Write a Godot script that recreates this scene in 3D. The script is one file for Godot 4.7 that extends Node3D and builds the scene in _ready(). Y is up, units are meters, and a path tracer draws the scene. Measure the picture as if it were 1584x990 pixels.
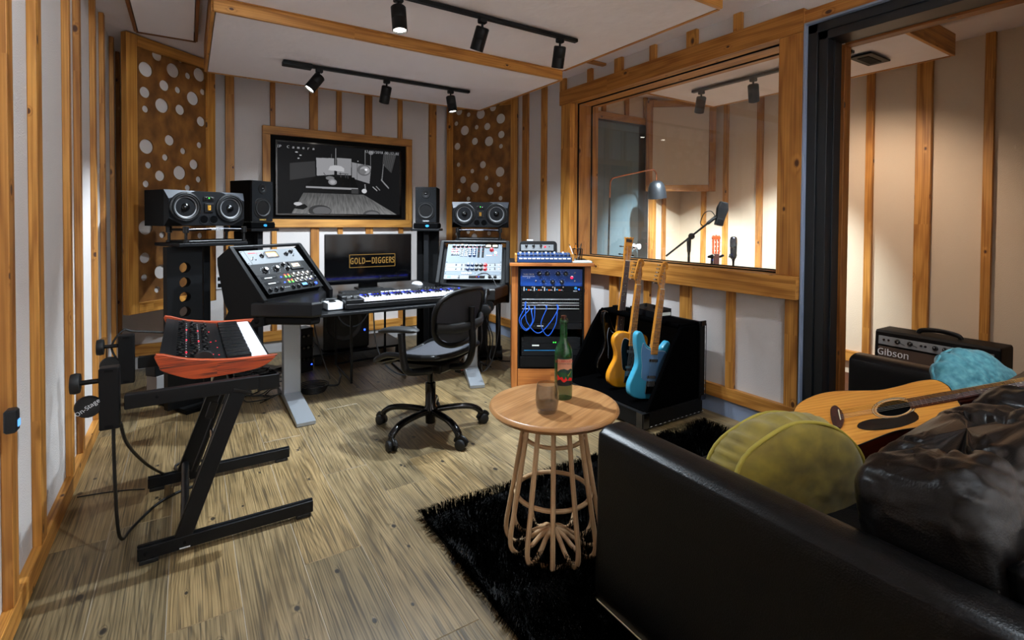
extends Node3D
# A recording-studio control room. World: x runs along the screen wall, -z into the room, y up, metres.

var M := {}
var taken := {}
var rng := RandomNumberGenerator.new()
const TAU4 := PI / 2.0
const EXPOSURE := 1.24

func _ready():
	# --- camera ---
	var cam = Camera3D.new()
	cam.name = "camera"
	add_child(cam)
	cam.projection = Camera3D.PROJECTION_FRUSTUM
	cam.near = 0.05
	cam.far = 60.0
	cam.size = 990.0 / 780.0 * 0.05
	cam.frustum_offset = Vector2(0.0, -137.0 / 780.0 * 0.05)
	cam.position = V(0, 1.30, 0)
	cam.rotation_degrees = V(-1.1, -32.77, 0.34)
	cam.current = true
	# --- surroundings: the rooms are closed, no sky reaches in ---
	var we = WorldEnvironment.new()
	we.name = "surroundings"
	var env = Environment.new()
	env.background_mode = Environment.BG_COLOR
	env.background_color = Color(0.0, 0.0, 0.0)
	env.tonemap_mode = Environment.TONE_MAPPER_LINEAR
	env.tonemap_exposure = EXPOSURE
	env.sdfgi_enabled = true
	env.ssao_enabled = true
	env.ssil_enabled = true
	we.environment = env
	add_child(we)
	make_materials()
	# --- lamps on their tracks ---
	lamps()
	# --- the rooms ---
	build_floor()
	build_walls()
	build_window_and_doors()
	build_ceiling()
	build_corner_panels()
	# --- things ---
	build_things()

class G:
	# collects triangles of one part
	var st := SurfaceTool.new()
	var xf := Transform3D()
	func _init(t := Transform3D()):
		st.begin(Mesh.PRIMITIVE_TRIANGLES)
		xf = t
	func at(x, y, z, ry = 0.0, rx = 0.0, rz = 0.0):
		xf = Transform3D(Basis.from_euler(Vector3(rx, ry, rz)), Vector3(x, y, z))
		return self
	func vv(p, n, uv):
		st.set_normal((xf.basis * n).normalized())
		st.set_uv(uv)
		st.add_vertex(xf * p)
	func tri(a, b, c, na, nb, nc, ua, ub, uc):
		if (c - a).cross(b - a).dot(na + nb + nc) < 0.0:
			vv(a, na, ua); vv(c, nc, uc); vv(b, nb, ub)
		else:
			vv(a, na, ua); vv(b, nb, ub); vv(c, nc, uc)
	func quad(a, b, c, d, n, ua = Vector2(0, 0), ub = Vector2(1, 0), uc = Vector2(1, 1), ud = Vector2(0, 1)):
		tri(a, b, c, n, n, n, ua, ub, uc)
		tri(a, c, d, n, n, n, ua, uc, ud)
	func quadn(a, b, c, d, na, nb, nc, nd, ua = Vector2(0, 0), ub = Vector2(1, 0), uc = Vector2(1, 1), ud = Vector2(0, 1)):
		tri(a, b, c, na, nb, nc, ua, ub, uc)
		tri(a, c, d, na, nc, nd, ua, uc, ud)
	func box(c, s, bev = 0.0, uo = Vector2.ZERO, ry = 0.0, rx = 0.0, rz = 0.0):
		# chamfered box; u runs along the longest side
		var keep = xf
		xf = xf * Transform3D(Basis.from_euler(Vector3(rx, ry, rz)), c)
		var h = s * 0.5
		bev = minf(bev, minf(h.x, minf(h.y, h.z)) * 0.49)
		var la = 0
		if s.y > s.x and s.y >= s.z: la = 1
		elif s.z > s.x and s.z > s.y: la = 2
		var pts = {}
		for ax in 3:
			var b = (ax + 1) % 3
			var d = (ax + 2) % 3
			for sg in [-1.0, 1.0]:
				var n = Vector3.ZERO
				n[ax] = sg
				var q = []
				for e in [[-1, -1], [1, -1], [1, 1], [-1, 1]]:
					var p = Vector3.ZERO
					p[ax] = sg * h[ax]
					p[b] = e[0] * (h[b] - bev)
					p[d] = e[1] * (h[d] - bev)
					q.append(p)
					pts[[ax, sg, b, e[0], d, e[1]]] = p
				var uv = []
				for p in q:
					var ua = la if la != ax else b
					var va = d if ua == b else b
					uv.append(Vector2(p[ua], p[va] + float(ax) * 0.173) + uo)
				quad(q[0], q[1], q[2], q[3], n, uv[0], uv[1], uv[2], uv[3])
		if bev > 0.0:
			for ax in 3:   # edges along ax
				var b = (ax + 1) % 3
				var d = (ax + 2) % 3
				for sb in [-1.0, 1.0]:
					for sd in [-1.0, 1.0]:
						var nb = Vector3.ZERO
						nb[b] = sb
						var nd = Vector3.ZERO
						nd[d] = sd
						var p0 = Vector3.ZERO
						p0[ax] = -(h[ax] - bev); p0[b] = sb * h[b]; p0[d] = sd * (h[d] - bev)
						var p1 = p0
						p1[ax] = -p0[ax]
						var p2 = p1
						p2[b] = sb * (h[b] - bev); p2[d] = sd * h[d]
						var p3 = p2
						p3[ax] = p0[ax]
						quadn(p0, p1, p2, p3, nb, nb, nd, nd, uo + Vector2(p0[ax], 0.31), uo + Vector2(p1[ax], 0.31), uo + Vector2(p1[ax], 0.31 + bev), uo + Vector2(p0[ax], 0.31 + bev))
			for sx in [-1.0, 1.0]:
				for sy in [-1.0, 1.0]:
					for sz in [-1.0, 1.0]:
						var k = Vector3(sx, sy, sz)
						tri(Vector3(h.x, h.y - bev, h.z - bev) * k, Vector3(h.x - bev, h.y, h.z - bev) * k, Vector3(h.x - bev, h.y - bev, h.z) * k, Vector3(sx, 0, 0), Vector3(0, sy, 0), Vector3(0, 0, sz), uo, uo, uo)
		xf = keep
		return self
	func tube(pts, r, sides = 8, closed = false, flat = 1.0):
		# swept round bar; r a number or one per point
		var n = pts.size()
		var tang = []
		for i in n:
			var a = pts[(i - 1 + n) % n] if (closed or i > 0) else pts[i]
			var b = pts[(i + 1) % n] if (closed or i < n - 1) else pts[i]
			tang.append((b - a).normalized())
		var up = Vector3.UP if absf(tang[0].y) < 0.9 else Vector3.RIGHT
		var nrm = (up - tang[0] * up.dot(tang[0])).normalized()
		var rings = []
		var nors = []
		var us = [0.0]
		for i in n:
			if i > 0:
				nrm = (nrm - tang[i] * nrm.dot(tang[i])).normalized()
				us.append(us[i - 1] + (pts[i] - pts[i - 1]).length())
			var bi = tang[i].cross(nrm)
			var rr = r[i] if r is Array or r is PackedFloat32Array else r
			var ring = []
			var nn = []
			for k in sides + 1:
				var a = TAU * k / sides
				var dirv = nrm * cos(a) * flat + bi * sin(a)
				ring.append(pts[i] + dirv * rr)
				nn.append((nrm * cos(a) / flat + bi * sin(a)).normalized())
			rings.append(ring)
			nors.append(nn)
		var last = n if closed else n - 1
		for i in last:
			var j = (i + 1) % n
			var u1 = us[i]
			var u2 = us[j] if j > i else us[i] + (pts[j] - pts[i]).length()
			for k in sides:
				var v1 = float(k) / sides * 0.1
				var v2 = float(k + 1) / sides * 0.1
				quadn(rings[i][k], rings[j][k], rings[j][k + 1], rings[i][k + 1], nors[i][k], nors[j][k], nors[j][k + 1], nors[i][k + 1], Vector2(u1, v1), Vector2(u2, v1), Vector2(u2, v2), Vector2(u1, v2))
		if not closed:
			for e in [0, n - 1]:
				var nn = -tang[e] if e == 0 else tang[e]
				for k in sides:
					tri(pts[e], rings[e][k], rings[e][k + 1], nn, nn, nn, Vector2.ZERO, Vector2.ZERO, Vector2.ZERO)
		return self
	func cyl(a, b, r, sides = 12, r2 = -1.0):
		return tube([a, b], [r, r2 if r2 >= 0.0 else r], sides)
	func lathe(prof, seg = 24, crease = 0.7):
		# profile of (radius, y) from bottom to top, turned about y
		var n = prof.size()
		var sn = []
		for i in n - 1:
			var d = prof[i + 1] - prof[i]
			sn.append(Vector2(d.y, -d.x).normalized())
		for i in n - 1:
			var n0 = sn[i]
			var n1 = sn[i]
			if i > 0 and sn[i - 1].dot(sn[i]) > crease: n0 = (sn[i - 1] + sn[i]).normalized()
			if i < n - 2 and sn[i + 1].dot(sn[i]) > crease: n1 = (sn[i + 1] + sn[i]).normalized()
			for k in seg:
				var a = TAU * k / seg
				var b = TAU * (k + 1) / seg
				var da = Vector3(cos(a), 0, sin(a))
				var db = Vector3(cos(b), 0, sin(b))
				var p = [da * prof[i].x + Vector3.UP * prof[i].y, db * prof[i].x + Vector3.UP * prof[i].y, db * prof[i + 1].x + Vector3.UP * prof[i + 1].y, da * prof[i + 1].x + Vector3.UP * prof[i + 1].y]
				var nn = [da * n0.x + Vector3.UP * n0.y, db * n0.x + Vector3.UP * n0.y, db * n1.x + Vector3.UP * n1.y, da * n1.x + Vector3.UP * n1.y]
				var ua = float(k) / seg
				var ub = float(k + 1) / seg
				var va = float(i) / (n - 1)
				var vb = float(i + 1) / (n - 1)
				if prof[i].x > 1e-6: tri(p[0], p[1], p[2], nn[0], nn[1], nn[2], Vector2(ua, va), Vector2(ub, va), Vector2(ub, vb))
				if prof[i + 1].x > 1e-6: tri(p[0], p[2], p[3], nn[0], nn[2], nn[3], Vector2(ua, va), Vector2(ub, vb), Vector2(ua, vb))
		return self
	func prism(poly, z0, z1, bev = 0.0, smooth = 0.8, steps = 2):
		# outline in xy, extruded along z, with rounded rims
		var n = poly.size()
		var area = 0.0
		for i in n: area += poly[i].cross(poly[(i + 1) % n])
		var sg = 1.0 if area > 0.0 else -1.0
		var en = []
		for i in n:
			var d = poly[(i + 1) % n] - poly[i]
			en.append(Vector2(d.y, -d.x).normalized() * sg)
		var inn = []
		for i in n:
			var m = en[(i - 1 + n) % n] + en[i]
			var l = m.length_squared()
			inn.append(-m * (2.0 / maxf(l, 0.6)) if l > 0.01 else Vector2.ZERO)
		var prof = []   # (inset, z, tilt)
		if bev > 0.0:
			for k in steps + 1:
				var a = TAU4x(k, steps)
				prof.append([bev * (1.0 - sin(a)), z0 + bev * (1.0 - cos(a)), -cos(a), sin(a)])
			for k in steps + 1:
				var a = TAU4x(steps - k, steps)
				prof.append([bev * (1.0 - sin(a)), z1 - bev * (1.0 - cos(a)), cos(a), sin(a)])
		else:
			prof = [[0.0, z0, 0.0, 1.0], [0.0, z1, 0.0, 1.0]]
		var per = 0.0
		for i in n:
			var j = (i + 1) % n
			var na = en[i]
			var nb = en[i]
			if en[(i - 1 + n) % n].dot(en[i]) > smooth: na = (en[(i - 1 + n) % n] + en[i]).normalized()
			if en[j].dot(en[i]) > smooth: nb = (en[j] + en[i]).normalized()
			var ln = (poly[j] - poly[i]).length()
			for k in prof.size() - 1:
				var p = prof[k]
				var q = prof[k + 1]
				var a = poly[i] + inn[i] * p[0]
				var b = poly[j] + inn[j] * p[0]
				var c = poly[j] + inn[j] * q[0]
				var d = poly[i] + inn[i] * q[0]
				quadn(Vector3(a.x, a.y, p[1]), Vector3(b.x, b.y, p[1]), Vector3(c.x, c.y, q[1]), Vector3(d.x, d.y, q[1]),
					Vector3(na.x * p[3], na.y * p[3], p[2]), Vector3(nb.x * p[3], nb.y * p[3], p[2]), Vector3(nb.x * q[3], nb.y * q[3], q[2]), Vector3(na.x * q[3], na.y * q[3], q[2]),
					Vector2(per, p[1]), Vector2(per + ln, p[1]), Vector2(per + ln, q[1]), Vector2(per, q[1]))
			per += ln
		var cap = PackedVector2Array()
		for i in n: cap.append(poly[i] + inn[i] * bev)
		var ix = Geometry2D.triangulate_polygon(cap)
		if ix.is_empty(): ix = Geometry2D.triangulate_polygon(poly)
		if ix.is_empty(): ix = Geometry2D.triangulate_delaunay(cap)
		for e in [[z0, -1.0], [z1, 1.0]]:
			var nn = Vector3(0, 0, e[1])
			for t in ix.size() / 3:
				var a = cap[ix[t * 3]]
				var b = cap[ix[t * 3 + 1]]
				var c = cap[ix[t * 3 + 2]]
				tri(Vector3(a.x, a.y, e[0]), Vector3(b.x, b.y, e[0]), Vector3(c.x, c.y, e[0]), nn, nn, nn, a, b, c)
		return self
	static func TAU4x(k, s): return PI * 0.5 * k / s
	func ball(c, r, seg = 16, rows = 10):
		var rv = r if r is Vector3 else Vector3(r, r, r)
		for i in rows:
			for k in seg:
				var q = []
				var nn = []
				for e in [[i, k], [i, k + 1], [i + 1, k + 1], [i + 1, k]]:
					var th = PI * e[0] / rows
					var ph = TAU * e[1] / seg
					var d = Vector3(sin(th) * cos(ph), cos(th), sin(th) * sin(ph))
					q.append(c + d * rv)
					nn.append((d / rv).normalized())
				if i > 0: tri(q[0], q[1], q[2], nn[0], nn[1], nn[2], Vector2.ZERO, Vector2.ZERO, Vector2.ZERO)
				if i < rows - 1: tri(q[0], q[2], q[3], nn[0], nn[2], nn[3], Vector2.ZERO, Vector2.ZERO, Vector2.ZERO)
		return self
	func sheet(nu, nv, f, wrap_u = false, uvs = Vector2(1, 1), flip = 1.0):
		# smooth surface through f(u, v), u and v from 0 to 1
		var P = []
		for i in nu + 1:
			var row = []
			for j in nv + 1: row.append(f.call(float(i) / nu, float(j) / nv))
			P.append(row)
		var N = []
		for i in nu + 1:
			var row = []
			for j in nv + 1:
				var i0 = i - 1 if i > 0 else (nu - 1 if wrap_u else 0)
				var i1 = i + 1 if i < nu else (1 if wrap_u else nu)
				var du = P[i1][j] - P[i0][j]
				var dv = P[i][mini(j + 1, nv)] - P[i][maxi(j - 1, 0)]
				if du.length() < 1e-6:
					var j2 = j + 1 if j < nv / 2 else j - 1
					du = P[i1][j2] - P[i0][j2]
				var c = du.cross(dv) * flip
				row.append(c.normalized() if c.length() > 1e-12 else Vector3.UP)
			N.append(row)
		for i in nu:
			for j in nv:
				var a = Vector2(float(i) / nu, float(j) / nv) * uvs
				var b = Vector2(float(i + 1) / nu, float(j + 1) / nv) * uvs
				quadn(P[i][j], P[i + 1][j], P[i + 1][j + 1], P[i][j + 1], N[i][j], N[i + 1][j], N[i + 1][j + 1], N[i][j + 1], a, Vector2(b.x, a.y), b, Vector2(a.x, b.y))
		return self
	func disc(c, n, r, seg = 20):
		var t = n.cross(Vector3.UP if absf(n.y) < 0.9 else Vector3.RIGHT).normalized()
		var b = n.cross(t)
		for k in seg:
			var a0 = TAU * k / seg
			var a1 = TAU * (k + 1) / seg
			tri(c, c + (t * cos(a0) + b * sin(a0)) * r, c + (t * cos(a1) + b * sin(a1)) * r, n, n, n, Vector2(0.5, 0.5), Vector2(0.5 + cos(a0) * 0.5, 0.5 + sin(a0) * 0.5), Vector2(0.5 + cos(a1) * 0.5, 0.5 + sin(a1) * 0.5))
		return self

func V(x, y, z): return Vector3(x, y, z)

func numbered(called):
	if not taken.has(called):
		taken[called] = 0
		return called
	taken[called] += 1
	return "%s_%03d" % [called, taken[called]]

func thing(called, label, category, pos = Vector3.ZERO, turn = 0.0, group = ""):
	var o = Node3D.new()
	o.name = numbered(called)
	add_child(o)
	o.position = pos
	o.rotation.y = turn
	return tag(o, label, category, group)

func tag(o, label, category, group = ""):
	o.set_meta("label", label)
	o.set_meta("category", category)
	if group: o.set_meta("group", group)
	return o

func part(g, called, m, parent = null):
	var o = MeshInstance3D.new()
	g.st.index()
	o.mesh = g.st.commit()
	o.material_override = M[m] if m is String else m
	o.cast_shadow = GeometryInstance3D.SHADOW_CASTING_SETTING_ON
	if parent:
		o.name = called
		parent.add_child(o, true)
	else:
		o.name = numbered(called)
		add_child(o, true)
	return o

func struct(called, parent = null):
	var o = Node3D.new()
	o.name = called
	(parent if parent else self).add_child(o)
	o.set_meta("kind", "structure")
	return o

func copy(o, pos, turn, label = "", group = ""):
	var c = o.duplicate()
	c.name = numbered(String(o.name))
	add_child(c)
	c.position = pos
	c.rotation.y = turn
	if label: c.set_meta("label", label)
	if group: c.set_meta("group", group)
	return c

func words(txt, size, m, parent, pos, turn = Vector3.ZERO, called = "lettering", depth = 0.001, mono = false, bold = false):
	# raised letters; size is the letter height
	var t = TextMesh.new()
	var f = SystemFont.new()
	f.font_names = PackedStringArray(["Droid Sans Mono" if mono else "Droid Sans"])
	if bold: f.font_weight = 700
	t.font = f
	t.text = txt
	t.font_size = 32
	t.pixel_size = size / 23.0
	t.depth = depth
	t.curve_step = 3.0
	var o = MeshInstance3D.new()
	o.mesh = t
	o.material_override = M[m]
	o.name = called
	parent.add_child(o, true)
	o.position = pos
	o.rotation = turn
	return o

func arc(c, r, a0, a1, n, ax = 0):
	# points of an arc; ax 0: in xy, 1: in xz, 2: in zy
	var out = []
	for i in n + 1:
		var a = lerpf(a0, a1, float(i) / n)
		if ax == 0: out.append(c + V(cos(a) * r, sin(a) * r, 0))
		elif ax == 1: out.append(c + V(cos(a) * r, 0, sin(a) * r))
		else: out.append(c + V(0, sin(a) * r, cos(a) * r))
	return out

func smooth(pts, per = 6):
	# a rounded path through the given points (Catmull-Rom)
	var out = []
	for i in pts.size() - 1:
		var p0 = pts[maxi(i - 1, 0)]
		var p1 = pts[i]
		var p2 = pts[i + 1]
		var p3 = pts[mini(i + 2, pts.size() - 1)]
		for k in per: out.append(p1.cubic_interpolate(p2, p0, p3, float(k) / per))
	out.append(pts[-1])
	return out

func smooth_loop(pts, per = 5):
	var out = PackedVector2Array()
	var n = pts.size()
	for i in n:
		for k in per: out.append(pts[i].cubic_interpolate(pts[(i + 1) % n], pts[(i - 1 + n) % n], pts[(i + 2) % n], float(k) / per))
	return out

func round_rect(w, h, r, seg = 4):
	var out = PackedVector2Array()
	for q in [[1, 1, 0], [-1, 1, 1], [-1, -1, 2], [1, -1, 3]]:
		for k in seg + 1:
			var a = PI / 2 * q[2] + PI / 2 * k / seg
			out.append(Vector2(q[0] * (w / 2 - r) + cos(a) * r, q[1] * (h / 2 - r) + sin(a) * r))
	return out

# ---------- surfaces ----------
func noise(sd, freq, octaves = 3, type = FastNoiseLite.TYPE_SIMPLEX_SMOOTH):
	var n = FastNoiseLite.new()
	n.seed = sd
	n.frequency = freq
	n.noise_type = type
	n.fractal_type = FastNoiseLite.FRACTAL_FBM
	n.fractal_octaves = octaves
	return n

func mat(key, col, rough = 0.6, metal = 0.0, more = {}):
	var m = StandardMaterial3D.new()
	m.albedo_color = col
	m.roughness = rough
	m.metallic = metal
	for k in more: m.set(k, more[k])
	M[key] = m
	return m

func glow(key, col, e, base = Color(0.02, 0.02, 0.02)):
	return mat(key, base, 0.4, 0.0, {"emission_enabled": true, "emission": col, "emission_energy_multiplier": e})

func grain_normal(sd, freq, strength, type = FastNoiseLite.TYPE_SIMPLEX_SMOOTH, size = 512):
	var n = noise(sd, freq, 4, type)
	var im = n.get_seamless_image(size, size, false, false, 0.15)
	im.convert(Image.FORMAT_RGBA8)
	im.bump_map_to_normal_map(strength)
	im.generate_mipmaps()
	return ImageTexture.create_from_image(im)

func blotch(sd, freq, a, b, size = 256, octaves = 4):
	var n = noise(sd, freq, octaves)
	var im = n.get_seamless_image(size, size, false, false, 0.2)
	var src = im.get_data()
	var data = PackedByteArray()
	data.resize(size * size * 3)
	for i in size * size:
		var t = clampf((src[i] / 255.0 - 0.5) * 1.5 + 0.5, 0.0, 1.0)
		var c = a.lerp(b, t)
		data[i * 3] = int(c.r * 255); data[i * 3 + 1] = int(c.g * 255); data[i * 3 + 2] = int(c.b * 255)
	var o = Image.create_from_data(size, size, false, Image.FORMAT_RGB8, data)
	o.generate_mipmaps()
	return ImageTexture.create_from_image(o)

func wood_image(w, h, light, dark, sd, rings, warp, line, knots = [], knot_col = Color(0.2, 0.1, 0.04), streak = 0.0, streak_col = Color.BLACK, rows = 1, blot = 0.5):
	# grain along x; knots are (x, y, radius) in pixels; rows stacks several boards in one picture
	var nw = noise(sd, 0.004, 2)
	var nf = noise(sd + 1, 0.02, 2)
	var nb = noise(sd + 2, 0.006, 3)
	var ns = noise(sd + 3, 0.012, 3)
	var data = PackedByteArray()
	data.resize(w * h * 3)
	var rh = h / rows
	var o = 0
	for y in h:
		var row = y / rh
		var yl = float(y % rh)
		var ox = row * 733.0
		var oy = row * 917.0
		var mid = 0.5 + 0.35 * sin(row * 2.7 + sd)
		var near = []
		for k in knots:
			if int(k[1]) / rh == row and absf(y - k[1]) < k[2] * 3.8: near.append(k)
		for x in w:
			var dk = 0.0
			var bend = 0.0
			for k in near:
				var dx = (x - k[0]) * 0.6
				var dy = float(y - k[1])
				var d2 = (dx * dx + dy * dy) / (k[2] * k[2])
				if d2 < 14.0:
					bend += exp(-d2 * 0.35) * 1.6 * signf(dy + 0.01)
					dk = maxf(dk, clampf(1.5 - d2 * 1.1, 0.0, 1.0))
			var wv = nw.get_noise_2d(x * 0.22 + ox, yl * 1.7 + oy)
			var cath = absf(yl / rh - mid)
			var t = (cath * rings + wv * warp + bend + x * 0.0006 * rings * (0.4 - cath))
			var s = 0.5 + 0.5 * sin(t * TAU)
			var f = nf.get_noise_2d(x * 0.10 + ox, yl * 9.0 + oy)
			var b = nb.get_noise_2d(x * 0.6 + ox, yl * 1.6 + oy)
			var q = clampf(pow(s, 3.0) * line + f * 0.6 + b * blot + 0.28, 0.0, 1.0)
			var c = light.lerp(dark, q)
			if streak > 0.0:
				var g = ns.get_noise_2d(x * 0.22 + ox, yl * 4.5 + oy) + 0.5 * f
				c = c.lerp(streak_col, clampf((g - 0.22) * 2.6, 0.0, 1.0) * streak)
			if dk > 0.0: c = c.lerp(knot_col, dk * 0.85)
			data[o] = int(clampf(c.r, 0, 1) * 255); data[o + 1] = int(clampf(c.g, 0, 1) * 255); data[o + 2] = int(clampf(c.b, 0, 1) * 255)
			o += 3
	var im = Image.create_from_data(w, h, false, Image.FORMAT_RGB8, data)
	return im

func tex(im, mip = true):
	if mip: im.generate_mipmaps()
	return ImageTexture.create_from_image(im)

func bump_of(im, strength):
	var b = im.duplicate()
	b.clear_mipmaps()
	b.convert(Image.FORMAT_RGBA8)
	b.bump_map_to_normal_map(strength)
	b.generate_mipmaps()
	return ImageTexture.create_from_image(b)

func make_materials():
	# timber
	var pine = wood_image(1024, 256, Color(0.80, 0.585, 0.29), Color(0.60, 0.395, 0.15), 11, 5.0, 1.6, 0.5, [[120, 60, 6], [330, 150, 4], [480, 190, 7], [640, 30, 4], [790, 110, 6], [930, 225, 5]], Color(0.24, 0.12, 0.05))
	var pt = tex(pine)
	var pn = bump_of(pine, 1.2)
	for v in [["pine", Color(1.0, 0.96, 0.90)], ["pine_b", Color(0.90, 0.84, 0.78)], ["pine_c", Color(1.0, 0.98, 0.94)], ["pine_d", Color(0.68, 0.58, 0.50)]]:
		mat(v[0], v[1], 0.5, 0.0, {"albedo_texture": pt, "normal_enabled": true, "normal_texture": pn, "normal_scale": 0.5, "uv1_scale": V(0.55, 2.2, 1)})
	mat("maple_frame", Color(1.0, 0.97, 0.90), 0.45, 0.0, {"albedo_texture": pt, "uv1_scale": V(0.4, 1.2, 1)})
	# floor boards: eight different boards in one picture
	var kn = []
	var kr = RandomNumberGenerator.new()
	kr.seed = 5
	for row in 8:
		for k in 3: kn.append([kr.randi_range(60, 960), row * 180 + kr.randi_range(30, 150), kr.randf_range(4.0, 9.0)])
	var fl = wood_image(1024, 1440, Color(0.585, 0.505, 0.365), Color(0.35, 0.29, 0.19), 41, 24.0, 3.0, 0.42, kn, Color(0.12, 0.105, 0.09), 0.42, Color(0.19, 0.17, 0.14), 8, 0.42)
	var ft = tex(fl)
	var fn = bump_of(fl, 1.6)
	for v in [["board", Color(0.95, 0.95, 0.95)], ["board_pale", Color(1.0, 0.98, 0.94)], ["board_grey", Color(0.86, 0.87, 0.88)]]:
		mat(v[0], v[1], 0.42, 0.0, {"albedo_texture": ft, "normal_enabled": true, "normal_texture": fn, "normal_scale": 0.6})
	mat("grout", Color(0.64, 0.60, 0.54), 0.8)
	mat("plywood", Color(1, 1, 1), 0.5, 0.0, {"albedo_texture": blotch(71, 0.014, Color(0.60, 0.405, 0.18), Color(0.40, 0.245, 0.09), 512, 5), "uv1_triplanar": true, "uv1_scale": V(0.9, 0.55, 0.9)})
	var tt = wood_image(512, 512, Color(0.74, 0.55, 0.35), Color(0.57, 0.385, 0.205), 91, 3.0, 1.2, 0.4, [], Color.BLACK, 0.0, Color.BLACK, 5)
	mat("table_wood", Color(1, 1, 1), 0.38, 0.0, {"albedo_texture": tex(tt), "uv1_scale": V(1.6, 1.6, 1), "clearcoat_enabled": true, "clearcoat": 0.3, "clearcoat_roughness": 0.3})
	var ck = wood_image(512, 256, Color(0.76, 0.315, 0.125), Color(0.55, 0.19, 0.07), 23, 9.0, 0.9, 0.25, [], Color.BLACK, 0.85, Color(0.22, 0.09, 0.07))
	mat("cheek_wood", Color(1, 1, 1), 0.4, 0.0, {"albedo_texture": tex(ck), "uv1_scale": V(2.2, 4.0, 1)})
	mat("cabinet_wood", Color(0.86, 0.72, 0.68), 0.5, 0.0, {"albedo_texture": pt, "uv1_scale": V(0.6, 1.4, 1)})
	mat("maple_neck", Color(1.0, 0.93, 0.72), 0.3, 0.0, {"albedo_texture": pt, "uv1_scale": V(1.2, 3.0, 1), "clearcoat_enabled": true, "clearcoat": 0.6, "clearcoat_roughness": 0.15})
	var sp = wood_image(512, 256, Color(0.86, 0.60, 0.26), Color(0.76, 0.48, 0.17), 61, 26.0, 0.5, 0.7)
	mat("spruce", Color(1, 1, 1), 0.3, 0.0, {"albedo_texture": tex(sp), "uv1_scale": V(2.0, 2.4, 1), "clearcoat_enabled": true, "clearcoat": 0.5, "clearcoat_roughness": 0.12})
	var rw = wood_image(256, 128, Color(0.30, 0.15, 0.11), Color(0.18, 0.085, 0.065), 33, 5.0, 1.0, 0.5)
	mat("rosewood", Color(1, 1, 1), 0.45, 0.0, {"albedo_texture": tex(rw), "uv1_scale": V(3, 6, 1)})
	mat("mahogany", Color(0.36, 0.17, 0.08), 0.35, 0.0, {"albedo_texture": pt, "uv1_scale": V(1.5, 3, 1)})
	mat("dark_walnut", Color(0.42, 0.30, 0.22), 0.6, 0.0, {"albedo_texture": pt, "uv1_scale": V(0.55, 2.2, 1)})
	var rat = wood_image(256, 64, Color(0.84, 0.71, 0.55), Color(0.72, 0.57, 0.41), 17, 3.0, 1.0, 0.3)
	mat("rattan", Color(1, 1, 1), 0.45, 0.0, {"albedo_texture": tex(rat), "uv1_scale": V(1.4, 8, 1)})
	# cloth and skins
	var weave = grain_normal(3, 0.11, 5.0)
	var soft = grain_normal(4, 0.012, 9.0)
	mat("fabric", Color(0.84, 0.815, 0.80), 0.95, 0.0, {"normal_enabled": true, "normal_texture": weave, "normal_scale": 0.35, "uv1_triplanar": true, "uv1_world_triplanar": true, "uv1_scale": V(2.2, 2.2, 2.2)})
	mat("fabric_booth", Color(0.84, 0.765, 0.66), 0.95, 0.0, {"normal_enabled": true, "normal_texture": weave, "normal_scale": 0.3, "uv1_triplanar": true, "uv1_world_triplanar": true, "uv1_scale": V(2.2, 2.2, 2.2)})
	mat("ceiling_fabric", Color(0.92, 0.885, 0.875), 0.95, 0.0, {"normal_enabled": true, "normal_texture": soft, "normal_scale": 0.25, "uv1_triplanar": true, "uv1_world_triplanar": true, "uv1_scale": V(0.6, 0.6, 0.6)})
	mat("plaster", Color(0.72, 0.71, 0.71), 0.9)
	mat("blue_grey_paint", Color(0.52, 0.57, 0.66), 0.6)
	mat("slate_paint", Color(0.075, 0.09, 0.105), 0.42)
	mat("door_paint", Color(0.33, 0.40, 0.42), 0.45)
	var hide = grain_normal(8, 0.09, 3.5, FastNoiseLite.TYPE_CELLULAR)
	mat("leather", Color(0.045, 0.044, 0.047), 0.33, 0.0, {"metallic_specular": 0.35, "normal_enabled": true, "normal_texture": hide, "normal_scale": 0.4, "uv1_triplanar": true, "uv1_scale": V(5, 5, 5), })
	mat("leather_brown", Color(0.055, 0.048, 0.047), 0.33, 0.0, {"metallic_specular": 0.4, "normal_enabled": true, "normal_texture": hide, "normal_scale": 0.35, "uv1_triplanar": true, "uv1_scale": V(5, 5, 5), })
	mat("velvet_green", Color(1, 1, 1), 0.75, 0.0, {"albedo_texture": blotch(12, 0.02, Color(0.56, 0.49, 0.10), Color(0.42, 0.355, 0.055)), "uv1_triplanar": true, "uv1_scale": V(2.2, 2.2, 2.2), "rim_enabled": true, "rim": 0.5, "rim_tint": 0.6})
	mat("velvet_piping", Color(0.60, 0.54, 0.17), 0.7, 0.0, {"rim_enabled": true, "rim": 0.5, "rim_tint": 0.6})
	mat("velvet_teal", Color(1, 1, 1), 0.7, 0.0, {"albedo_texture": blotch(14, 0.03, Color(0.13, 0.42, 0.48), Color(0.42, 0.68, 0.72)), "uv1_triplanar": true, "uv1_scale": V(4, 4, 4), "rim_enabled": true, "rim": 0.6, "rim_tint": 0.6})
	mat("fur", Color(0.024, 0.023, 0.024), 0.6, 0.0, {"metallic_specular": 0.3})
	mat("rug_hide", Color(0.02, 0.02, 0.02), 0.9)
	mat("black_plush", Color(0.010, 0.010, 0.011), 0.95, 0.0, {"metallic_specular": 0.08, "normal_enabled": true, "normal_texture": weave, "normal_scale": 1.0, "uv1_triplanar": true, "uv1_scale": V(3, 3, 3), })
	mat("tolex", Color(0.03, 0.029, 0.03), 0.6, 0.0, {"metallic_specular": 0.3, "normal_enabled": true, "normal_texture": hide, "normal_scale": 0.5, "uv1_triplanar": true, "uv1_scale": V(6, 6, 6)})
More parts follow.
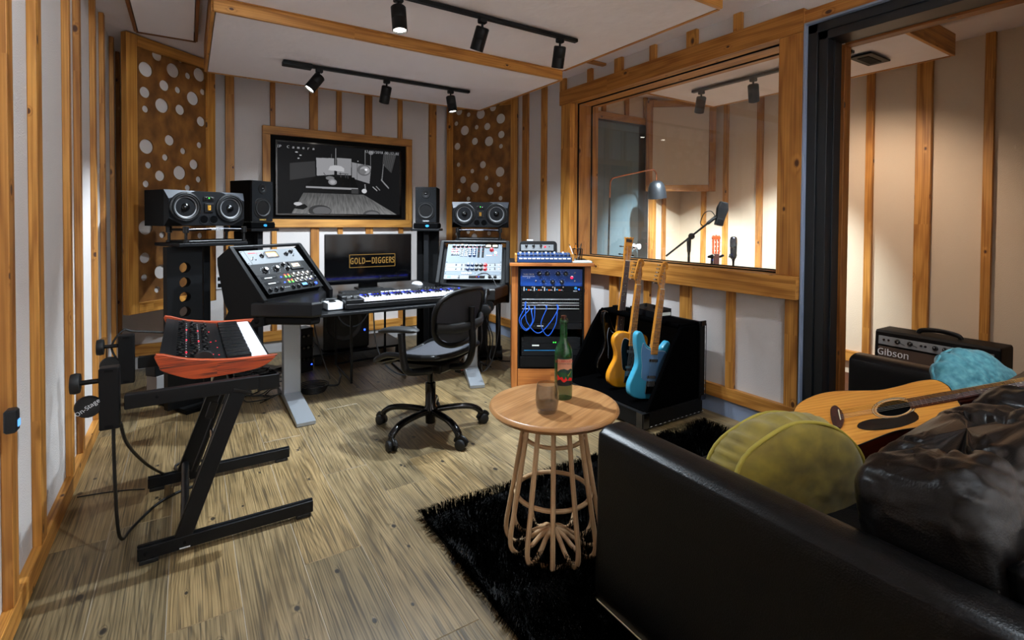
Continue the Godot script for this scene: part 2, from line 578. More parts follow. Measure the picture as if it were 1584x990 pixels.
	mat("chair_mesh", Color(1, 1, 1), 0.7, 0.0, {"albedo_texture": blotch(16, 0.25, Color(0.10, 0.105, 0.125), Color(0.24, 0.245, 0.27), 256, 2), "uv1_scale": V(3, 3, 1)})
	mat("grille_cloth", Color(1, 1, 1), 0.8, 0.0, {"albedo_texture": blotch(18, 0.3, Color(0.20, 0.15, 0.115), Color(0.36, 0.29, 0.24), 256, 2), "uv1_triplanar": true, "uv1_scale": V(4, 4, 4)})
	mat("foam", Color(0.025, 0.025, 0.027), 0.95, 0.0, {"metallic_specular": 0.1})
	# paint, plastic, metal
	mat("black_paint", Color(0.045, 0.048, 0.054), 0.45, 0.0, {"metallic_specular": 0.35})
	mat("black_matte", Color(0.03, 0.03, 0.032), 0.7, 0.0, {"metallic_specular": 0.25})
	mat("black_gloss", Color(0.03, 0.03, 0.033), 0.12)
	mat("black_plastic", Color(0.04, 0.041, 0.045), 0.38, 0.0, {"metallic_specular": 0.4})
	mat("rubber", Color(0.04, 0.042, 0.046), 0.6)
	mat("charcoal", Color(0.068, 0.072, 0.080), 0.5, 0.0, {"metallic_specular": 0.25})
	mat("charcoal_flat", Color(0.085, 0.088, 0.095), 0.6, 0.0, {"metallic_specular": 0.25})
	mat("stand_black", Color(0.05, 0.054, 0.062), 0.42, 0.0, {"metallic_specular": 0.35})
	mat("desk_black", Color(0.04, 0.04, 0.043), 0.55, 0.0, {"metallic_specular": 0.25})
	mat("desk_vinyl", Color(0.04, 0.042, 0.047), 0.38)
	mat("silver_paint", Color(0.60, 0.62, 0.64), 0.35, 0.45)
	mat("brushed", Color(0.72, 0.73, 0.74), 0.32, 0.75)
	mat("chrome", Color(0.85, 0.85, 0.86), 0.12, 1.0)
	mat("dark_chrome", Color(0.32, 0.32, 0.34), 0.25, 1.0)
	mat("copper", Color(0.80, 0.50, 0.36), 0.25, 1.0)
	mat("brass", Color(0.78, 0.62, 0.34), 0.3, 1.0)
	mat("faceplate", Color(0.50, 0.515, 0.525), 0.65, 0.0, {"metallic_specular": 0.2})
	mat("faceplate_grey", Color(0.42, 0.45, 0.475), 0.65, 0.0, {"metallic_specular": 0.2})
	mat("facet_lit_grey", Color(0.27, 0.28, 0.30), 0.45)  # facets catching light, painted in as a paler grey than the baffle
	mat("faceplate_black", Color(0.05, 0.052, 0.057), 0.45, 0.0, {"metallic_specular": 0.3})
	mat("blue_panel", Color(0.055, 0.25, 0.56), 0.38)
	mat("blue_box", Color(0.10, 0.22, 0.40), 0.4)
	mat("knob_black", Color(0.035, 0.035, 0.038), 0.3)
	mat("knob_blue", Color(0.07, 0.16, 0.30), 0.35)
	mat("knob_red", Color(0.62, 0.05, 0.10), 0.35)
	mat("knob_grey", Color(0.42, 0.42, 0.43), 0.3, 0.4)
	mat("knob_silver", Color(0.74, 0.73, 0.71), 0.22, 0.9)
	mat("white_paint", Color(0.86, 0.87, 0.88), 0.4)
	mat("white_plastic", Color(0.88, 0.88, 0.89), 0.3)
	mat("key_white", Color(0.87, 0.87, 0.90), 0.25)
	mat("key_black", Color(0.035, 0.036, 0.042), 0.25)
	mat("cone_grey", Color(0.46, 0.46, 0.47), 0.4, 0.2)
	mat("cone_black", Color(0.05, 0.05, 0.055), 0.4)
	mat("gold_fold", Color(0.70, 0.52, 0.20), 0.35, 0.8)
	mat("red_tag", Color(0.75, 0.02, 0.09), 0.5)
	mat("blue_cable", Color(0.10, 0.34, 0.75), 0.45)
	mat("grey_cable", Color(0.40, 0.44, 0.49), 0.4)
	mat("black_cable", Color(0.03, 0.03, 0.032), 0.5)
	mat("paper", Color(0.84, 0.86, 0.83), 0.8)
	mat("orange_plastic", Color(0.85, 0.50, 0.10), 0.4)
	mat("butterscotch", Color(0.82, 0.53, 0.10), 0.14, 0.0, {"clearcoat_enabled": true, "clearcoat": 0.8, "clearcoat_roughness": 0.06})
	mat("pale_blue", Color(0.24, 0.60, 0.72), 0.14, 0.0, {"clearcoat_enabled": true, "clearcoat": 0.8, "clearcoat_roughness": 0.06})
	mat("guard_blue", Color(0.36, 0.52, 0.68), 0.2)
	mat("black_lacquer", Color(0.015, 0.015, 0.016), 0.08, 0.0, {"clearcoat_enabled": true, "clearcoat": 1.0, "clearcoat_roughness": 0.04})
	mat("ivory", Color(0.86, 0.82, 0.70), 0.35)
	mat("white_print", Color(0.85, 0.86, 0.87), 0.6)
	mat("gold_print", Color(0.80, 0.65, 0.30), 0.5)
	mat("red_print", Color(0.75, 0.12, 0.16), 0.6)
	mat("blue_print", Color(0.15, 0.55, 0.80), 0.5)
	mat("dark_print", Color(0.10, 0.10, 0.11), 0.6)
	# lit things
	glow("led_blue", Color(0.10, 0.22, 1.0), 9.0)
	glow("led_blue_key", Color(0.05, 0.14, 1.0), 16.0)
	glow("led_red", Color(1.0, 0.04, 0.16), 9.0)
	glow("led_red_small", Color(1.0, 0.05, 0.16), 2.5)
	glow("led_green", Color(0.25, 1.0, 0.3), 3.0)
	glow("led_amber", Color(1.0, 0.6, 0.15), 2.0)
	glow("meter_glow", Color(1.0, 0.62, 0.30), 1.1, Color(0.8, 0.7, 0.5))
	glow("meter_dim", Color(1.0, 0.75, 0.5), 0.25, Color(0.75, 0.68, 0.55))
	glow("meter_white", Color(1.0, 0.95, 0.8), 0.9, Color(0.8, 0.8, 0.7))
	glow("pad_white", Color(0.75, 0.85, 1.0), 0.9, Color(0.8, 0.8, 0.85))
	glow("display_blue", Color(0.35, 0.65, 1.0), 1.2, Color(0.3, 0.4, 0.6))
	glow("lens", Color(1.0, 0.97, 0.92), 14.0, Color(0.9, 0.9, 0.9))
	glow("screen_gold", Color(0.62, 0.46, 0.10), 0.55, Color(0.1, 0.08, 0.02))
	glow("screen_text", Color(0.8, 0.8, 0.82), 0.5, Color(0.05, 0.05, 0.05))
	mat("screen_off", Color(0.012, 0.012, 0.014), 0.08)
	mat("pane", Color(0.92, 0.97, 0.96, 0.02), 0.0, 0.0, {"transparency": BaseMaterial3D.TRANSPARENCY_ALPHA, "metallic_specular": 0.5})
	mat("bottle_glass", Color(0.03, 0.30, 0.10, 0.62), 0.03, 0.0, {"transparency": BaseMaterial3D.TRANSPARENCY_ALPHA})
	mat("smoke_glass", Color(0.24, 0.18, 0.14, 0.26), 0.03, 0.0, {"transparency": BaseMaterial3D.TRANSPARENCY_ALPHA})

func spot(parent, pos, dir, energy, angle, col, soft = 0.8, size = 0.025):
	var l = SpotLight3D.new()
	l.name = "lamp_light"
	parent.add_child(l, true)
	l.transform = Transform3D(Basis.looking_at(dir, Vector3.RIGHT if absf(dir.normalized().y) > 0.95 else Vector3.UP), pos)
	l.light_color = col
	l.light_energy = energy
	l.spot_angle = angle
	l.spot_angle_attenuation = soft
	l.spot_range = 12.0
	l.spot_attenuation = 2.0
	l.light_size = size
	l.shadow_enabled = true
	return l

func track_lamp(label, a, b, y, heads, group, box_len = 0.0):
	# a: track start, b: track end (x, z); heads: [x, z, aim, energy, angle, colour]
	var t = thing("track_lamp", label, "track light", V((a.x + b.x) / 2, y, (a.y + b.y) / 2), 0.0, group)
	var o = t.position
	var alongx = absf(b.x - a.x) > absf(b.y - a.y)
	var ln = (b - a).length()
	part(G.new().box(V(0, -0.011, 0), V(ln, 0.022, 0.036) if alongx else V(0.036, 0.022, ln), 0.003), "rail", "black_paint", t)
	if box_len > 0.0: part(G.new().box(V(-ln / 2 + box_len / 2 - 0.02, -0.016, -0.005), V(box_len, 0.032, 0.075), 0.004), "feed_box", "black_paint", t)
	for h in heads:
		var p = V(h[0], y, h[1]) - o
		var d = h[2].normalized()
		var hd = Node3D.new()
		hd.name = "lamp_head"
		t.add_child(hd, true)
		hd.position = p
		part(G.new().box(V(0, -0.035, 0), V(0.05 if alongx else 0.036, 0.03, 0.036 if alongx else 0.05), 0.005), "adaptor", "black_paint", hd)
		var g = G.new()
		g.cyl(V(0, -0.05, 0), V(0, -0.085, 0), 0.007, 10)
		part(g, "stem", "black_paint", hd)
		var top = V(0, -0.083, 0) - d * 0.012
		var up = -d
		var sx = up.cross(V(0, 0, 1)).normalized()
		var bs = Basis(sx, up, sx.cross(up))
		var b2 = G.new(Transform3D(bs, top))
		b2.lathe([Vector2(0.0, -0.12), Vector2(0.034, -0.126), Vector2(0.036, -0.137), Vector2(0.04, -0.135), Vector2(0.04, -0.072), Vector2(0.0392, -0.071), Vector2(0.0392, -0.069), Vector2(0.04, -0.068), Vector2(0.04, -0.006), Vector2(0.034, 0.0), Vector2(0.0, 0.0)], 24)
		part(b2, "barrel", "black_paint", hd)
		if h[3] > 0.0:
			var g3 = G.new(Transform3D(bs, top))
			g3.disc(V(0, -0.1265, 0), V(0, -1, 0), 0.0335, 24)
			part(g3, "lens", "lens", hd)
			spot(hd, top + d * 0.14, d, h[3], h[4], h[5])
	return t

func lamps():
	var cool = Color(0.90, 0.955, 1.0)
	var booth = Color(0.90, 0.96, 1.0)
	var warm = Color(1.0, 0.90, 0.82)
	track_lamp("black track light with its feed box on the panel over the desk", Vector2(0.60, -3.95), Vector2(2.09, -3.96), 2.448, [
		[0.83, -3.95, V(-0.58, -0.81, 0.05), 4.6, 29.0, cool],
		[1.345, -3.952, V(-0.05, -0.90, -0.40), 4.6, 55.0, cool],
		[1.91, -3.956, V(0.12, -0.97, 0.10), 2.2, 48.0, cool]], "", 0.20)
	track_lamp("black track light on the panel in front of the stepped beam", Vector2(0.75, -2.62), Vector2(2.19, -2.62), 2.518, [
		[0.955, -2.62, V(0.02, -0.97, 0.14), 5.0, 52.0, cool],
		[1.47, -2.62, V(-0.10, -0.90, -0.40), 4.7, 48.0, cool],
		[2.05, -2.62, V(0.12, -0.90, -0.36), 4.7, 50.0, cool]], "")
	track_lamp("black track light added out of view over the sofa end as fill light", Vector2(0.55, -0.55), Vector2(2.19, -0.55), 2.668, [  # added fitting behind the camera, out of view, to fill the room
		[0.75, -0.55, V(-0.50, -0.45, -0.74), 2.6, 46.0, cool],
		[1.40, -0.55, V(0.02, -0.50, 0.86), 17.0, 58.0, cool],  # added head aimed at the rear wall for soft bounced fill
		[2.05, -0.55, V(0.25, -0.85, -0.25), 1.2, 50.0, cool]], "")
	track_lamp("black track light seen through the window glass", Vector2(3.70, -2.86), Vector2(3.70, -1.60), 2.448, [
		[3.70, -2.77, V(0.28, -0.87, -0.38), 12.0, 36.0, booth],
		[3.70, -2.30, V(0.44, -0.88, -0.20), 7.5, 36.0, booth],
		[3.70, -1.70, V(0.58, -0.80, -0.18), 1.2, 56.0, warm]], "")

func build_floor():
	var f = struct("floor")
	part(G.new().box(V(1.285, -0.06, -2.0), V(3.65, 0.113, 7.0)), "subfloor", "grout", f)
	part(G.new().box(V(4.05, -0.055, -1.6), V(1.95, 0.11, 5.0)), "booth_floor", "dark_walnut", f)
	# boards 21.5 cm wide, 1.24 m long, eight kinds of figure, end joints staggered
	var wd = 0.2155
	var ln = 1.24
	var kinds = []
	for k in 8:
		for flip in 2:
			var g = G.new()
			var w2 = wd / 2 - 0.0009
			var l2 = ln / 2 - 0.0010
			var v0 = (k + 0.02) / 8.0
			var v1 = (k + 0.98) / 8.0
			var u0 = 0.0 if flip == 0 else 1.0
			var u1 = 1.0 - u0
			var e = 0.0012
			var n = Vector3.UP
			g.quad(V(-w2 + e, 0, -l2 + e), V(w2 - e, 0, -l2 + e), V(w2 - e, 0, l2 - e), V(-w2 + e, 0, l2 - e), n, Vector2(u0, v0), Vector2(u0, v1), Vector2(u1, v1), Vector2(u1, v0))
			for s in [[V(-w2 + e, 0, -l2 + e), V(w2 - e, 0, -l2 + e), V(w2, -0.004, -l2), V(-w2, -0.004, -l2), V(0, 0.7, -0.7)], [V(-w2 + e, 0, l2 - e), V(w2 - e, 0, l2 - e), V(w2, -0.004, l2), V(-w2, -0.004, l2), V(0, 0.7, 0.7)], [V(-w2 + e, 0, -l2 + e), V(-w2 + e, 0, l2 - e), V(-w2, -0.004, l2), V(-w2, -0.004, -l2), V(-0.7, 0.7, 0)], [V(w2 - e, 0, -l2 + e), V(w2 - e, 0, l2 - e), V(w2, -0.004, l2), V(w2, -0.004, -l2), V(0.7, 0.7, 0)]]:
				g.quad(s[0], s[1], s[2], s[3], s[4].normalized(), Vector2(u0, v0), Vector2(u1, v0), Vector2(u1, v0), Vector2(u0, v0))
			g.st.index()
			kinds.append(g.st.commit())
	var start = {-2: -1.35, -1: -2.65, 0: -1.89, 1: -1.15, 2: -2.0, 3: -1.42, 4: -2.35}
	rng.seed = 77
	for c in range(-2, 15):
		var z0 = start[c] if start.has(c) else -1.0 - rng.randf() * ln
		while z0 < 1.3: z0 += ln
		var x = -0.065 + wd * (c + 0.5)
		while z0 > -5.5:
			var o = MeshInstance3D.new()
			o.mesh = kinds[rng.randi() % 16]
			o.material_override = M[["board", "board", "board_pale", "board_grey"][rng.randi() % 4]]
			o.name = "floor_board"
			f.add_child(o, true)
			o.position = V(x, 0, z0 - ln / 2)
			z0 -= ln

func batten(parent, c, s, kind = "", called = "batten"):
	var ks = ["pine", "pine_b", "pine_c", "pine"]
	var g = G.new()
	g.box(Vector3.ZERO, s, 0.003, Vector2(rng.randf() * 2.0, rng.randf() * 2.0))
	var o = part(g, called, kind if kind else ks[rng.randi() % 4], parent)
	o.position = c
	return o

func build_walls():
	rng.seed = 21
	var H = 2.67
	# left wall
	var wl = struct("wall_left")
	part(G.new().box(V(-0.563, H / 2, -2.0), V(0.15, H, 7.0)), "stretched_cloth", "fabric", wl)
	for s in [[0.55, 0.06], [0.15, 0.09], [-0.25, 0.06], [-0.65, 0.09], [-1.0, 0.05], [-1.38, 0.09], [-1.76, 0.05], [-2.138, 0.06], [-2.498, 0.08], [-3.107, 0.045], [-3.385, 0.05], [-3.908, 0.05], [-4.301, 0.05], [-4.822, 0.05], [-5.226, 0.05]]:
		batten(wl, V(-0.474, 0.085 + (H - 0.085) / 2, s[0] - s[1] / 2), V(0.028, H - 0.085, s[1]))
	var bl = struct("baseboard_left")
	for z in [[1.4, -1.55], [-1.553, -5.4]]:
		batten(bl, V(-0.475, 0.0435, (z[0] + z[1]) / 2), V(0.032, 0.085, absf(z[1] - z[0])), "pine", "rail_board")
	# a short boxed post with a slot at the foot of the left wall
	var sb = tag(thing("cable_post", "short wooden post with a slot on the left wall", "cable box", V(-0.458, 0.09, -4.10)), "short wooden post with a dark slot standing against the left wall battens", "cable box")
	batten(sb, V(0.002, 0.225, 0), V(0.03, 0.45, 0.09), "pine_c", "post_board")
	part(G.new().box(V(0.0175, 0.33, 0), V(0.002, 0.12, 0.03)), "slot", "black_matte", sb)
	# screen wall
	var wb = struct("wall_back")
	part(G.new().box(V(1.285, H / 2, -5.505), V(3.85, H, 0.15)), "stretched_cloth", "fabric", wb)
	for s in [[0.301, 0.375], [0.681, 0.727], [1.042, 1.123], [1.308, 1.36], [1.603, 1.68], [1.969, 2.021], [2.341, 2.43]]:
		if s[0] > 0.5 and s[0] < 2.1:
			batten(wb, V((s[0] + s[1]) / 2, (2.215 + H) / 2, -5.415), V(s[1] - s[0], H - 2.215, 0.03))
			batten(wb, V((s[0] + s[1]) / 2 + 0.01, (0.215 + 1.228) / 2, -5.415), V(s[1] - s[0], 1.228 - 0.215, 0.03))
		else:
			batten(wb, V((s[0] + s[1]) / 2, (0.215 + H) / 2, -5.415), V(s[1] - s[0], H - 0.215, 0.03))
	var bb = struct("baseboard_back")
	batten(bb, V(1.28, 0.165, -5.413), V(3.5, 0.10, 0.034), "pine_c", "rail_board")
	part(G.new().box(V(1.28, 0.056, -5.422), V(3.5, 0.112, 0.016)), "plinth_strip", "plaster", bb)
	# wall behind the camera and the right wall with its openings (window 1, door 1)
	var wr = struct("wall_rear")
	part(G.new().box(V(1.285, H / 2, 1.475), V(3.85, H, 0.15)), "stretched_cloth", "fabric", wr)
	var wt = struct("wall_right")
	var zs = [[-5.43, -3.80, 0.0, H], [-3.80, -1.56, 0.0, 0.86], [-3.80, -1.56, 2.53, H], [-1.56, -0.20, 2.44, H], [-0.20, 1.40, 0.0, H], [-1.56, -1.50, 0.0, 2.44]]
	for b in zs:
		part(G.new().box(V(3.195, (b[2] + b[3]) / 2, (b[0] + b[1]) / 2), V(0.29, b[3] - b[2], b[1] - b[0])), "stretched_cloth", "fabric", wt)
	for s in [[-4.457, 0.095], [-4.125, 0.075]]:
		batten(wt, V(3.035, 0.25 + (H - 0.25) / 2, s[0]), V(0.03, H - 0.25, s[1]))
	for s in [[-3.437, 0.06], [-3.08, 0.09], [-2.712, 0.06], [-2.352, 0.088], [-1.996, 0.06], [-3.82, 0.08]]:
		batten(wt, V(3.035, (2.545 + H) / 2, s[0]), V(0.03, H - 2.545, s[1]))
	for s in [[-3.113, 0.092], [-2.745, 0.06], [-2.382, 0.09], [-2.021, 0.058], [-1.615, 0.081], [-3.46, 0.06]]:
		batten(wt, V(3.035, (0.20 + 0.855) / 2, s[0]), V(0.03, 0.655, s[1]))
	for z in [0.02, 0.40, 0.78, 1.16]: batten(wt, V(3.035, H / 2, z), V(0.03, H, 0.06))
	for x in [-0.1, 0.3, 0.7, 1.1, 1.5, 1.9, 2.3, 2.7]: batten(wr, V(x, H / 2, 1.386), V(0.06, H, 0.028))
	var br = struct("baseboard_right")
	batten(br, V(3.033, 0.158, -3.49), V(0.036, 0.085, 3.86), "pine", "rail_board")
	part(G.new().box(V(3.042, 0.058, -3.49), V(0.016, 0.115, 3.86)), "plinth_strip", "blue_grey_paint", br)
	# booth beyond the window and the doorway
	var wf = struct("wall_booth_far")
	part(G.new().box(V(4.925, H / 2, -1.5), V(0.15, H, 5.2)), "stretched_cloth", "fabric_booth", wf)
	for s in [[-3.57, 0.05], [-3.30, 0.05], [-2.92, 0.06], [-2.34, 0.06], [-1.95, 0.055], [-1.58, 0.10], [-1.20, 0.055], [-0.80, 0.09], [-0.4, 0.05], [0.0, 0.09], [0.4, 0.05]]:
		batten(wf, V(4.832, 0.2 + (H - 0.2) / 2, s[0]), V(0.036, H - 0.2, s[1]))
	batten(wf, V(4.832, 0.155, -1.5), V(0.036, 0.09, 5.0), "pine", "rail_board")
	var wk = struct("wall_booth_back")
	part(G.new().box(V(4.10, H / 2, -3.975), V(1.80, H, 0.15)), "stretched_cloth", "fabric_booth", wk)
	for x in [3.42, 4.235, 4.36, 4.55]:
		batten(wk, V(x, H / 2, -3.886), V(0.05 if x < 4.3 or x > 4.5 else 0.10, H, 0.028))
	batten(wk, V(3.85, 2.395, -3.872), V(0.86, 0.075, 0.05), "pine_b", "head_board")
	for x in [3.62, 3.95]: batten(wk, V(x, 2.55, -3.886), V(0.05, 0.24, 0.028), "pine_b")
	var wn = struct("wall_booth_near")
	part(G.new().box(V(4.10, H / 2, 0.975), V(1.80, H, 0.15)), "stretched_cloth", "fabric_booth", wn)

func build_window_and_doors():
	rng.seed = 31
	# window 1: heavy timber surround, deep jambs, two panes
	var w = struct("window_1")
	var z0 = -3.665
	var z1 = -1.70
	var y0 = 0.99
	var y1 = 2.41
	batten(w, V(3.022, 2.475, -2.69), V(0.065, 0.135, 2.27), "pine_b", "header_beam")
	batten(w, V(3.013, 0.921, -2.66), V(0.10, 0.136, 2.20), "pine", "sill_beam")
	batten(w, V(3.022, (0.99 + 2.407) / 2, -3.732), V(0.06, 1.417, 0.134), "pine", "post")
	batten(w, V(3.022, (0.99 + 2.407) / 2, -1.628), V(0.06, 1.417, 0.142), "pine_b", "post")
	# jamb linings in three steps between black seals
	for e in [[3.052, 3.088], [3.098, 3.254], [3.264, 3.345]]:
		var cx = (e[0] + e[1]) / 2
		var dx = e[1] - e[0]
		batten(w, V(cx, (y0 + y1) / 2, z0 - 0.013), V(dx, y1 - y0, 0.026), "pine_b", "jamb_lining")
		batten(w, V(cx, (y0 + y1) / 2, z1 + 0.013), V(dx, y1 - y0, 0.026), "pine_b", "jamb_lining")
		batten(w, V(cx, y1 + 0.013, (z0 + z1) / 2), V(dx, 0.026, z1 - z0), "pine", "head_lining")
		batten(w, V(cx, y0 - 0.013, (z0 + z1) / 2), V(dx, 0.026, z1 - z0), "pine", "sill_lining")
	for x in [3.093, 3.259]:
		for q in [[V(x, (y0 + y1) / 2, z0 + 0.004), V(0.012, y1 - y0, 0.008)], [V(x, (y0 + y1) / 2, z1 - 0.004), V(0.012, y1 - y0, 0.008)], [V(x, y1 - 0.004, (z0 + z1) / 2), V(0.012, 0.008, z1 - z0)], [V(x, y0 + 0.004, (z0 + z1) / 2), V(0.012, 0.008, z1 - z0)]]:
			part(G.new().box(q[0], q[1]), "seal", "black_matte", w)
		var pg = G.new()
		pg.quad(V(x, y0 + 0.003, z0 + 0.003), V(x, y0 + 0.003, z1 - 0.003), V(x, y1 - 0.003, z1 - 0.003), V(x, y1 - 0.003, z0 + 0.003), V(-1, 0, 0))
		part(pg, "pane", "pane", w)
	# door 1: open doorway with a black casing, pale edge strip and timber stop
	var d = struct("door_1")
	var yt = 2.44
	part(G.new().box(V(3.02, yt / 2, -1.550), V(0.055, yt, 0.012), 0.002), "edge_strip", "blue_grey_paint", d)
	part(G.new().box(V(3.02, yt + 0.006, -0.85), V(0.055, 0.012, 1.41), 0.002), "edge_strip", "blue_grey_paint", d)
	for c in [[-1.5435, 0.052, 2.438, 3.018], [-1.4925, 0.052, 2.392, 3.032]]:
		# stepped casing boards: uprights and heads
		part(G.new().box(V(c[3] + 0.08, c[2] / 2, c[0] + c[1] / 2), V(0.16, c[2], c[1]), 0.003), "casing", "slate_paint", d)
		part(G.new().box(V(c[3] + 0.08, c[2] - c[1] / 2, (c[0] - 0.15) / 2), V(0.16, c[1], absf(c[0]) - 0.15), 0.003), "casing_head", "slate_paint", d)
	part(G.new().box(V(3.10, 1.17, -1.437), V(0.012, 2.34, 0.010), 0.002), "casing_bead", "slate_paint", d)
	batten(d, V(3.238, 1.17, -1.452), V(0.072, 2.34, 0.05), "pine_d", "stop_board")
	batten(d, V(3.238, 2.355, -0.80), V(0.072, 0.05, 1.26), "pine_d", "stop_board")
	batten(wallref("wall_right"), V(3.026, 2.49, -0.86), V(0.05, 0.075, 1.40), "pine_b", "head_board")
	# door 2: slate door in the booth
	var b = struct("door_2")
	part(G.new().box(V(3.85, 1.18, -3.876), V(0.82, 2.36, 0.045), 0.004), "frame_panel", "slate_paint", b)
	part(G.new().box(V(3.77, 1.17, -3.845), V(0.62, 2.32, 0.03), 0.004), "leaf", "door_paint", b)
	var h = G.new()
	h.at(4.02, 1.045, -3.83, 0, TAU4)
	h.lathe([Vector2(0, 0), Vector2(0.032, 0), Vector2(0.034, 0.008), Vector2(0.012, 0.014), Vector2(0.012, 0.045), Vector2(0.028, 0.055), Vector2(0.03, 0.075), Vector2(0, 0.085)], 20)
	h.at(0, 0, 0)
	h.tube([V(4.02, 1.045, -3.77), V(3.95, 1.05, -3.765), V(3.91, 1.06, -3.765)], [0.011, 0.011, 0.008], 10)
	part(h, "handle", "white_paint", b)

func wallref(n): return get_node(n)

func cloth_panel(label, x0, x1, z0, z1, y, top, group, fascia = "pine"):
	# a cloth-covered board hung under the ceiling with timber edges
	var t = thing("ceiling_panel", label, "ceiling panel", V((x0 + x1) / 2, y, (z0 + z1) / 2), 0.0, group)
	var sx = x1 - x0
	var sz = z1 - z0
	part(G.new().box(V(0, 0.03, 0), V(sx - 0.03, 0.05, sz - 0.03)), "cloth_face", "ceiling_fabric", t)
	var h = top - y
	batten(t, V(0, h / 2, sz / 2), V(sx, h, 0.024), fascia, "edge_board")
	batten(t, V(0, h / 2, -sz / 2), V(sx, h, 0.024), fascia, "edge_board")
	batten(t, V(sx / 2, h / 2, 0), V(0.02, h, sz - 0.024), fascia, "edge_board")
	batten(t, V(-sx / 2, h / 2, 0), V(0.02, h, sz - 0.024), fascia, "edge_board")
	return t

func build_ceiling():
	rng.seed = 51
	var c = struct("ceiling")
	part(G.new().box(V(1.285, 2.745, -2.0), V(3.85, 0.15, 7.0)), "cloth_face", "ceiling_fabric", c)
	part(G.new().box(V(4.10, 2.745, -1.5), V(1.85, 0.15, 5.2)), "cloth_face", "ceiling_fabric", c)
	batten(c, V(2.81, 2.66, -3.26), V(0.46, 0.022, 0.05), "pine_b", "ceiling_strip")
	cloth_panel("white cloth ceiling panel lowered over the desk, carrying a track light with a feed box", 0.125, 2.565, -4.62, -3.25, 2.45, 2.67, "")
	cloth_panel("white cloth ceiling panel between the lowered panel and the doorway end", 0.125, 2.57, -3.238, -1.80, 2.52, 2.67, "")
	cloth_panel("narrow white cloth ceiling panel along the left wall", -0.295, 0.06, -4.39, -2.2, 2.60, 2.67, "", "pine_d")
	cloth_panel("white cloth ceiling panel in the booth with a dark square vent", 3.42, 4.41, -3.16, -1.29, 2.45, 2.60, "")
	var v = tag(thing("ceiling_vent", "small black vent set in the booth ceiling panel", "vent", V(3.98, 2.445, -1.62)), "small black vent flush in the booth ceiling panel", "vent")
	part(G.new().box(V(0, -0.004, 0), V(0.30, 0.012, 0.14), 0.003), "frame", "black_paint", v)
	part(G.new().box(V(0, -0.011, 0), V(0.20, 0.006, 0.07), 0.002), "grille", "black_matte", v)

func corner_panel(label, p0, dir, length, y0, y1, holes, frame_w):
	# plywood sheet drilled with round holes over white cloth, in a timber frame
	var t = thing("drilled_panel", label, "acoustic panel", V(p0.x, y0, p0.y), -atan2(dir.y, dir.x), "drilled plywood panels across the corners")
	var h = y1 - y0
	batten(t, V(frame_w / 2, h / 2, -0.012), V(frame_w, h, 0.055), "maple_frame", "frame_board")
	batten(t, V(length - frame_w / 2, h / 2, -0.012), V(frame_w, h, 0.055), "maple_frame", "frame_board")
	batten(t, V(length / 2, h - frame_w / 2, -0.012), V(length - frame_w * 2 - 0.002, frame_w, 0.053), "maple_frame", "frame_board")
	batten(t, V(length / 2, frame_w / 2, -0.012), V(length - frame_w * 2 - 0.002, frame_w, 0.053), "maple_frame", "frame_board")
	part(G.new().box(V(length / 2, h / 2, -0.03), V(length - 0.04, h - 0.04, 0.012)), "backing_cloth", "fabric", t)
	var cs = CSGCombiner3D.new()
	cs.name = "plywood_sheet"
	t.add_child(cs)
	var bx = CSGBox3D.new()
	bx.name = "sheet"
	bx.size = V(length - frame_w * 2 + 0.02, h - frame_w * 2 + 0.02, 0.012)
	bx.position = V(length / 2, h / 2, -0.012)
	bx.material = M["plywood"]
	cs.add_child(bx)
	for q in holes:
		if q[1] + q[2] > y1 - 0.02 or q[1] - q[2] < y0 + 0.02: continue
		var cy = CSGCylinder3D.new()
		cy.name = "hole"
		cy.operation = CSGShape3D.OPERATION_SUBTRACTION
		cy.radius = q[2]
		cy.height = 0.05
		cy.sides = 32
		cy.rotation.x = TAU4
		cy.position = V(q[0], q[1] - y0, -0.012)
		cy.material = M["plywood"]
		cs.add_child(cy, true)
	return t

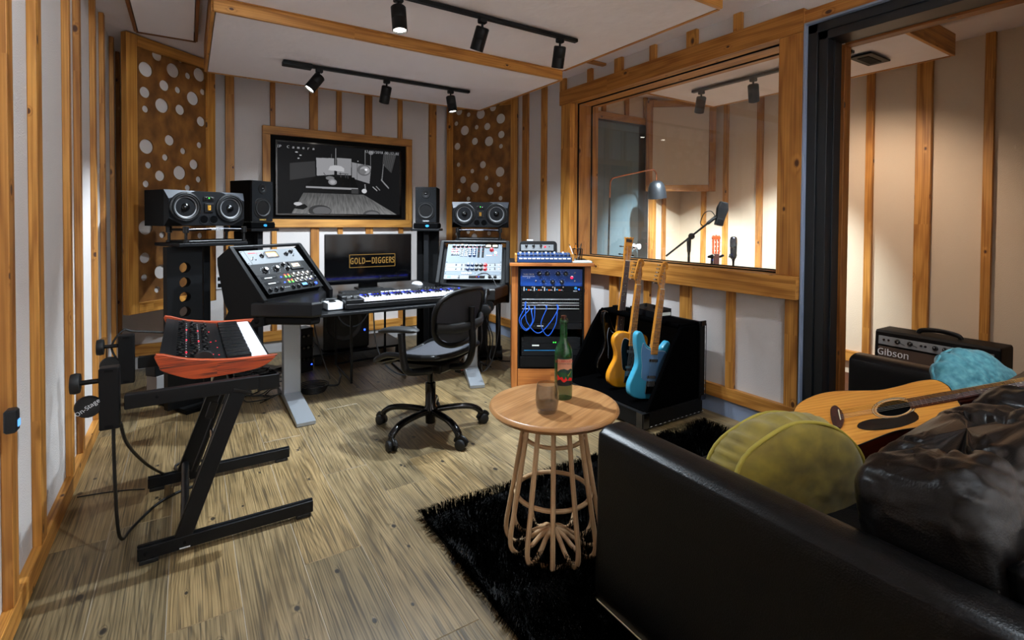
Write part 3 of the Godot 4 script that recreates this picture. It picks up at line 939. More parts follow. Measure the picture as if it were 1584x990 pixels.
func build_corner_panels():
	rng.seed = 61
	var big = 0.055
	var mid = 0.041
	var sm = 0.026
	var A = [[0.253, 2.565, mid], [0.162, 2.432, big], [0.384, 2.487, big], [0.448, 2.595, sm], [0.517, 2.482, sm], [0.624, 2.52, big], [0.154, 2.258, mid], [0.31, 2.349, mid], [0.425, 2.343, sm], [0.561, 2.308, big], [0.656, 2.385, sm], [0.157, 2.133, sm], [0.289, 2.188, big], [0.444, 2.189, mid], [0.638, 2.132, mid], [0.351, 1.929, mid], [0.163, 1.853, big], [0.621, 1.93, sm], [0.468, 1.86, sm], [0.313, 1.789, sm], [0.177, 1.713, sm], [0.269, 1.641, mid], [0.437, 1.68, big], [0.567, 1.762, mid], [0.61, 1.641, sm], [0.157, 1.57, sm], [0.508, 1.563, sm], [0.152, 1.24, big], [0.285, 1.182, sm], [0.145, 1.01, mid], [0.273, 0.894, big], [0.139, 0.863, sm], [0.241, 0.759, sm], [0.622, 1.167, sm], [0.612, 0.798, mid], [0.42, 1.36, mid], [0.55, 1.38, big], [0.44, 1.05, mid], [0.58, 0.99, sm]]
	corner_panel("drilled plywood panel across the corner behind the loudspeaker near the left wall battens", Vector2(-0.375, -4.60), Vector2(0.575, -0.5), 0.762, 0.60, 2.66, A, 0.08)
	var B = [[0.154, 2.567, mid], [0.278, 2.522, sm], [0.436, 2.515, big], [0.592, 2.573, mid], [0.69, 2.443, big], [0.115, 2.433, sm], [0.229, 2.345, big], [0.384, 2.371, sm], [0.521, 2.369, mid], [0.698, 2.267, mid], [0.131, 2.169, mid], [0.362, 2.213, mid], [0.544, 2.202, big], [0.694, 2.138, sm], [0.147, 1.957, sm], [0.467, 1.943, mid], [0.33, 1.876, sm], [0.685, 1.855, big], [0.209, 1.78, mid], [0.513, 1.791, sm], [0.362, 1.688, big], [0.667, 1.713, sm], [0.565, 1.642, mid], [0.155, 1.653, sm], [0.28, 1.56, sm], [0.693, 1.562, sm], [0.131, 1.153, sm], [0.28, 1.183, sm], [0.55, 1.17, sm], [0.359, 1.125, mid], [0.2, 1.40, big], [0.43, 1.42, mid], [0.63, 1.36, big], [0.45, 0.98, big], [0.66, 0.95, mid]]
	corner_panel("drilled plywood panel across the corner between the screen wall and the window wall", Vector2(2.555, -5.375), Vector2(0.48, 0.77), 0.90, 0.60, 2.66, B, 0.075)
	# framed cloth panel across the far booth corner
	var t = thing("cloth_panel", "timber framed cloth panel across the booth corner beside the slate door", "acoustic panel", V(4.20, 1.64, -3.845), atan2(-0.44, 0.60))
	var L = 0.74
	var h = 0.98
	for q in [[V(0.035, h / 2, 0), V(0.07, h, 0.06)], [V(L - 0.035, h / 2, 0), V(0.07, h, 0.06)], [V(L / 2, h - 0.035, 0), V(L - 0.142, 0.07, 0.058)], [V(L / 2, 0.035, 0), V(L - 0.142, 0.07, 0.058)]]:
		batten(t, q[0], q[1], "pine_b", "frame_board")
	part(G.new().box(V(L / 2, h / 2, -0.005), V(L - 0.13, h - 0.13, 0.03)), "cloth_face", "fabric_booth", t)


# ---------- small repeated fittings ----------
var stamps := {}

func stamp(key, make, m, called, parent, pos, turn = Vector3.ZERO):
	if not stamps.has(key):
		var g = make.call()
		g.st.index()
		stamps[key] = g.st.commit()
	var o = MeshInstance3D.new()
	o.mesh = stamps[key]
	o.material_override = M[m]
	o.name = called
	parent.add_child(o, true)
	o.position = pos
	o.rotation = turn
	return o

func knob(parent, x, y, z, r, h, m = "knob_black", turn = 0.0, mark = "white_print"):
	# a control knob standing out along +z, with its pointer line
	var o = stamp("knob %s %s" % [r, h], func():
		var g = G.new()
		g.at(0, 0, 0, 0, TAU4)
		g.lathe([Vector2(r * 1.1, 0), Vector2(r * 1.05, h * 0.2), Vector2(r * 0.85, h * 0.3), Vector2(r * 0.8, h * 0.9), Vector2(r * 0.7, h), Vector2(0, h)], 14)
		return g, m, "knob", parent, V(x, y, z), V(0, 0, turn))
	if mark:
		stamp("mark %s %s" % [r, h], func(): return G.new().box(V(0, r * 0.45, h), V(r * 0.16, r * 0.6, 0.0012)), mark, "pointer", o, Vector3.ZERO)
	return o

func button(parent, x, y, z, w, h, d, m, called = "button"):
	return stamp("button %s %s %s" % [w, h, d], func(): return G.new().box(V(0, 0, d / 2), V(w, h, d), minf(w, h) * 0.15), m, called, parent, V(x, y, z))

func dot(parent, x, y, z, r, m, called = "screw"):
	return stamp("dot %s" % r, func():
		var g = G.new()
		g.at(0, 0, 0, 0, TAU4)
		g.lathe([Vector2(r, 0), Vector2(r * 0.9, r * 0.5), Vector2(0, r * 0.7)], 10)
		return g, m, called, parent, V(x, y, z))

func toggle(parent, x, y, z, m = "chrome"):
	return stamp("toggle", func():
		var g = G.new()
		g.at(0, 0, 0, 0, TAU4)
		g.lathe([Vector2(0.006, 0), Vector2(0.006, 0.004), Vector2(0.003, 0.005), Vector2(0, 0.005)], 10)
		g.at(0, 0, 0)
		g.tube([V(0, 0, 0.004), V(0, 0.008, 0.018)], [0.0018, 0.003], 8)
		return g, m, "toggle", parent, V(x, y, z))

func rack_unit(called, label, frame, v0, v1, face, screws = "knob_black", w = 0.483, deep = 0.14):
	# a 19-inch unit: faceplate in the frame's plane, chassis behind it
	var t = thing(called, label, "rack unit")
	t.transform = frame * Transform3D(Basis(), V(0, (v0 + v1) / 2, 0))
	var h = v1 - v0 - 0.0012
	part(G.new().box(V(0, 0, 0.002), V(w, h, 0.004), 0.0008), "faceplate", face, t)
	part(G.new().box(V(0, 0, -deep / 2), V(w * 0.9, h * 0.94, deep)), "chassis", "black_matte", t)
	for sx in [-1, 1]:
		for sy in ([-1, 1] if h > 0.06 else [0]): dot(t, sx * (w / 2 - 0.009), sy * (h / 2 - 0.012), 0.004, 0.004, screws)
	return t

func wing(desk, base, turn, side):
	# rack wing: slanted cabinet, rounded bezel rails, arm rest running forward; side -1 left, 1 right
	var w = Node3D.new()
	w.name = "rack_wing"
	desk.add_child(w, true)
	w.position = base - desk.position
	w.rotation.y = turn
	var prof = PackedVector2Array([Vector2(0.0, -0.01), Vector2(0.015, -0.17), Vector2(-0.12, -0.20), Vector2(-0.34, -0.16), Vector2(-0.30, -0.10), Vector2(-0.34, -0.04), Vector2(-0.40, 0.20), Vector2(-0.40, 0.25), Vector2(-0.30, 0.305)])
	# profile is (z, y): turn the extrusion so it runs along x
	var g = G.new(Transform3D(Basis(V(0, 0, 1), V(0, 1, 0), V(-1, 0, 0)), V(0.31, 0, 0)))
	var inner = PackedVector2Array()
	for p in prof: inner.append(p)
	inner[0] = Vector2(-0.02, -0.03)
	inner[8] = Vector2(-0.315, 0.27)
	g.prism(inner, 0.03, 0.59)
	part(g, "rack_body", "desk_black", w)
	for e in [[0.0, 0.035], [0.585, 0.62]]:
		var c = G.new(Transform3D(Basis(V(0, 0, 1), V(0, 1, 0), V(-1, 0, 0)), V(0.31, 0, 0)))
		var rp = PackedVector2Array(prof)
		rp[0] = Vector2(0.022, -0.008)
		rp[8] = Vector2(-0.285, 0.325)
		c.prism(rp, e[0], e[1], 0.008)
		part(c, "cheek", "desk_black", w)
	part(G.new().tube([V(-0.30, 0.318, -0.296), V(0.30, 0.318, -0.296)], 0.012, 10), "top_rail", "desk_vinyl", w)
	return w

func build_desk():
	var d = thing("studio_desk", "black studio desk with two slanted rack wings on silver column legs", "desk", V(1.32, 0, -3.7))
	var o = d.position
	wing(d, V(0.645, 0.80, -3.71), 0.61, -1)
	wing(d, V(2.005, 0.80, -3.725), -0.58, 1)
	for s in [-1, 1]:
		# arm rest in front of the rack, tapering to a nose
		var pts = [Vector2(0.335, -3.56), Vector2(0.655, -3.335), Vector2(0.72, -3.36), Vector2(0.762, -3.56), Vector2(0.885, -3.95), Vector2(0.85, -4.0), Vector2(0.45, -3.72)]
		var poly = PackedVector2Array()
		if s > 0:
			pts[0] = Vector2(0.42, -3.52)
			pts[6] = Vector2(0.50, -3.74)
		for p in pts: poly.append(Vector2((p.x if s < 0 else 2.65 - p.x) - o.x, -(p.y - o.z)))
		var g = G.new(Transform3D(Basis(V(1, 0, 0), V(0, 0, -1), V(0, 1, 0)), Vector3.ZERO))
		g.prism(poly, 0.685, 0.782, 0.018, 0.8, 3)
		part(g, "arm_rest", "desk_vinyl", d)
		var low = PackedVector2Array()
		var mid = Vector2(0.62 if s < 0 else 2.03, -3.68) - Vector2(o.x, o.z)
		for p in poly: low.append(p.lerp(Vector2(mid.x, -mid.y), 0.06))
		var g2 = G.new(Transform3D(Basis(V(1, 0, 0), V(0, 0, -1), V(0, 1, 0)), Vector3.ZERO))
		g2.prism(low, 0.635, 0.69, 0.02)
		part(g2, "arm_body", "desk_black", d)
	part(G.new().box(V(1.325, 0.715, -4.22) - V(o.x, 0, o.z), V(1.12, 0.03, 0.82), 0.006), "desktop", "desk_vinyl", d)
	part(G.new().box(V(1.325, 0.675, -3.66) - V(o.x, 0, o.z), V(1.26, 0.022, 0.45), 0.005), "keyboard_shelf", "stand_black", d)
	part(G.new().box(V(0.705, 0.675, -3.45) - V(o.x, 0, o.z), V(0.02, 0.02, 0.04), 0.002), "shelf_edge", "cabinet_wood", d)
	part(G.new().box(V(1.325, 0.60, -4.30) - V(o.x, 0, o.z), V(1.3, 0.06, 0.04), 0.004), "cross_beam", "black_paint", d)
	for s in [[0.625, -3.90, 0.0, 0.54], [2.03, -3.80, -0.35, 0.40]]:
		var lg = Node3D.new()
		lg.name = "column_leg"
		d.add_child(lg, true)
		lg.position = V(s[0], 0, s[1]) - V(o.x, 0, o.z)
		lg.rotation.y = s[2]
		part(G.new().box(V(0, 0.345, 0), V(0.118, 0.57, 0.075), 0.008), "column", "silver_paint", lg)
		part(G.new().box(V(0, 0.34, -0.03), V(0.10, 0.56, 0.06), 0.006), "inner_column", "charcoal", lg)
		# foot: a shallow arch, thin at the toes
		var f = G.new(Transform3D(Basis(V(0, 0, 1), V(0, 1, 0), V(-1, 0, 0)), V(0.058, 0, 0)))
		var t = s[3]
		f.prism(PackedVector2Array([Vector2(t, 0.004), Vector2(t + 0.004, 0.026), Vector2(t - 0.03, 0.034), Vector2(0.10, 0.062), Vector2(0, 0.068), Vector2(-0.12, 0.060), Vector2(-0.25, 0.034), Vector2(-0.26, 0.004), Vector2(-0.20, 0.002), Vector2(-0.05, 0.02), Vector2(t - 0.08, 0.002)]), 0.0, 0.116, 0.004)
		part(f, "foot", "silver_paint", lg)
	part(G.new().box(V(2.085, 0.57, -3.74) - V(o.x, 0, o.z), V(0.012, 0.22, 0.04), 0.003, Vector2.ZERO, -0.5), "red_strip", "red_tag", d)
	# left rack
	var slope = -PI / 4
	var fl = Transform3D(Basis.from_euler(V(slope, 0.61, 0)), V(0.645, 0.80, -3.71)) * Transform3D(Basis(), V(0, 0.015, 0.004))
	left_rack(fl)
	var fr = Transform3D(Basis.from_euler(V(slope, -0.58, 0)), V(2.005, 0.80, -3.725)) * Transform3D(Basis(), V(0, 0.015, 0.004))
	right_rack(fr)

func meter(parent, x, y, w, h, m, rim = "black_gloss"):
	var mm = Node3D.new()
	mm.name = "meter"
	parent.add_child(mm, true)
	mm.position = V(x, y, 0.004)
	for q in [[0, h / 2 + 0.004, w + 0.016, 0.008], [0, -h / 2 - 0.004, w + 0.016, 0.008], [w / 2 + 0.004, 0, 0.008, h], [-w / 2 - 0.004, 0, 0.008, h]]:
		part(G.new().box(V(q[0], q[1], 0.004), V(q[2], q[3], 0.010), 0.002), "bezel", rim, mm)
	part(G.new().box(V(0, 0, 0.001), V(w, h, 0.002)), "dial", m, mm)
	part(G.new().box(V(-w * 0.12, -h * 0.05, 0.003), V(0.001, h * 0.75, 0.001), 0, Vector2.ZERO, 0, 0, 0.6), "needle", "dark_print", mm)
	return mm

func left_rack(f):
	var u = rack_unit("tube_compressor", "silver faced compressor with an amber glowing meter in the slanted rack", f, 0.265, 0.392, "faceplate")
	meter(u, -0.01, 0.012, 0.085, 0.042, "meter_glow", "chrome")
	knob(u, -0.095, 0.006, 0.004, 0.016, 0.02, "knob_black", 0.5)
	knob(u, 0.115, 0.006, 0.004, 0.016, 0.02, "knob_black", -0.5)
	knob(u, 0.17, 0.026, 0.004, 0.016, 0.02, "knob_black", 0.9)
	toggle(u, -0.185, -0.018, 0.004); dot(u, -0.16, -0.022, 0.004, 0.006, "dark_chrome", "jack")
	toggle(u, 0.17, -0.012, 0.004)
	part(G.new().box(V(-0.207, 0, 0.0045), V(0.0012, 0.122, 0.001)), "panel_line", "dark_print", u)
	part(G.new().box(V(-0.158, 0.037, 0.0045), V(0.055, 0.007, 0.001)), "print_line", "red_print", u)
	part(G.new().box(V(-0.125, 0.028, 0.0045), V(0.001, 0.018, 0.001)), "print_line", "red_print", u)
	part(G.new().box(V(-0.10, 0.037, 0.0045), V(0.05, 0.001, 0.001)), "print_line", "red_print", u)
	u = rack_unit("levelling_amplifier", "black faced unit with big knobs and a cream meter in the slanted rack", f, 0.165, 0.265, "faceplate_black")
	for k in [[-0.15, -0.012, 0.02], [-0.055, -0.006, 0.02], [0.02, 0.022, 0.013], [0.037, -0.016, 0.013]]:
		var kb = knob(u, k[0], k[1], 0.004, k[2], 0.024, "knob_black", 0.4)
		part(G.new().disc(V(0, 0, 0.0245), V(0, 0, 1), k[2] * 0.62, 16), "cap", "knob_silver", kb)
		for a in 9: dot(u, k[0] + cos(a * 0.6 - 0.8) * k[2] * 1.5, k[1] + sin(a * 0.6 - 0.8) * k[2] * 1.5, 0.004, 0.0018, "white_print", "scale_mark")
	part(G.new().box(V(0.125, 0.006, 0.008), V(0.11, 0.07, 0.012), 0.004), "meter_hood", "black_plastic", u)
	part(G.new().box(V(0.12, 0.006, 0.0145), V(0.065, 0.032, 0.002)), "dial", "meter_dim", u)
	part(G.new().box(V(0.128, 0.003, 0.016), V(0.022, 0.006, 0.001)), "red_zone", "red_print", u)
	for k in 2:
		u = rack_unit("preamp_strip", ["dark channel strip with silver knobs, the upper of a pair in the slanted rack", "dark channel strip with silver knobs, the lower of a pair in the slanted rack"][k], f, 0.117 - k * 0.048, 0.165 - k * 0.048, "faceplate_black", "knob_black")
		part(G.new().box(V(-0.155, 0, 0.0045), V(0.13, 0.03, 0.001)), "name_panel", "charcoal_flat", u)
		part(G.new().box(V(-0.165, -0.002, 0.0052), V(0.06, 0.008, 0.001)), "name_print", "paper", u)
		part(G.new().box(V(-0.115, 0.003, 0.0052), V(0.025, 0.006, 0.001)), "name_print", "knob_black", u)
		dot(u, -0.06, -0.006, 0.004, 0.005, "led_blue", "indicator")
		for e in 2:
			for s in 5: button(u, -0.02 + e * 0.03, -0.012 + s * 0.006, 0.004, 0.012, 0.004, 0.0015, ["led_red_small", "led_amber", "led_amber", "led_green", "led_green"][4 - s if e == 0 else 4 - s], "meter_segment")
		for e in 4: knob(u, 0.05 + e * 0.043, 0.0, 0.004, 0.018, 0.018, "knob_silver", 0.7 * e, "")
		knob(u, 0.218, 0.0, 0.004, 0.012, 0.016, "knob_black", 0.3)
	u = rack_unit("tone_shaper", "dark unit with a row of knobs, small blue display and bright blue lamp", f, 0.006, 0.069, "faceplate_black")
	for k in [-0.215, -0.165, -0.12, -0.02, 0.025]: knob(u, k, -0.002, 0.004, 0.014, 0.016, "charcoal", 0.5)
	for k in 4: dot(u, -0.085 + k * 0.012, 0.008, 0.004, 0.003, "white_print", "indicator")
	part(G.new().box(V(0.085, 0.004, 0.006), V(0.052, 0.034, 0.008), 0.003), "display_hood", "black_gloss", u)
	part(G.new().box(V(0.085, 0.009, 0.0105), V(0.042, 0.02, 0.002)), "display", "display_blue", u)
	knob(u, 0.135, -0.002, 0.004, 0.014, 0.016, "charcoal", 0.5)
	knob(u, 0.165, -0.004, 0.004, 0.010, 0.014, "charcoal", -0.4)
	part(G.new(Transform3D(Basis(), V(0.195, 0.006, 0.006))).ball(Vector3.ZERO, V(0.009, 0.009, 0.006), 14, 8), "power_lamp", "led_blue", u)
	for sx in [-1, 1]: pass

func right_rack(f):
	var u = rack_unit("summing_mixer", "silver summing mixer full of knobs and two lit meters in the slanted rack", f, 0.175, 0.397, "faceplate_grey")
	for c in 8:
		var x = -0.185 + c * 0.037
		knob(u, x, 0.082, 0.004, 0.0145, 0.02, "knob_black", 0.3 * c)
		dot(u, x + 0.018, 0.073, 0.004, 0.003, "led_red_small", "indicator")
		if c < 2:
			for r in 5:
				button(u, x - 0.010, 0.048 - r * 0.016, 0.004, 0.015, 0.012, 0.008, ["knob_red", "white_plastic", "knob_red", "white_plastic", "knob_black"][r])
				button(u, x + 0.008, 0.048 - r * 0.016, 0.004, 0.014, 0.012, 0.008, ["knob_black", "white_plastic", "knob_black", "white_plastic", "knob_black"][r])
		elif c < 4:
			for r in 6:
				button(u, x - 0.007, 0.05 - r * 0.0155, 0.004, 0.010, 0.011, 0.008, "knob_black")
				button(u, x + 0.008, 0.05 - r * 0.0155, 0.004, 0.010, 0.011, 0.008, "knob_grey" if r % 2 else "knob_black")
		elif c < 6:
			for r in 4: knob(u, x, 0.046 - r * 0.024, 0.004, 0.0135, 0.018, "knob_blue", 0.6 * r)
		else:
			part(G.new().box(V(x, 0.008, 0.0045), V(0.020, 0.11, 0.001)), "fader_scale", "charcoal", u)
			part(G.new().box(V(x, 0.008, 0.005), V(0.003, 0.10, 0.001)), "fader_slot", "black_matte", u)
			button(u, x, 0.022, 0.005, 0.006, 0.004, 0.006, "knob_red", "fader_cap")
	meter(u, 0.120, 0.088, 0.042, 0.028, "meter_white")
	meter(u, 0.178, 0.088, 0.042, 0.028, "meter_white")
	knob(u, 0.150, 0.040, 0.004, 0.018, 0.024, "knob_red", 0.4)
	part(G.new(Transform3D(Basis.from_euler(V(TAU4, 0, 0)), V(0.185, 0.012, 0.004))).lathe([Vector2(0, 0), Vector2(0.014, 0.0), Vector2(0.014, 0.001), Vector2(0, 0.001)], 18), "maker_badge", "white_print", u)
	part(G.new().box(V(0.13, -0.02, 0.0045), V(0.045, 0.008, 0.001)), "print_line", "white_print", u)
	for k in 3: dot(u, 0.168 + k * 0.014, -0.016, 0.004, 0.003, ["led_red_small", "led_green", "led_red_small"][k], "indicator")
	for k in 2:
		u = rack_unit("equaliser", ["silver equaliser with red and blue knobs, directly under the summing mixer", "silver equaliser with red and blue knobs, lower of its pair"][k], f, 0.130 - k * 0.045, 0.175 - k * 0.045, "faceplate")
		dot(u, -0.15, 0.002, 0.004, 0.008, "dark_chrome", "jack")
		for e in 2:
			for r in 2: button(u, -0.10 + e * 0.03, -0.006 + r * 0.013, 0.004, 0.012, 0.008, 0.003, "dark_print")
		var km = ["knob_blue", "knob_blue", "knob_black", "knob_black", "knob_red"]
		for e in 5: knob(u, -0.045 + e * 0.037, 0.0, 0.004, 0.0165, 0.02, km[e], 0.5 * e)
		dot(u, 0.142, 0.0, 0.004, 0.006, "dark_chrome", "jack")
		toggle(u, 0.185, 0.0, 0.004, "knob_black")
		for e in 2: dot(u, 0.213 + e * 0.01, 0.006, 0.004, 0.0025, "led_amber", "indicator")
	u = rack_unit("patch_strip", "plain grey strip with push buttons in the slanted rack", f, 0.045, 0.085, "faceplate_grey")
	for e in 5: button(u, -0.09 + e * 0.018, -0.004, 0.004, 0.013, 0.014, 0.006, "white_plastic")
	for e in 2: dot(u, 0.02 + e * 0.05, 0.0, 0.004, 0.004, "knob_black", "jack")
	u = rack_unit("interface_unit", "silver interface with a black level display and blue lamp at the rack foot", f, 0.0, 0.045, "faceplate")
	button(u, -0.20, 0.0, 0.004, 0.028, 0.016, 0.002, "led_blue", "lit_badge")
	for e in 2: button(u, -0.165 + e * 0.022, 0.0, 0.004, 0.014, 0.010, 0.002, "meter_white")
	button(u, -0.115, 0.0, 0.004, 0.016, 0.026, 0.006, "knob_black")
	part(G.new().box(V(0.035, 0.0, 0.005), V(0.135, 0.03, 0.003), 0.001), "level_display", "black_gloss", u)
	for e in 7: button(u, -0.02 + e * 0.018, 0.0, 0.0065, 0.008, 0.003, 0.001, ["charcoal", "charcoal", "charcoal", "led_red_small", "led_blue", "charcoal", "charcoal"][e], "meter_segment")
	for e in 2: knob(u, 0.145 + e * 0.045, 0.0, 0.004, 0.014, 0.018, "knob_black", 0.6)

func build_desk_things():
	# display
	var s = thing("computer_display", "black computer display showing a boxed yellow word logo", "monitor", V(1.285, 0.73, -4.20))
	part(G.new().box(V(0, 0.255, 0), V(0.73, 0.412, 0.022), 0.006), "case", "black_plastic", s)
	part(G.new().box(V(0, 0.255, 0.0115), V(0.722, 0.404, 0.002)), "screen", "screen_off", s)
	part(G.new().box(V(0, 0.09, -0.05), V(0.16, 0.18, 0.012), 0.003), "neck", "charcoal", s)
	part(G.new().box(V(0, 0.006, -0.03), V(0.20, 0.010, 0.17), 0.004), "foot", "charcoal", s)
	words("GOLD—DIGGERS", 0.052, "screen_gold", s, V(0.022, 0.238, 0.0128), Vector3.ZERO, "logo_lettering", 0.0008, false, true).scale = V(0.66, 1.0, 1.0)
	for q in [[0, 0.052, 0.385, 0.005], [0, -0.052, 0.385, 0.005], [0.192, 0, 0.005, 0.108], [-0.192, 0, 0.005, 0.108]]:
		part(G.new().box(V(0.022 + q[0], 0.238 + q[1], 0.0129), V(q[2], q[3], 0.0006)), "logo_box", "screen_gold", s)
	# typing keyboard and mouse
	var k = thing("typing_keyboard", "slim black typing keyboard lying in front of the display", "keyboard", V(1.22, 0.731, -4.03))
	part(G.new().box(V(0, 0.006, 0), V(0.44, 0.010, 0.13), 0.004), "base", "black_plastic", k)
	for r in 5:
		for c in 15: stamp("typekey", func(): return G.new().box(Vector3.ZERO, V(0.025, 0.004, 0.020), 0.001), "charcoal", "key", k, V(-0.196 + c * 0.028, 0.0125, -0.048 + r * 0.024))
	var m = thing("computer_mouse", "white computer mouse on the black desk", "mouse", V(1.74, 0.731, -4.28), 0.5)
	part(G.new().sheet(16, 10, func(u, v):
		var a = u * TAU
		var r = sin(v * PI / 2)
		return V(cos(a) * 0.032 * r, 0.028 * cos(v * PI / 2) , sin(a) * 0.058 * r), true, Vector2.ONE, -1.0), "shell", "white_plastic", m)
	part(G.new().box(V(0, 0.002, 0), V(0.045, 0.004, 0.09), 0.002), "sole", "white_plastic", m)
	# key-lit controller keyboard
	var c = thing("music_keyboard", "black controller keyboard with blue lights above its white keys", "keyboard", V(1.40, 0.687, -3.615), -0.03)
	part(G.new().box(V(0.01, 0.022, -0.01), V(1.0, 0.04, 0.285), 0.008), "lower_case", "black_plastic", c)
	part(G.new().box(V(0.01, 0.058, -0.085), V(1.0, 0.040, 0.135), 0.008), "upper_case", "desk_vinyl", c)
	part(G.new().box(V(-0.43, 0.055, 0.055), V(0.12, 0.032, 0.15), 0.006), "end_block", "black_plastic", c)
	part(G.new().box(V(0.475, 0.055, 0.055), V(0.07, 0.032, 0.15), 0.006), "end_block", "black_plastic", c)
	for e in 2:
		var g = G.new()
		g.at(-0.455 + e * 0.045, 0.066, 0.05, 0, 0, TAU4)
		g.lathe([Vector2(0, -0.012), Vector2(0.022, -0.012), Vector2(0.022, 0.012), Vector2(0, 0.012)], 20)
		part(g, "wheel", "rubber", c)
	var kw = 0.8 / 36.0
	for i in 36:
		stamp("wkey", func(): return G.new().box(Vector3.ZERO, V(kw - 0.0012, 0.022, 0.135), 0.0015), "key_white", "white_key", c, V(-0.365 + (i + 0.5) * kw, 0.061, 0.062))
		if not (i % 7 in [2, 6]) and i < 35:
			stamp("bkey", func(): return G.new().box(Vector3.ZERO, V(0.0115, 0.02, 0.085), 0.002), "key_black", "black_key", c, V(-0.365 + (i + 1.0) * kw, 0.078, 0.036))
		stamp("keyled", func(): return G.new().box(Vector3.ZERO, V(0.012, 0.003, 0.006), 0.001), "led_blue_key", "key_light", c, V(-0.365 + (i + 0.5) * kw, 0.0795, -0.012))
	for i in 8:
		button(c, -0.17 + i * 0.03, 0.078, -0.10, 0.024, 0.010, 0.006, "pad_white", "lit_button")
	for i in 8: 
		var kb = knob(c, 0.12 + i * 0.026, 0.078, -0.09, 0.008, 0.012, "knob_black", 0.4)
		kb.rotation = V(-TAU4, 0, 0)
	part(G.new().box(V(-0.27, 0.0785, -0.06), V(0.035, 0.001, 0.009)), "print_mark", "white_print", c)
	# white monitor controller
	var w = thing("volume_box", "small white box with a black dial between the arm rest and the controller keyboard", "controller", V(0.845, 0.687, -3.60), 0.05)
	part(G.new().box(V(0, 0.028, 0), V(0.105, 0.05, 0.12), 0.005), "case", "white_paint", w)
	var dg = G.new()
	dg.at(-0.008, 0.053, 0.012)
	dg.lathe([Vector2(0.025, 0), Vector2(0.024, 0.006), Vector2(0.018, 0.008), Vector2(0, 0.006)], 24)
	part(dg, "dial", "knob_black", w)
	for e in 2: part(G.new().box(V(0.032, 0.0535, -0.02 + e * 0.03), V(0.012, 0.002, 0.010), 0.0005), "print_mark", "dark_print", w)
	part(G.new().box(V(-0.002, 0.0535, -0.048), V(0.06, 0.002, 0.006)), "slot", "dark_print", w)
	# headphones hung at the nose of the far arm rest
	var h = thing("headphones", "black headphones hanging from the desk arm rest beside the wooden rack", "headphones", V(1.905, 0.60, -3.30), 0.9)
	part(G.new().tube(arc(V(0, 0.10, 0), 0.085, -0.35, PI + 0.35, 18), 0.009, 10, false, 1.0), "headband", "black_plastic", h)
	for e in [-1, 1]:
		var g = G.new()
		g.at(e * 0.078, 0.045, 0, 0, 0, -e * TAU4)
		g.lathe([Vector2(0, -0.01), Vector2(0.04, -0.01), Vector2(0.044, 0.0), Vector2(0.042, 0.022), Vector2(0.03, 0.028), Vector2(0, 0.028)], 20)
		part(g, "ear_cup", "black_plastic", h)
	# black frame under the desk
	var f = thing("metal_frame", "thin black metal table frame standing under the desk shelf", "table frame", V(1.34, 0, -4.36))
	var q = [V(-0.245, 0, 0.30), V(0.195, 0, 0.30), V(0.235, 0, -0.31), V(-0.225, 0, -0.29)]
	for e in q: part(G.new().box(e + V(0, 0.335, 0), V(0.018, 0.67, 0.018), 0.002), "leg", "stand_black", f)
	for e in [[0, 3], [1, 2], [0, 1], [3, 2]]:
		for y in ([0.655] if e == [0, 1] else [0.012, 0.655]):
			part(G.new().tube([q[e[0]] + V(0, y, 0), q[e[1]] + V(0, y, 0)], 0.009, 6), "rail", "stand_black", f)
	# subwoofer on its board
	var b = thing("floor_platform", "low dark platform on the floor carrying the subwoofer", "platform", V(1.36, 0, -4.99))
	part(G.new().box(V(0, 0.095, 0), V(0.86, 0.022, 0.60), 0.004), "board", "charcoal", b)
	for e in [[-0.38, -0.25], [0.38, -0.25], [-0.38, 0.25], [0.38, 0.25]]: part(G.new().box(V(e[0], 0.043, e[1]), V(0.06, 0.085, 0.06), 0.006), "foot_block", "rubber", b)
	var sw = thing("subwoofer", "black cube subwoofer with a blue lamp under the desk", "subwoofer", V(1.24, 0.107, -4.96))
	part(G.new().box(V(0, 0.225, 0), V(0.42, 0.44, 0.42), 0.01), "cabinet", "black_plastic", sw)
	var sg = G.new()
	sg.at(-0.02, 0.25, 0.211, 0, TAU4)
	sg.lathe([Vector2(0.165, 0), Vector2(0.16, 0.008), Vector2(0.14, 0.004), Vector2(0.12, -0.004), Vector2(0.05, -0.002), Vector2(0, 0.006)], 32)
	part(sg, "driver", "cone_black", sw)
	dot(sw, 0.165, 0.165, 0.211, 0.009, "led_blue", "power_lamp")

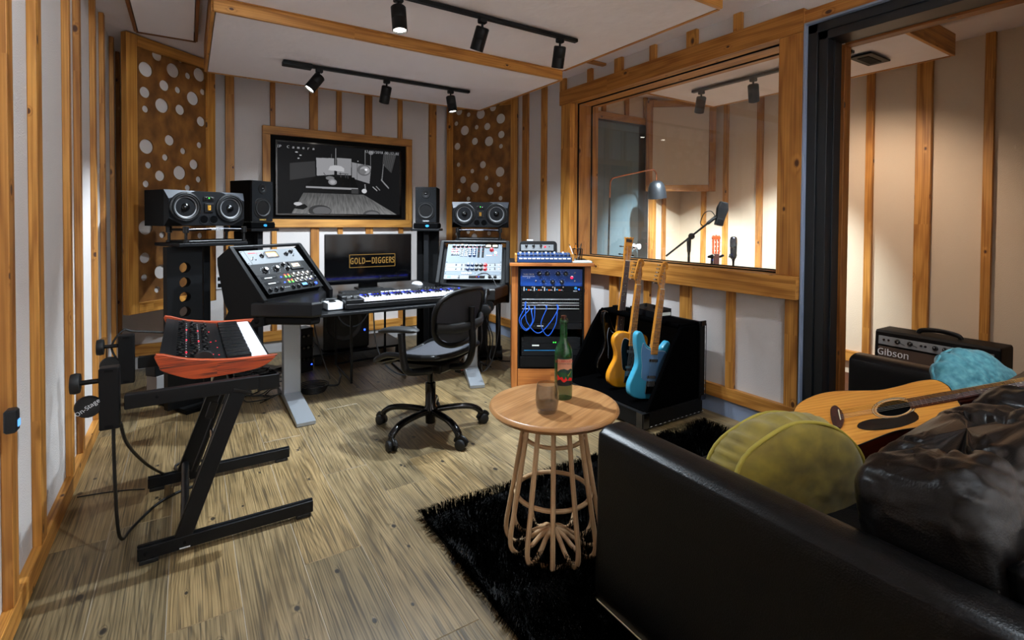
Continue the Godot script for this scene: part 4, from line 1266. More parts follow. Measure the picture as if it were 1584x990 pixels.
func monitor_speaker(label, pos, turn):
	# wide loudspeaker: two woofers, ribbon tweeter, two ports
	var t = thing("studio_monitor", label, "speaker", pos, turn, "wide studio monitors on tall stands")
	var W = 0.272
	var outline = PackedVector2Array([Vector2(-W, 0.245), Vector2(W, 0.245), Vector2(W, 0.05), Vector2(0.19, 0.0), Vector2(-0.19, 0.0), Vector2(-W, 0.05)])
	part(G.new().prism(PackedVector2Array([Vector2(-W, 0.245), Vector2(W, 0.245), Vector2(W, 0.0), Vector2(-W, 0.0)]), -0.30, -0.035, 0.004), "cabinet", "black_matte", t)
	# front moulding narrows towards its face
	var g = G.new()
	var face = PackedVector2Array([Vector2(-0.09, 0.24), Vector2(0.09, 0.24), Vector2(0.258, 0.185), Vector2(0.258, 0.055), Vector2(0.17, 0.006), Vector2(-0.17, 0.006), Vector2(-0.258, 0.055), Vector2(-0.258, 0.185)])
	var back = PackedVector2Array([Vector2(-0.09, 0.245), Vector2(0.09, 0.245), Vector2(W, 0.245), Vector2(W, 0.0), Vector2(0.17, 0.0), Vector2(-0.17, 0.0), Vector2(-W, 0.0), Vector2(-W, 0.245)])
	for i in 8:
		var j = (i + 1) % 8
		var a = V(face[i].x, face[i].y, 0.0)
		var b = V(face[j].x, face[j].y, 0.0)
		var c = V(back[j].x, back[j].y, -0.036)
		var d = V(back[i].x, back[i].y, -0.036)
		var n = (b - a).cross(d - a).normalized()
		if n.dot((a + b) / 2 - V(0, 0.12, -0.05)) < 0: n = -n
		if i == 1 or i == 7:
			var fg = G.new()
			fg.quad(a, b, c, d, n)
			part(fg, "corner_facet", "facet_lit_grey", t)  # upper facets only: their reflected light is in the colour
		else: g.quad(a, b, c, d, n)
	var ix = Geometry2D.triangulate_polygon(face)
	for k in ix.size() / 3:
		var a = face[ix[k * 3]]
		var b = face[ix[k * 3 + 1]]
		var c = face[ix[k * 3 + 2]]
		g.tri(V(a.x, a.y, 0), V(b.x, b.y, 0), V(c.x, c.y, 0), V(0, 0, 1), V(0, 0, 1), V(0, 0, 1), a, b, c)
	part(g, "baffle", "charcoal", t)
	for s in [-1, 1]:
		var d = Node3D.new()
		d.name = "woofer"
		t.add_child(d, true)
		d.position = V(s * 0.152, 0.130, 0.0)
		part(G.new().at(0, 0, 0, 0, TAU4).lathe([Vector2(0.104, 0), Vector2(0.102, 0.007), Vector2(0.092, 0.010), Vector2(0.086, 0.004)], 36), "rim", "black_plastic", d)
		part(G.new().at(0, 0, 0, 0, TAU4).lathe([Vector2(0.087, 0.004), Vector2(0.082, 0.011), Vector2(0.076, 0.010), Vector2(0.071, 0.003)], 36), "surround", "rubber", d)
		part(G.new().at(0, 0, 0, 0, TAU4).lathe([Vector2(0.0, -0.018), Vector2(0.026, -0.018), Vector2(0.050, -0.006), Vector2(0.072, 0.003)].duplicate(), 36), "cone", "cone_grey", d)
		part(G.new().at(0, 0, 0, 0, TAU4).lathe([Vector2(0.031, -0.016), Vector2(0.028, 0.0), Vector2(0.018, 0.011), Vector2(0, 0.015)], 24), "dust_cap", "black_gloss", d)
		for a in 6: dot(d, cos(a * TAU / 6 + 0.5) * 0.097, sin(a * TAU / 6 + 0.5) * 0.097, 0.008, 0.004, "black_plastic")
		var p = Node3D.new()
		p.name = "port"
		t.add_child(p, true)
		p.position = V(s * 0.034, 0.045, 0)
		part(G.new().at(0, 0, 0, 0, TAU4).lathe([Vector2(0.032, 0.0), Vector2(0.031, 0.003), Vector2(0.027, 0.002), Vector2(0.024, -0.03)], 28), "flare", "charcoal", p)
		part(G.new().disc(V(0, 0, 0.0008), V(0, 0, 1), 0.026, 24), "bore", "foam", p)
	part(G.new().box(V(0, 0.128, 0.002), V(0.062, 0.062, 0.008), 0.003), "tweeter_plate", "black_plastic", t)
	var tw = G.new()
	for k in 6: tw.box(V(0, 0.113 + k * 0.006, 0.007), V(0.022, 0.004, 0.004), 0.0008)
	part(tw, "ribbon", "gold_fold", t)
	part(G.new().box(V(0, 0.193, 0.002), V(0.075, 0.026, 0.006), 0.003), "control_plate", "black_plastic", t)
	knob(t, -0.022, 0.195, 0.005, 0.006, 0.008, "dark_chrome")
	knob(t, 0.02, 0.195, 0.005, 0.006, 0.008, "dark_chrome")
	button(t, 0.0, 0.197, 0.005, 0.005, 0.009, 0.002, "led_green", "power_lamp")
	return t

func speaker_cradle(label, pos, turn):
	# two tubular frames joined by rubber-footed posts
	var t = thing("speaker_cradle", label, "speaker cradle", pos, turn, "cradles under the wide studio monitors")
	for y in [0.008, 0.088]:
		for s in [[V(-0.20, y, 0.10), V(0.20, y, 0.10)], [V(-0.20, y, -0.12), V(0.20, y, -0.12)], [V(-0.20, y, -0.12), V(-0.20, y, 0.10)], [V(0.20, y, -0.12), V(0.20, y, 0.10)]]:
			if y > 0.05 and s[0].z == s[1].z and s[0].z > 0: part(G.new().tube([s[0], (s[0] + s[1]) / 2 + V(0, 0.006, 0.006), s[1]], 0.009, 8), "front_bar", "dark_chrome", t)
			else: part(G.new().tube(s, 0.008, 8), "bar", "black_plastic", t)
	for x in [-0.20, 0.20]:
		for z in [-0.12, 0.10]:
			part(G.new(Transform3D(Basis(), V(x, 0, z))).lathe([Vector2(0, 0.0), Vector2(0.019, 0.0), Vector2(0.019, 0.014), Vector2(0.009, 0.016), Vector2(0.009, 0.066), Vector2(0.019, 0.068), Vector2(0.019, 0.108), Vector2(0.015, 0.111), Vector2(0, 0.111)], 16), "post", "black_plastic", t)
	words("ISOACOUSTICS", 0.009, "white_print", t, V(0.0, 0.09, 0.118), Vector3.ZERO)
	return t

func tall_stand(label, pos, turn, top, holes, colx = -0.045):
	# broad column with round holes, top plate and floor plate
	var t = thing("speaker_stand", label, "speaker stand", pos, turn, "tall stands with drilled columns")
	part(G.new().box(V(0, top - 0.012, 0), V(0.47, 0.024, 0.33), 0.004), "top_plate", "stand_black", t)
	part(G.new().box(V(0.0, 0.015, -0.03), V(0.42, 0.03, 0.44), 0.004), "floor_plate", "black_matte", t)
	var cs = CSGCombiner3D.new()
	cs.name = "column"
	t.add_child(cs)
	var b = CSGBox3D.new()
	b.name = "plate"
	b.size = V(0.225, top - 0.054, 0.05)
	b.position = V(colx, (top - 0.054) / 2 + 0.03, 0.07)
	b.material = M["black_paint"]
	cs.add_child(b)
	for y in holes:
		var c = CSGCylinder3D.new()
		c.name = "hole"
		c.operation = CSGShape3D.OPERATION_SUBTRACTION
		c.radius = 0.036
		c.height = 0.2
		c.sides = 28
		c.rotation.x = TAU4
		c.position = V(colx, y, 0.07)
		c.material = M["black_matte"]
		cs.add_child(c, true)
	part(G.new().box(V(colx + 0.215, top / 2 + 0.003, -0.06), V(0.05, top - 0.054, 0.05), 0.004), "side_post", "stand_black", t)
	return t

func small_monitor(label, pos, turn, badge):
	var t = thing("bookshelf_speaker", label, "speaker", pos, turn, "small two-way speakers either side of the screen")
	part(G.new().box(V(0, 0.172, -0.14), V(0.205, 0.344, 0.25), 0.004), "cabinet", "black_matte", t)
	part(G.new().box(V(0, 0.172, -0.008), V(0.201, 0.340, 0.024), 0.004), "baffle", "charcoal", t)
	part(G.new().prism(round_rect(0.165, 0.165, 0.06, 6), 0.003, 0.008, 0.002), "woofer_frame", "black_plastic", t).position = V(0, 0.115, 0)
	var w = Node3D.new()
	w.name = "woofer"
	t.add_child(w)
	w.position = V(0, 0.115, 0.006)
	part(G.new().at(0, 0, 0, 0, TAU4).lathe([Vector2(0.074, 0.0), Vector2(0.070, 0.008), Vector2(0.064, 0.008), Vector2(0.058, 0.003)], 32), "surround", "rubber", w)
	part(G.new().at(0, 0, 0, 0, TAU4).lathe([Vector2(0.0, -0.012), Vector2(0.018, -0.012), Vector2(0.04, -0.004), Vector2(0.059, 0.003)], 32), "cone", "black_gloss", w)
	part(G.new().at(0, 0, 0, 0, TAU4).lathe([Vector2(0.022, -0.012), Vector2(0.016, -0.004), Vector2(0, 0.0)], 20), "dust_cap", "black_gloss", w)
	part(G.new().at(0, 0.275, 0.004, 0, TAU4).lathe([Vector2(0.042, 0.0), Vector2(0.040, 0.004), Vector2(0.022, 0.004), Vector2(0.014, 0.002), Vector2(0.010, 0.007), Vector2(0, 0.009)], 28), "tweeter", "black_plastic", t)
	for s in [[-0.085, 0.32], [0.085, 0.32], [-0.085, 0.03], [0.085, 0.03]]: dot(t, s[0], s[1], 0.004, 0.005, "black_plastic")
	words("TANNOY", 0.012, badge, t, V(0, 0.017, 0.0045))
	return t

func foam_pad(label, pos, turn):
	var t = thing("isolation_pad", label, "speaker pad", pos, turn, "foam pads with a blue badge under the small speakers")
	part(G.new().box(V(0, 0.025, -0.12), V(0.235, 0.048, 0.27), 0.008), "foam_block", "foam", t)
	part(G.new().box(V(0, 0.052, -0.12), V(0.225, 0.006, 0.26), 0.002), "steel_plate", "black_paint", t)
	var g = G.new(Transform3D(Basis.from_euler(V(TAU4, 0, 0)).scaled_local(V(1.6, 1, 1)), V(0.015, 0.026, 0.016)))
	g.lathe([Vector2(0.0, 0), Vector2(0.011, 0.0), Vector2(0.011, 0.001), Vector2(0.0, 0.0015)], 16)
	part(g, "badge", "blue_print", t)
	return t

func build_sound():
	# left pair
	var tl = 0.465
	tall_stand("tall black speaker stand with four round holes beside the left wall", V(0.09, 0, -4.23), tl, 1.143, [0.975, 0.875, 0.775, 0.675], -0.165)
	speaker_cradle("black cradle with a bright front bar on the stand near the left wall", V(0.125, 1.144, -4.20), tl)
	monitor_speaker("wide black studio monitor on the stand near the left wall battens", V(0.127, 1.257, -4.155) , tl)
	var tr = -0.54
	tall_stand("tall black speaker stand standing before the panel by the window wall", V(2.40, 0, -4.28), tr, 1.128, [0.975, 0.875, 0.775])
	speaker_cradle("black cradle with a bright front bar on the stand behind the silver mixer", V(2.36, 1.129, -4.25), tr)
	monitor_speaker("wide black studio monitor above the silver summing mixer", V(2.345, 1.242, -4.20), tr)
	# small pair
	for s in [[V(0.53, 0, -4.70), 0.56, 1.287, "gold_print", "near the left monitor"], [V(1.925, 0, -4.52), -0.54, 1.285, "white_print", "beside the silver mixer"]]:
		var l = s[3] == "gold_print"
		small_monitor("small black two-way speaker with a %s name badge beside the wall screen" % ("gold" if l else "white"), V(s[0].x, s[2], s[0].z), s[1], s[3])
		foam_pad("black foam pad with blue badge under the speaker with the %s name badge" % ("gold" if l else "white"), V(s[0].x, s[2] - 0.056, s[0].z), s[1])
		var t = thing("speaker_pole", "black stand with a grey pole under the speaker with the %s name badge" % ("gold" if l else "white"), "speaker stand", V(s[0].x, 0, s[0].z), s[1], "pole stands of the small speakers")
		part(G.new().box(V(0, s[2] - 0.068, -0.11), V(0.27, 0.022, 0.30), 0.004), "top_plate", "stand_black", t)
		part(G.new().box(V(0, 0.015, -0.12), V(0.30, 0.03, 0.34), 0.004), "floor_plate", "stand_black", t)
		part(G.new().box(V(0.0, (s[2] - 0.05) / 2, -0.05), V(0.05, s[2] - 0.11, 0.05), 0.006), "pole", "charcoal_flat", t)
		part(G.new().box(V(0.0, (s[2] - 0.05) / 2, -0.17), V(0.21, s[2] - 0.11, 0.10), 0.006), "rear_column", "black_matte", t)

# ---------- wall screen ----------
func fill(im, poly, shade, W, Hh):
	var p = PackedVector2Array()
	var lo = Vector2(1e9, 1e9)
	var hi = -lo
	for q in poly:
		var v = Vector2(q[0] * W, q[1] * Hh)
		p.append(v)
		lo = lo.min(v)
		hi = hi.max(v)
	for y in range(maxi(0, int(lo.y)), mini(Hh - 1, int(hi.y)) + 1):
		for x in range(maxi(0, int(lo.x)), mini(W - 1, int(hi.x)) + 1):
			if Geometry2D.is_point_in_polygon(Vector2(x + 0.5, y + 0.5), p): im.set_pixel(x, y, Color(shade, shade, shade * 1.02))

func oval(cx, cy, rx, ry, n = 24):
	var out = []
	for i in n: out.append([cx + cos(TAU * i / n) * rx, cy + sin(TAU * i / n) * ry])
	return out

func screen_picture():
	# what the wall screen shows: a camera view of a live room in black and white
	var W = 480
	var Hh = 270
	var im = Image.create(W, Hh, false, Image.FORMAT_RGB8)
	im.fill(Color(0.085, 0.085, 0.09))
	var nz = noise(9, 0.05, 3)
	var f = PackedVector2Array([Vector2(0.19 * W, 0.70 * Hh), Vector2(0.68 * W, 0.70 * Hh), Vector2(0.98 * W, Hh), Vector2(0.10 * W, Hh)])
	for y in range(int(0.68 * Hh), Hh):
		for x in W:
			if Geometry2D.is_point_in_polygon(Vector2(x, y), f):
				var s = 0.30 + 0.10 * nz.get_noise_2d(x * 4.0 - (x - W * 0.45) * y * 0.008, y * 0.4) + 0.16 * float(y - 0.68 * Hh) / (0.32 * Hh)
				im.set_pixel(x, y, Color(s, s, s))
	fill(im, [[0.09, 0.29], [0.28, 0.24], [0.285, 0.46], [0.09, 0.53]], 0.20, W, Hh)
	fill(im, [[0.29, 0.19], [0.433, 0.18], [0.433, 0.42], [0.295, 0.45]], 0.55, W, Hh)
	fill(im, [[0.455, 0.17], [0.575, 0.17], [0.573, 0.42], [0.457, 0.42]], 0.52, W, Hh)
	fill(im, [[0.578, 0.22], [0.745, 0.26], [0.73, 0.53], [0.58, 0.46]], 0.50, W, Hh)
	fill(im, [[0.62, 0.23], [0.624, 0.23], [0.624, 0.48], [0.62, 0.48]], 0.32, W, Hh)
	fill(im, [[0.29, 0.45], [0.60, 0.45], [0.632, 0.60], [0.21, 0.60]], 0.055, W, Hh)
	fill(im, [[0.21, 0.605], [0.632, 0.605], [0.632, 0.635], [0.21, 0.63]], 0.55, W, Hh)
	fill(im, [[0.21, 0.64], [0.632, 0.645], [0.60, 0.70], [0.26, 0.69]], 0.08, W, Hh)
	fill(im, [[0.443, 0.03], [0.448, 0.03], [0.448, 0.31], [0.443, 0.31]], 0.6, W, Hh)
	fill(im, [[0.41, 0.12], [0.413, 0.12], [0.413, 0.19], [0.41, 0.19]], 0.5, W, Hh)
	fill(im, [[0.40, 0.30], [0.44, 0.28], [0.49, 0.29], [0.515, 0.32], [0.515, 0.37], [0.385, 0.36]], 0.68, W, Hh)
	fill(im, oval(0.40, 0.475, 0.035, 0.03), 0.42, W, Hh)
	fill(im, oval(0.42, 0.53, 0.035, 0.045), 0.50, W, Hh)
	fill(im, oval(0.42, 0.53, 0.02, 0.028), 0.62, W, Hh)
	for q in [[0.345, 0.40, 0.37, 0.46], [0.48, 0.38, 0.485, 0.46], [0.52, 0.40, 0.525, 0.46], [0.54, 0.41, 0.545, 0.47]]: fill(im, [[q[0], q[1]], [q[0] + 0.006, q[1]], [q[2] + 0.006, q[3]], [q[2], q[3]]], 0.25, W, Hh)
	fill(im, [[0.47, 0.395], [0.55, 0.395], [0.55, 0.405], [0.47, 0.405]], 0.15, W, Hh)
	fill(im, oval(0.682, 0.33, 0.058, 0.085), 0.36, W, Hh)
	fill(im, oval(0.69, 0.33, 0.042, 0.06), 0.58, W, Hh)
	fill(im, oval(0.672, 0.35, 0.03, 0.04), 0.42, W, Hh)
	fill(im, oval(0.70, 0.32, 0.012, 0.018), 0.9, W, Hh)
	fill(im, [[0.69, 0.03], [0.694, 0.03], [0.694, 0.25], [0.69, 0.25]], 0.55, W, Hh)
	fill(im, [[0.738, 0.08], [0.742, 0.08], [0.742, 0.25], [0.738, 0.25]], 0.45, W, Hh)
	fill(im, oval(0.742, 0.06, 0.022, 0.028), 0.45, W, Hh)
	fill(im, [[0.855, 0.05], [0.97, 0.05], [0.925, 0.35], [0.845, 0.22]], 0.26, W, Hh)
	for k in 6: fill(im, [[0.865 + k * 0.018, 0.06], [0.869 + k * 0.018, 0.06], [0.856 + k * 0.013, 0.24 + k * 0.02], [0.852 + k * 0.013, 0.24 + k * 0.02]], 0.16, W, Hh)
	fill(im, [[0.835, 0.46], [0.85, 0.22], [0.856, 0.22], [0.845, 0.46]], 0.42, W, Hh)
	fill(im, [[0.835, 0.45], [0.905, 0.58], [0.90, 0.60], [0.83, 0.47]], 0.50, W, Hh)
	fill(im, [[0.76, 0.57], [0.80, 0.63], [0.795, 0.64], [0.755, 0.58]], 0.6, W, Hh)
	fill(im, [[0.79, 0.56], [0.825, 0.62], [0.82, 0.63], [0.785, 0.57]], 0.5, W, Hh)
	fill(im, [[0.685, 0.54], [0.695, 0.54], [0.70, 0.62], [0.69, 0.62]], 0.5, W, Hh)
	fill(im, oval(0.685, 0.645, 0.022, 0.035), 0.75, W, Hh)
	fill(im, [[0.575, 0.62], [0.635, 0.62], [0.635, 0.69], [0.575, 0.69]], 0.22, W, Hh)
	fill(im, oval(0.15, 0.86, 0.032, 0.025), 0.72, W, Hh)
	fill(im, [[0.10, 0.92], [0.20, 0.86], [0.225, 0.90], [0.19, 0.94]], 0.08, W, Hh)
	fill(im, oval(0.32, 0.955, 0.09, 0.085), 0.22, W, Hh)
	fill(im, oval(0.335, 0.955, 0.072, 0.06), 0.38, W, Hh)
	fill(im, oval(0.75, 1.0, 0.075, 0.07), 0.30, W, Hh)
	fill(im, oval(0.755, 1.005, 0.06, 0.05), 0.42, W, Hh)
	for q in [[0.14, 0.13, 0.03], [0.17, 0.17, 0.025], [0.155, 0.215, 0.022], [0.63, 0.20, 0.012]]: fill(im, oval(q[0], q[1], q[2] * 0.4, 0.008, 10), 0.7, W, Hh)
	return tex(im)

func build_wall_screen():
	rng.seed = 91
	var tr = struct("trim_1")
	batten(tr, V(1.365, 2.172, -5.395), V(1.51, 0.082, 0.06), "pine_c", "frame_board")
	batten(tr, V(1.365, 1.272, -5.395), V(1.51, 0.082, 0.06), "pine_c", "frame_board")
	batten(tr, V(0.644, 1.722, -5.395), V(0.068, 0.818, 0.06), "pine_c", "frame_board")
	batten(tr, V(2.086, 1.722, -5.395), V(0.068, 0.818, 0.06), "pine_c", "frame_board")
	var t = thing("wall_screen", "flat wall screen showing a black and white camera view, in a timber surround", "television", V(1.365, 1.722, -5.39))
	part(G.new().box(V(0, 0, -0.012), V(1.374, 0.818, 0.022)), "back_panel", "black_matte", t)
	for q in [[0, 0.357, 1.27, 0.02], [0, -0.357, 1.27, 0.02], [0.625, 0, 0.02, 0.70], [-0.625, 0, 0.02, 0.70]]:
		part(G.new().box(V(q[0] - 0.01, q[1] - 0.004, 0.016), V(q[2], q[3], 0.032), 0.003), "bezel", "black_gloss", t)
	var m = mat("screen_picture", Color(0.02, 0.02, 0.02), 0.12, 0.0, {"emission_enabled": true, "emission": Color.WHITE, "emission_operator": BaseMaterial3D.EMISSION_OP_MULTIPLY, "emission_texture": screen_picture(), "metallic_specular": 0.12, "emission_energy_multiplier": 0.85})
	var g = G.new()
	g.quad(V(-0.626, -0.354, 0.026), V(0.606, -0.354, 0.026), V(0.606, 0.346, 0.026), V(-0.626, 0.346, 0.026), V(0, 0, 1), Vector2(0, 1), Vector2(1, 1), Vector2(1, 0), Vector2(0, 0))
	part(g, "picture", m, t)
	words("IP  C a m e r a", 0.026, "screen_text", t, V(-0.46, 0.30, 0.0265), Vector3.ZERO, "caption_lettering", 0.0006, true).scale = V(1.1, 0.9, 1)
	words("12/10/2018 00:17:02", 0.024, "screen_text", t, V(0.41, 0.315, 0.0265), Vector3.ZERO, "caption_lettering", 0.0006, true, true)

func build_chair():
	var t = thing("office_chair", "black office chair with a mesh seat, looped backrest and five castors", "chair", V(1.265, 0, -2.89), 0.47)
	# base
	var base = Node3D.new()
	base.name = "star_base"
	t.add_child(base)
	base.rotation.y = -0.47
	for k in 5:
		var a = deg_to_rad(84.0 + 72.0 * k)
		var d = V(cos(a), 0, sin(a))
		var pts = [V(0, 0.125, 0) + d * 0.02, V(0, 0.13, 0) + d * 0.10, V(0, 0.128, 0) + d * 0.20, V(0, 0.115, 0) + d * 0.27, V(0, 0.088, 0) + d * 0.315, V(0, 0.072, 0) + d * 0.325]
		part(G.new().tube(smooth(pts, 3), 0.023, 10, false, 0.8), "leg", "black_gloss", base)
		var c = Node3D.new()
		c.name = "castor"
		base.add_child(c, true)
		c.position = d * 0.33
		c.rotation.y = -a + [0.5, 1.2, -0.3, 0.9, 0.2][k]
		for s in [-1, 1]:
			part(G.new().at(0.012, 0.03, s * 0.017, 0, TAU4).lathe([Vector2(0, -0.011), Vector2(0.026, -0.011), Vector2(0.030, -0.008), Vector2(0.030, 0.008), Vector2(0.026, 0.011), Vector2(0, 0.011)], 20), "wheel", "rubber", c)
		part(G.new().tube([V(0, 0.045, 0), V(0, 0.085, 0)], 0.012, 8), "pin", "black_plastic", c)
		part(G.new().tube(arc(V(0.012, 0.03, 0), 0.033, 0.3, PI - 0.2, 8), 0.010, 8, false, 2.0), "hood", "black_plastic", c)
	part(G.new().lathe([Vector2(0, 0.05), Vector2(0.03, 0.05), Vector2(0.032, 0.10), Vector2(0.045, 0.115), Vector2(0.045, 0.145), Vector2(0.032, 0.16), Vector2(0.032, 0.30), Vector2(0.02, 0.305), Vector2(0.02, 0.41), Vector2(0, 0.41)], 24), "gas_column", "black_gloss", t)
	part(G.new().box(V(0, 0.425, 0.02), V(0.20, 0.06, 0.28), 0.015), "tilt_mechanism", "black_plastic", t)
	part(G.new().box(V(0.13, 0.40, 0.04), V(0.14, 0.02, 0.03), 0.006), "tilt_lever", "dark_chrome", t)
	# seat: mesh pan in a frame, nose rolling down at the front (-z)
	var pan = func(u, v):
		var x = (u - 0.5) * 2.0
		var z = lerpf(-0.24, 0.21, v)
		var w = 0.235 * (1.0 - 0.18 * pow(absf(v - 0.4) * 1.4, 2.5))
		var y = 0.492 + 0.018 * x * x - 0.055 * pow(clampf((0.35 - v) / 0.35, 0, 1), 2.0) + 0.018 * pow(v, 3.0)
		return V(x * w, y, z)
	part(G.new().sheet(14, 14, pan, false, Vector2(1, 1), -1.0), "seat_mesh", "chair_mesh", t)
	var rim = []
	for k in 14: rim.append(pan.call(k / 14.0, 0.0))
	for k in 14: rim.append(pan.call(1.0, k / 14.0))
	for k in 14: rim.append(pan.call(1.0 - k / 14.0, 1.0))
	for k in 14: rim.append(pan.call(0.0, 1.0 - k / 14.0))
	part(G.new().tube(rim, 0.018, 8, true), "seat_frame", "black_plastic", t)
	part(G.new().sheet(10, 10, func(u, v): return pan.call(u * 0.9 + 0.05, v * 0.9 + 0.05) - V(0, 0.04, 0)), "seat_underside", "black_matte", t)
	# backrest: curved loop with mesh and lumbar bar
	var back = func(a, k):
		var x = cos(a) * 0.225 * k
		var s = sin(a)
		var y = 0.735 + (s * 0.165 if s > 0 else s * 0.165) * k
		var wv = absf(x) / 0.225
		return V(x * (1.0 + 0.12 * s), y, 0.235 + 0.06 * (y - 0.6) / 0.3 - 0.055 * wv * wv)
	var loop = []
	for k in 40:
		var a = TAU * k / 40
		var q = V(signf(cos(a)) * pow(absf(cos(a)), 0.7), signf(sin(a)) * pow(absf(sin(a)), 0.7), 0)
		loop.append(back.call(atan2(q.y, q.x), q.length() / maxf(absf(q.x), absf(q.y)) if false else minf(1.18, q.length())))
	part(G.new().tube(loop, 0.016, 10, true), "back_frame", "black_plastic", t)
	part(G.new().sheet(40, 5, func(u, v): return back.call(u * TAU, 0.02 + 0.98 * v), true), "back_mesh", "chair_mesh", t)
	part(G.new().tube(smooth([V(-0.22, 0.70, 0.225), V(-0.12, 0.69, 0.285), V(0, 0.69, 0.30), V(0.12, 0.69, 0.285), V(0.22, 0.70, 0.225)], 5), 0.018, 8, false, 1.6), "lumbar_bar", "rubber", t)
	part(G.new().tube(smooth([V(0, 0.42, 0.14), V(0, 0.45, 0.27), V(0, 0.56, 0.315), V(0, 0.69, 0.31), V(0, 0.80, 0.31)], 5), 0.02, 10), "back_support", "black_plastic", t)
	for s in [-1, 1]:
		part(G.new().tube(smooth([V(s * 0.12, 0.42, 0.10), V(s * 0.26, 0.44, 0.06), V(s * 0.285, 0.50, 0.04), V(s * 0.285, 0.66, 0.02)], 5), 0.022, 10), "arm_post", "black_plastic", t)
		part(G.new().sheet(24, 10, func(u, v):
			var a = v * TAU
			var taper = sqrt(maxf(0.0, 1.0 - pow(absf(u * 2.0 - 1.0), 4.0)))
			return V(s * 0.285 - s * 0.02 * u + cos(a) * 0.045 * taper, 0.682 + sin(a) * 0.018 * taper - 0.03 * pow(1.0 - u, 3.0), lerpf(-0.15, 0.13, u)), false, Vector2.ONE, -1.0), "arm_pad", "rubber", t)
	part(G.new().box(V(0.16, 0.37, 0.10), V(0.035, 0.07, 0.05), 0.006), "tension_knob", "black_plastic", t)
	part(G.new().box(V(0.16, 0.37, 0.127), V(0.02, 0.03, 0.003)), "warning_label", "knob_red", t)

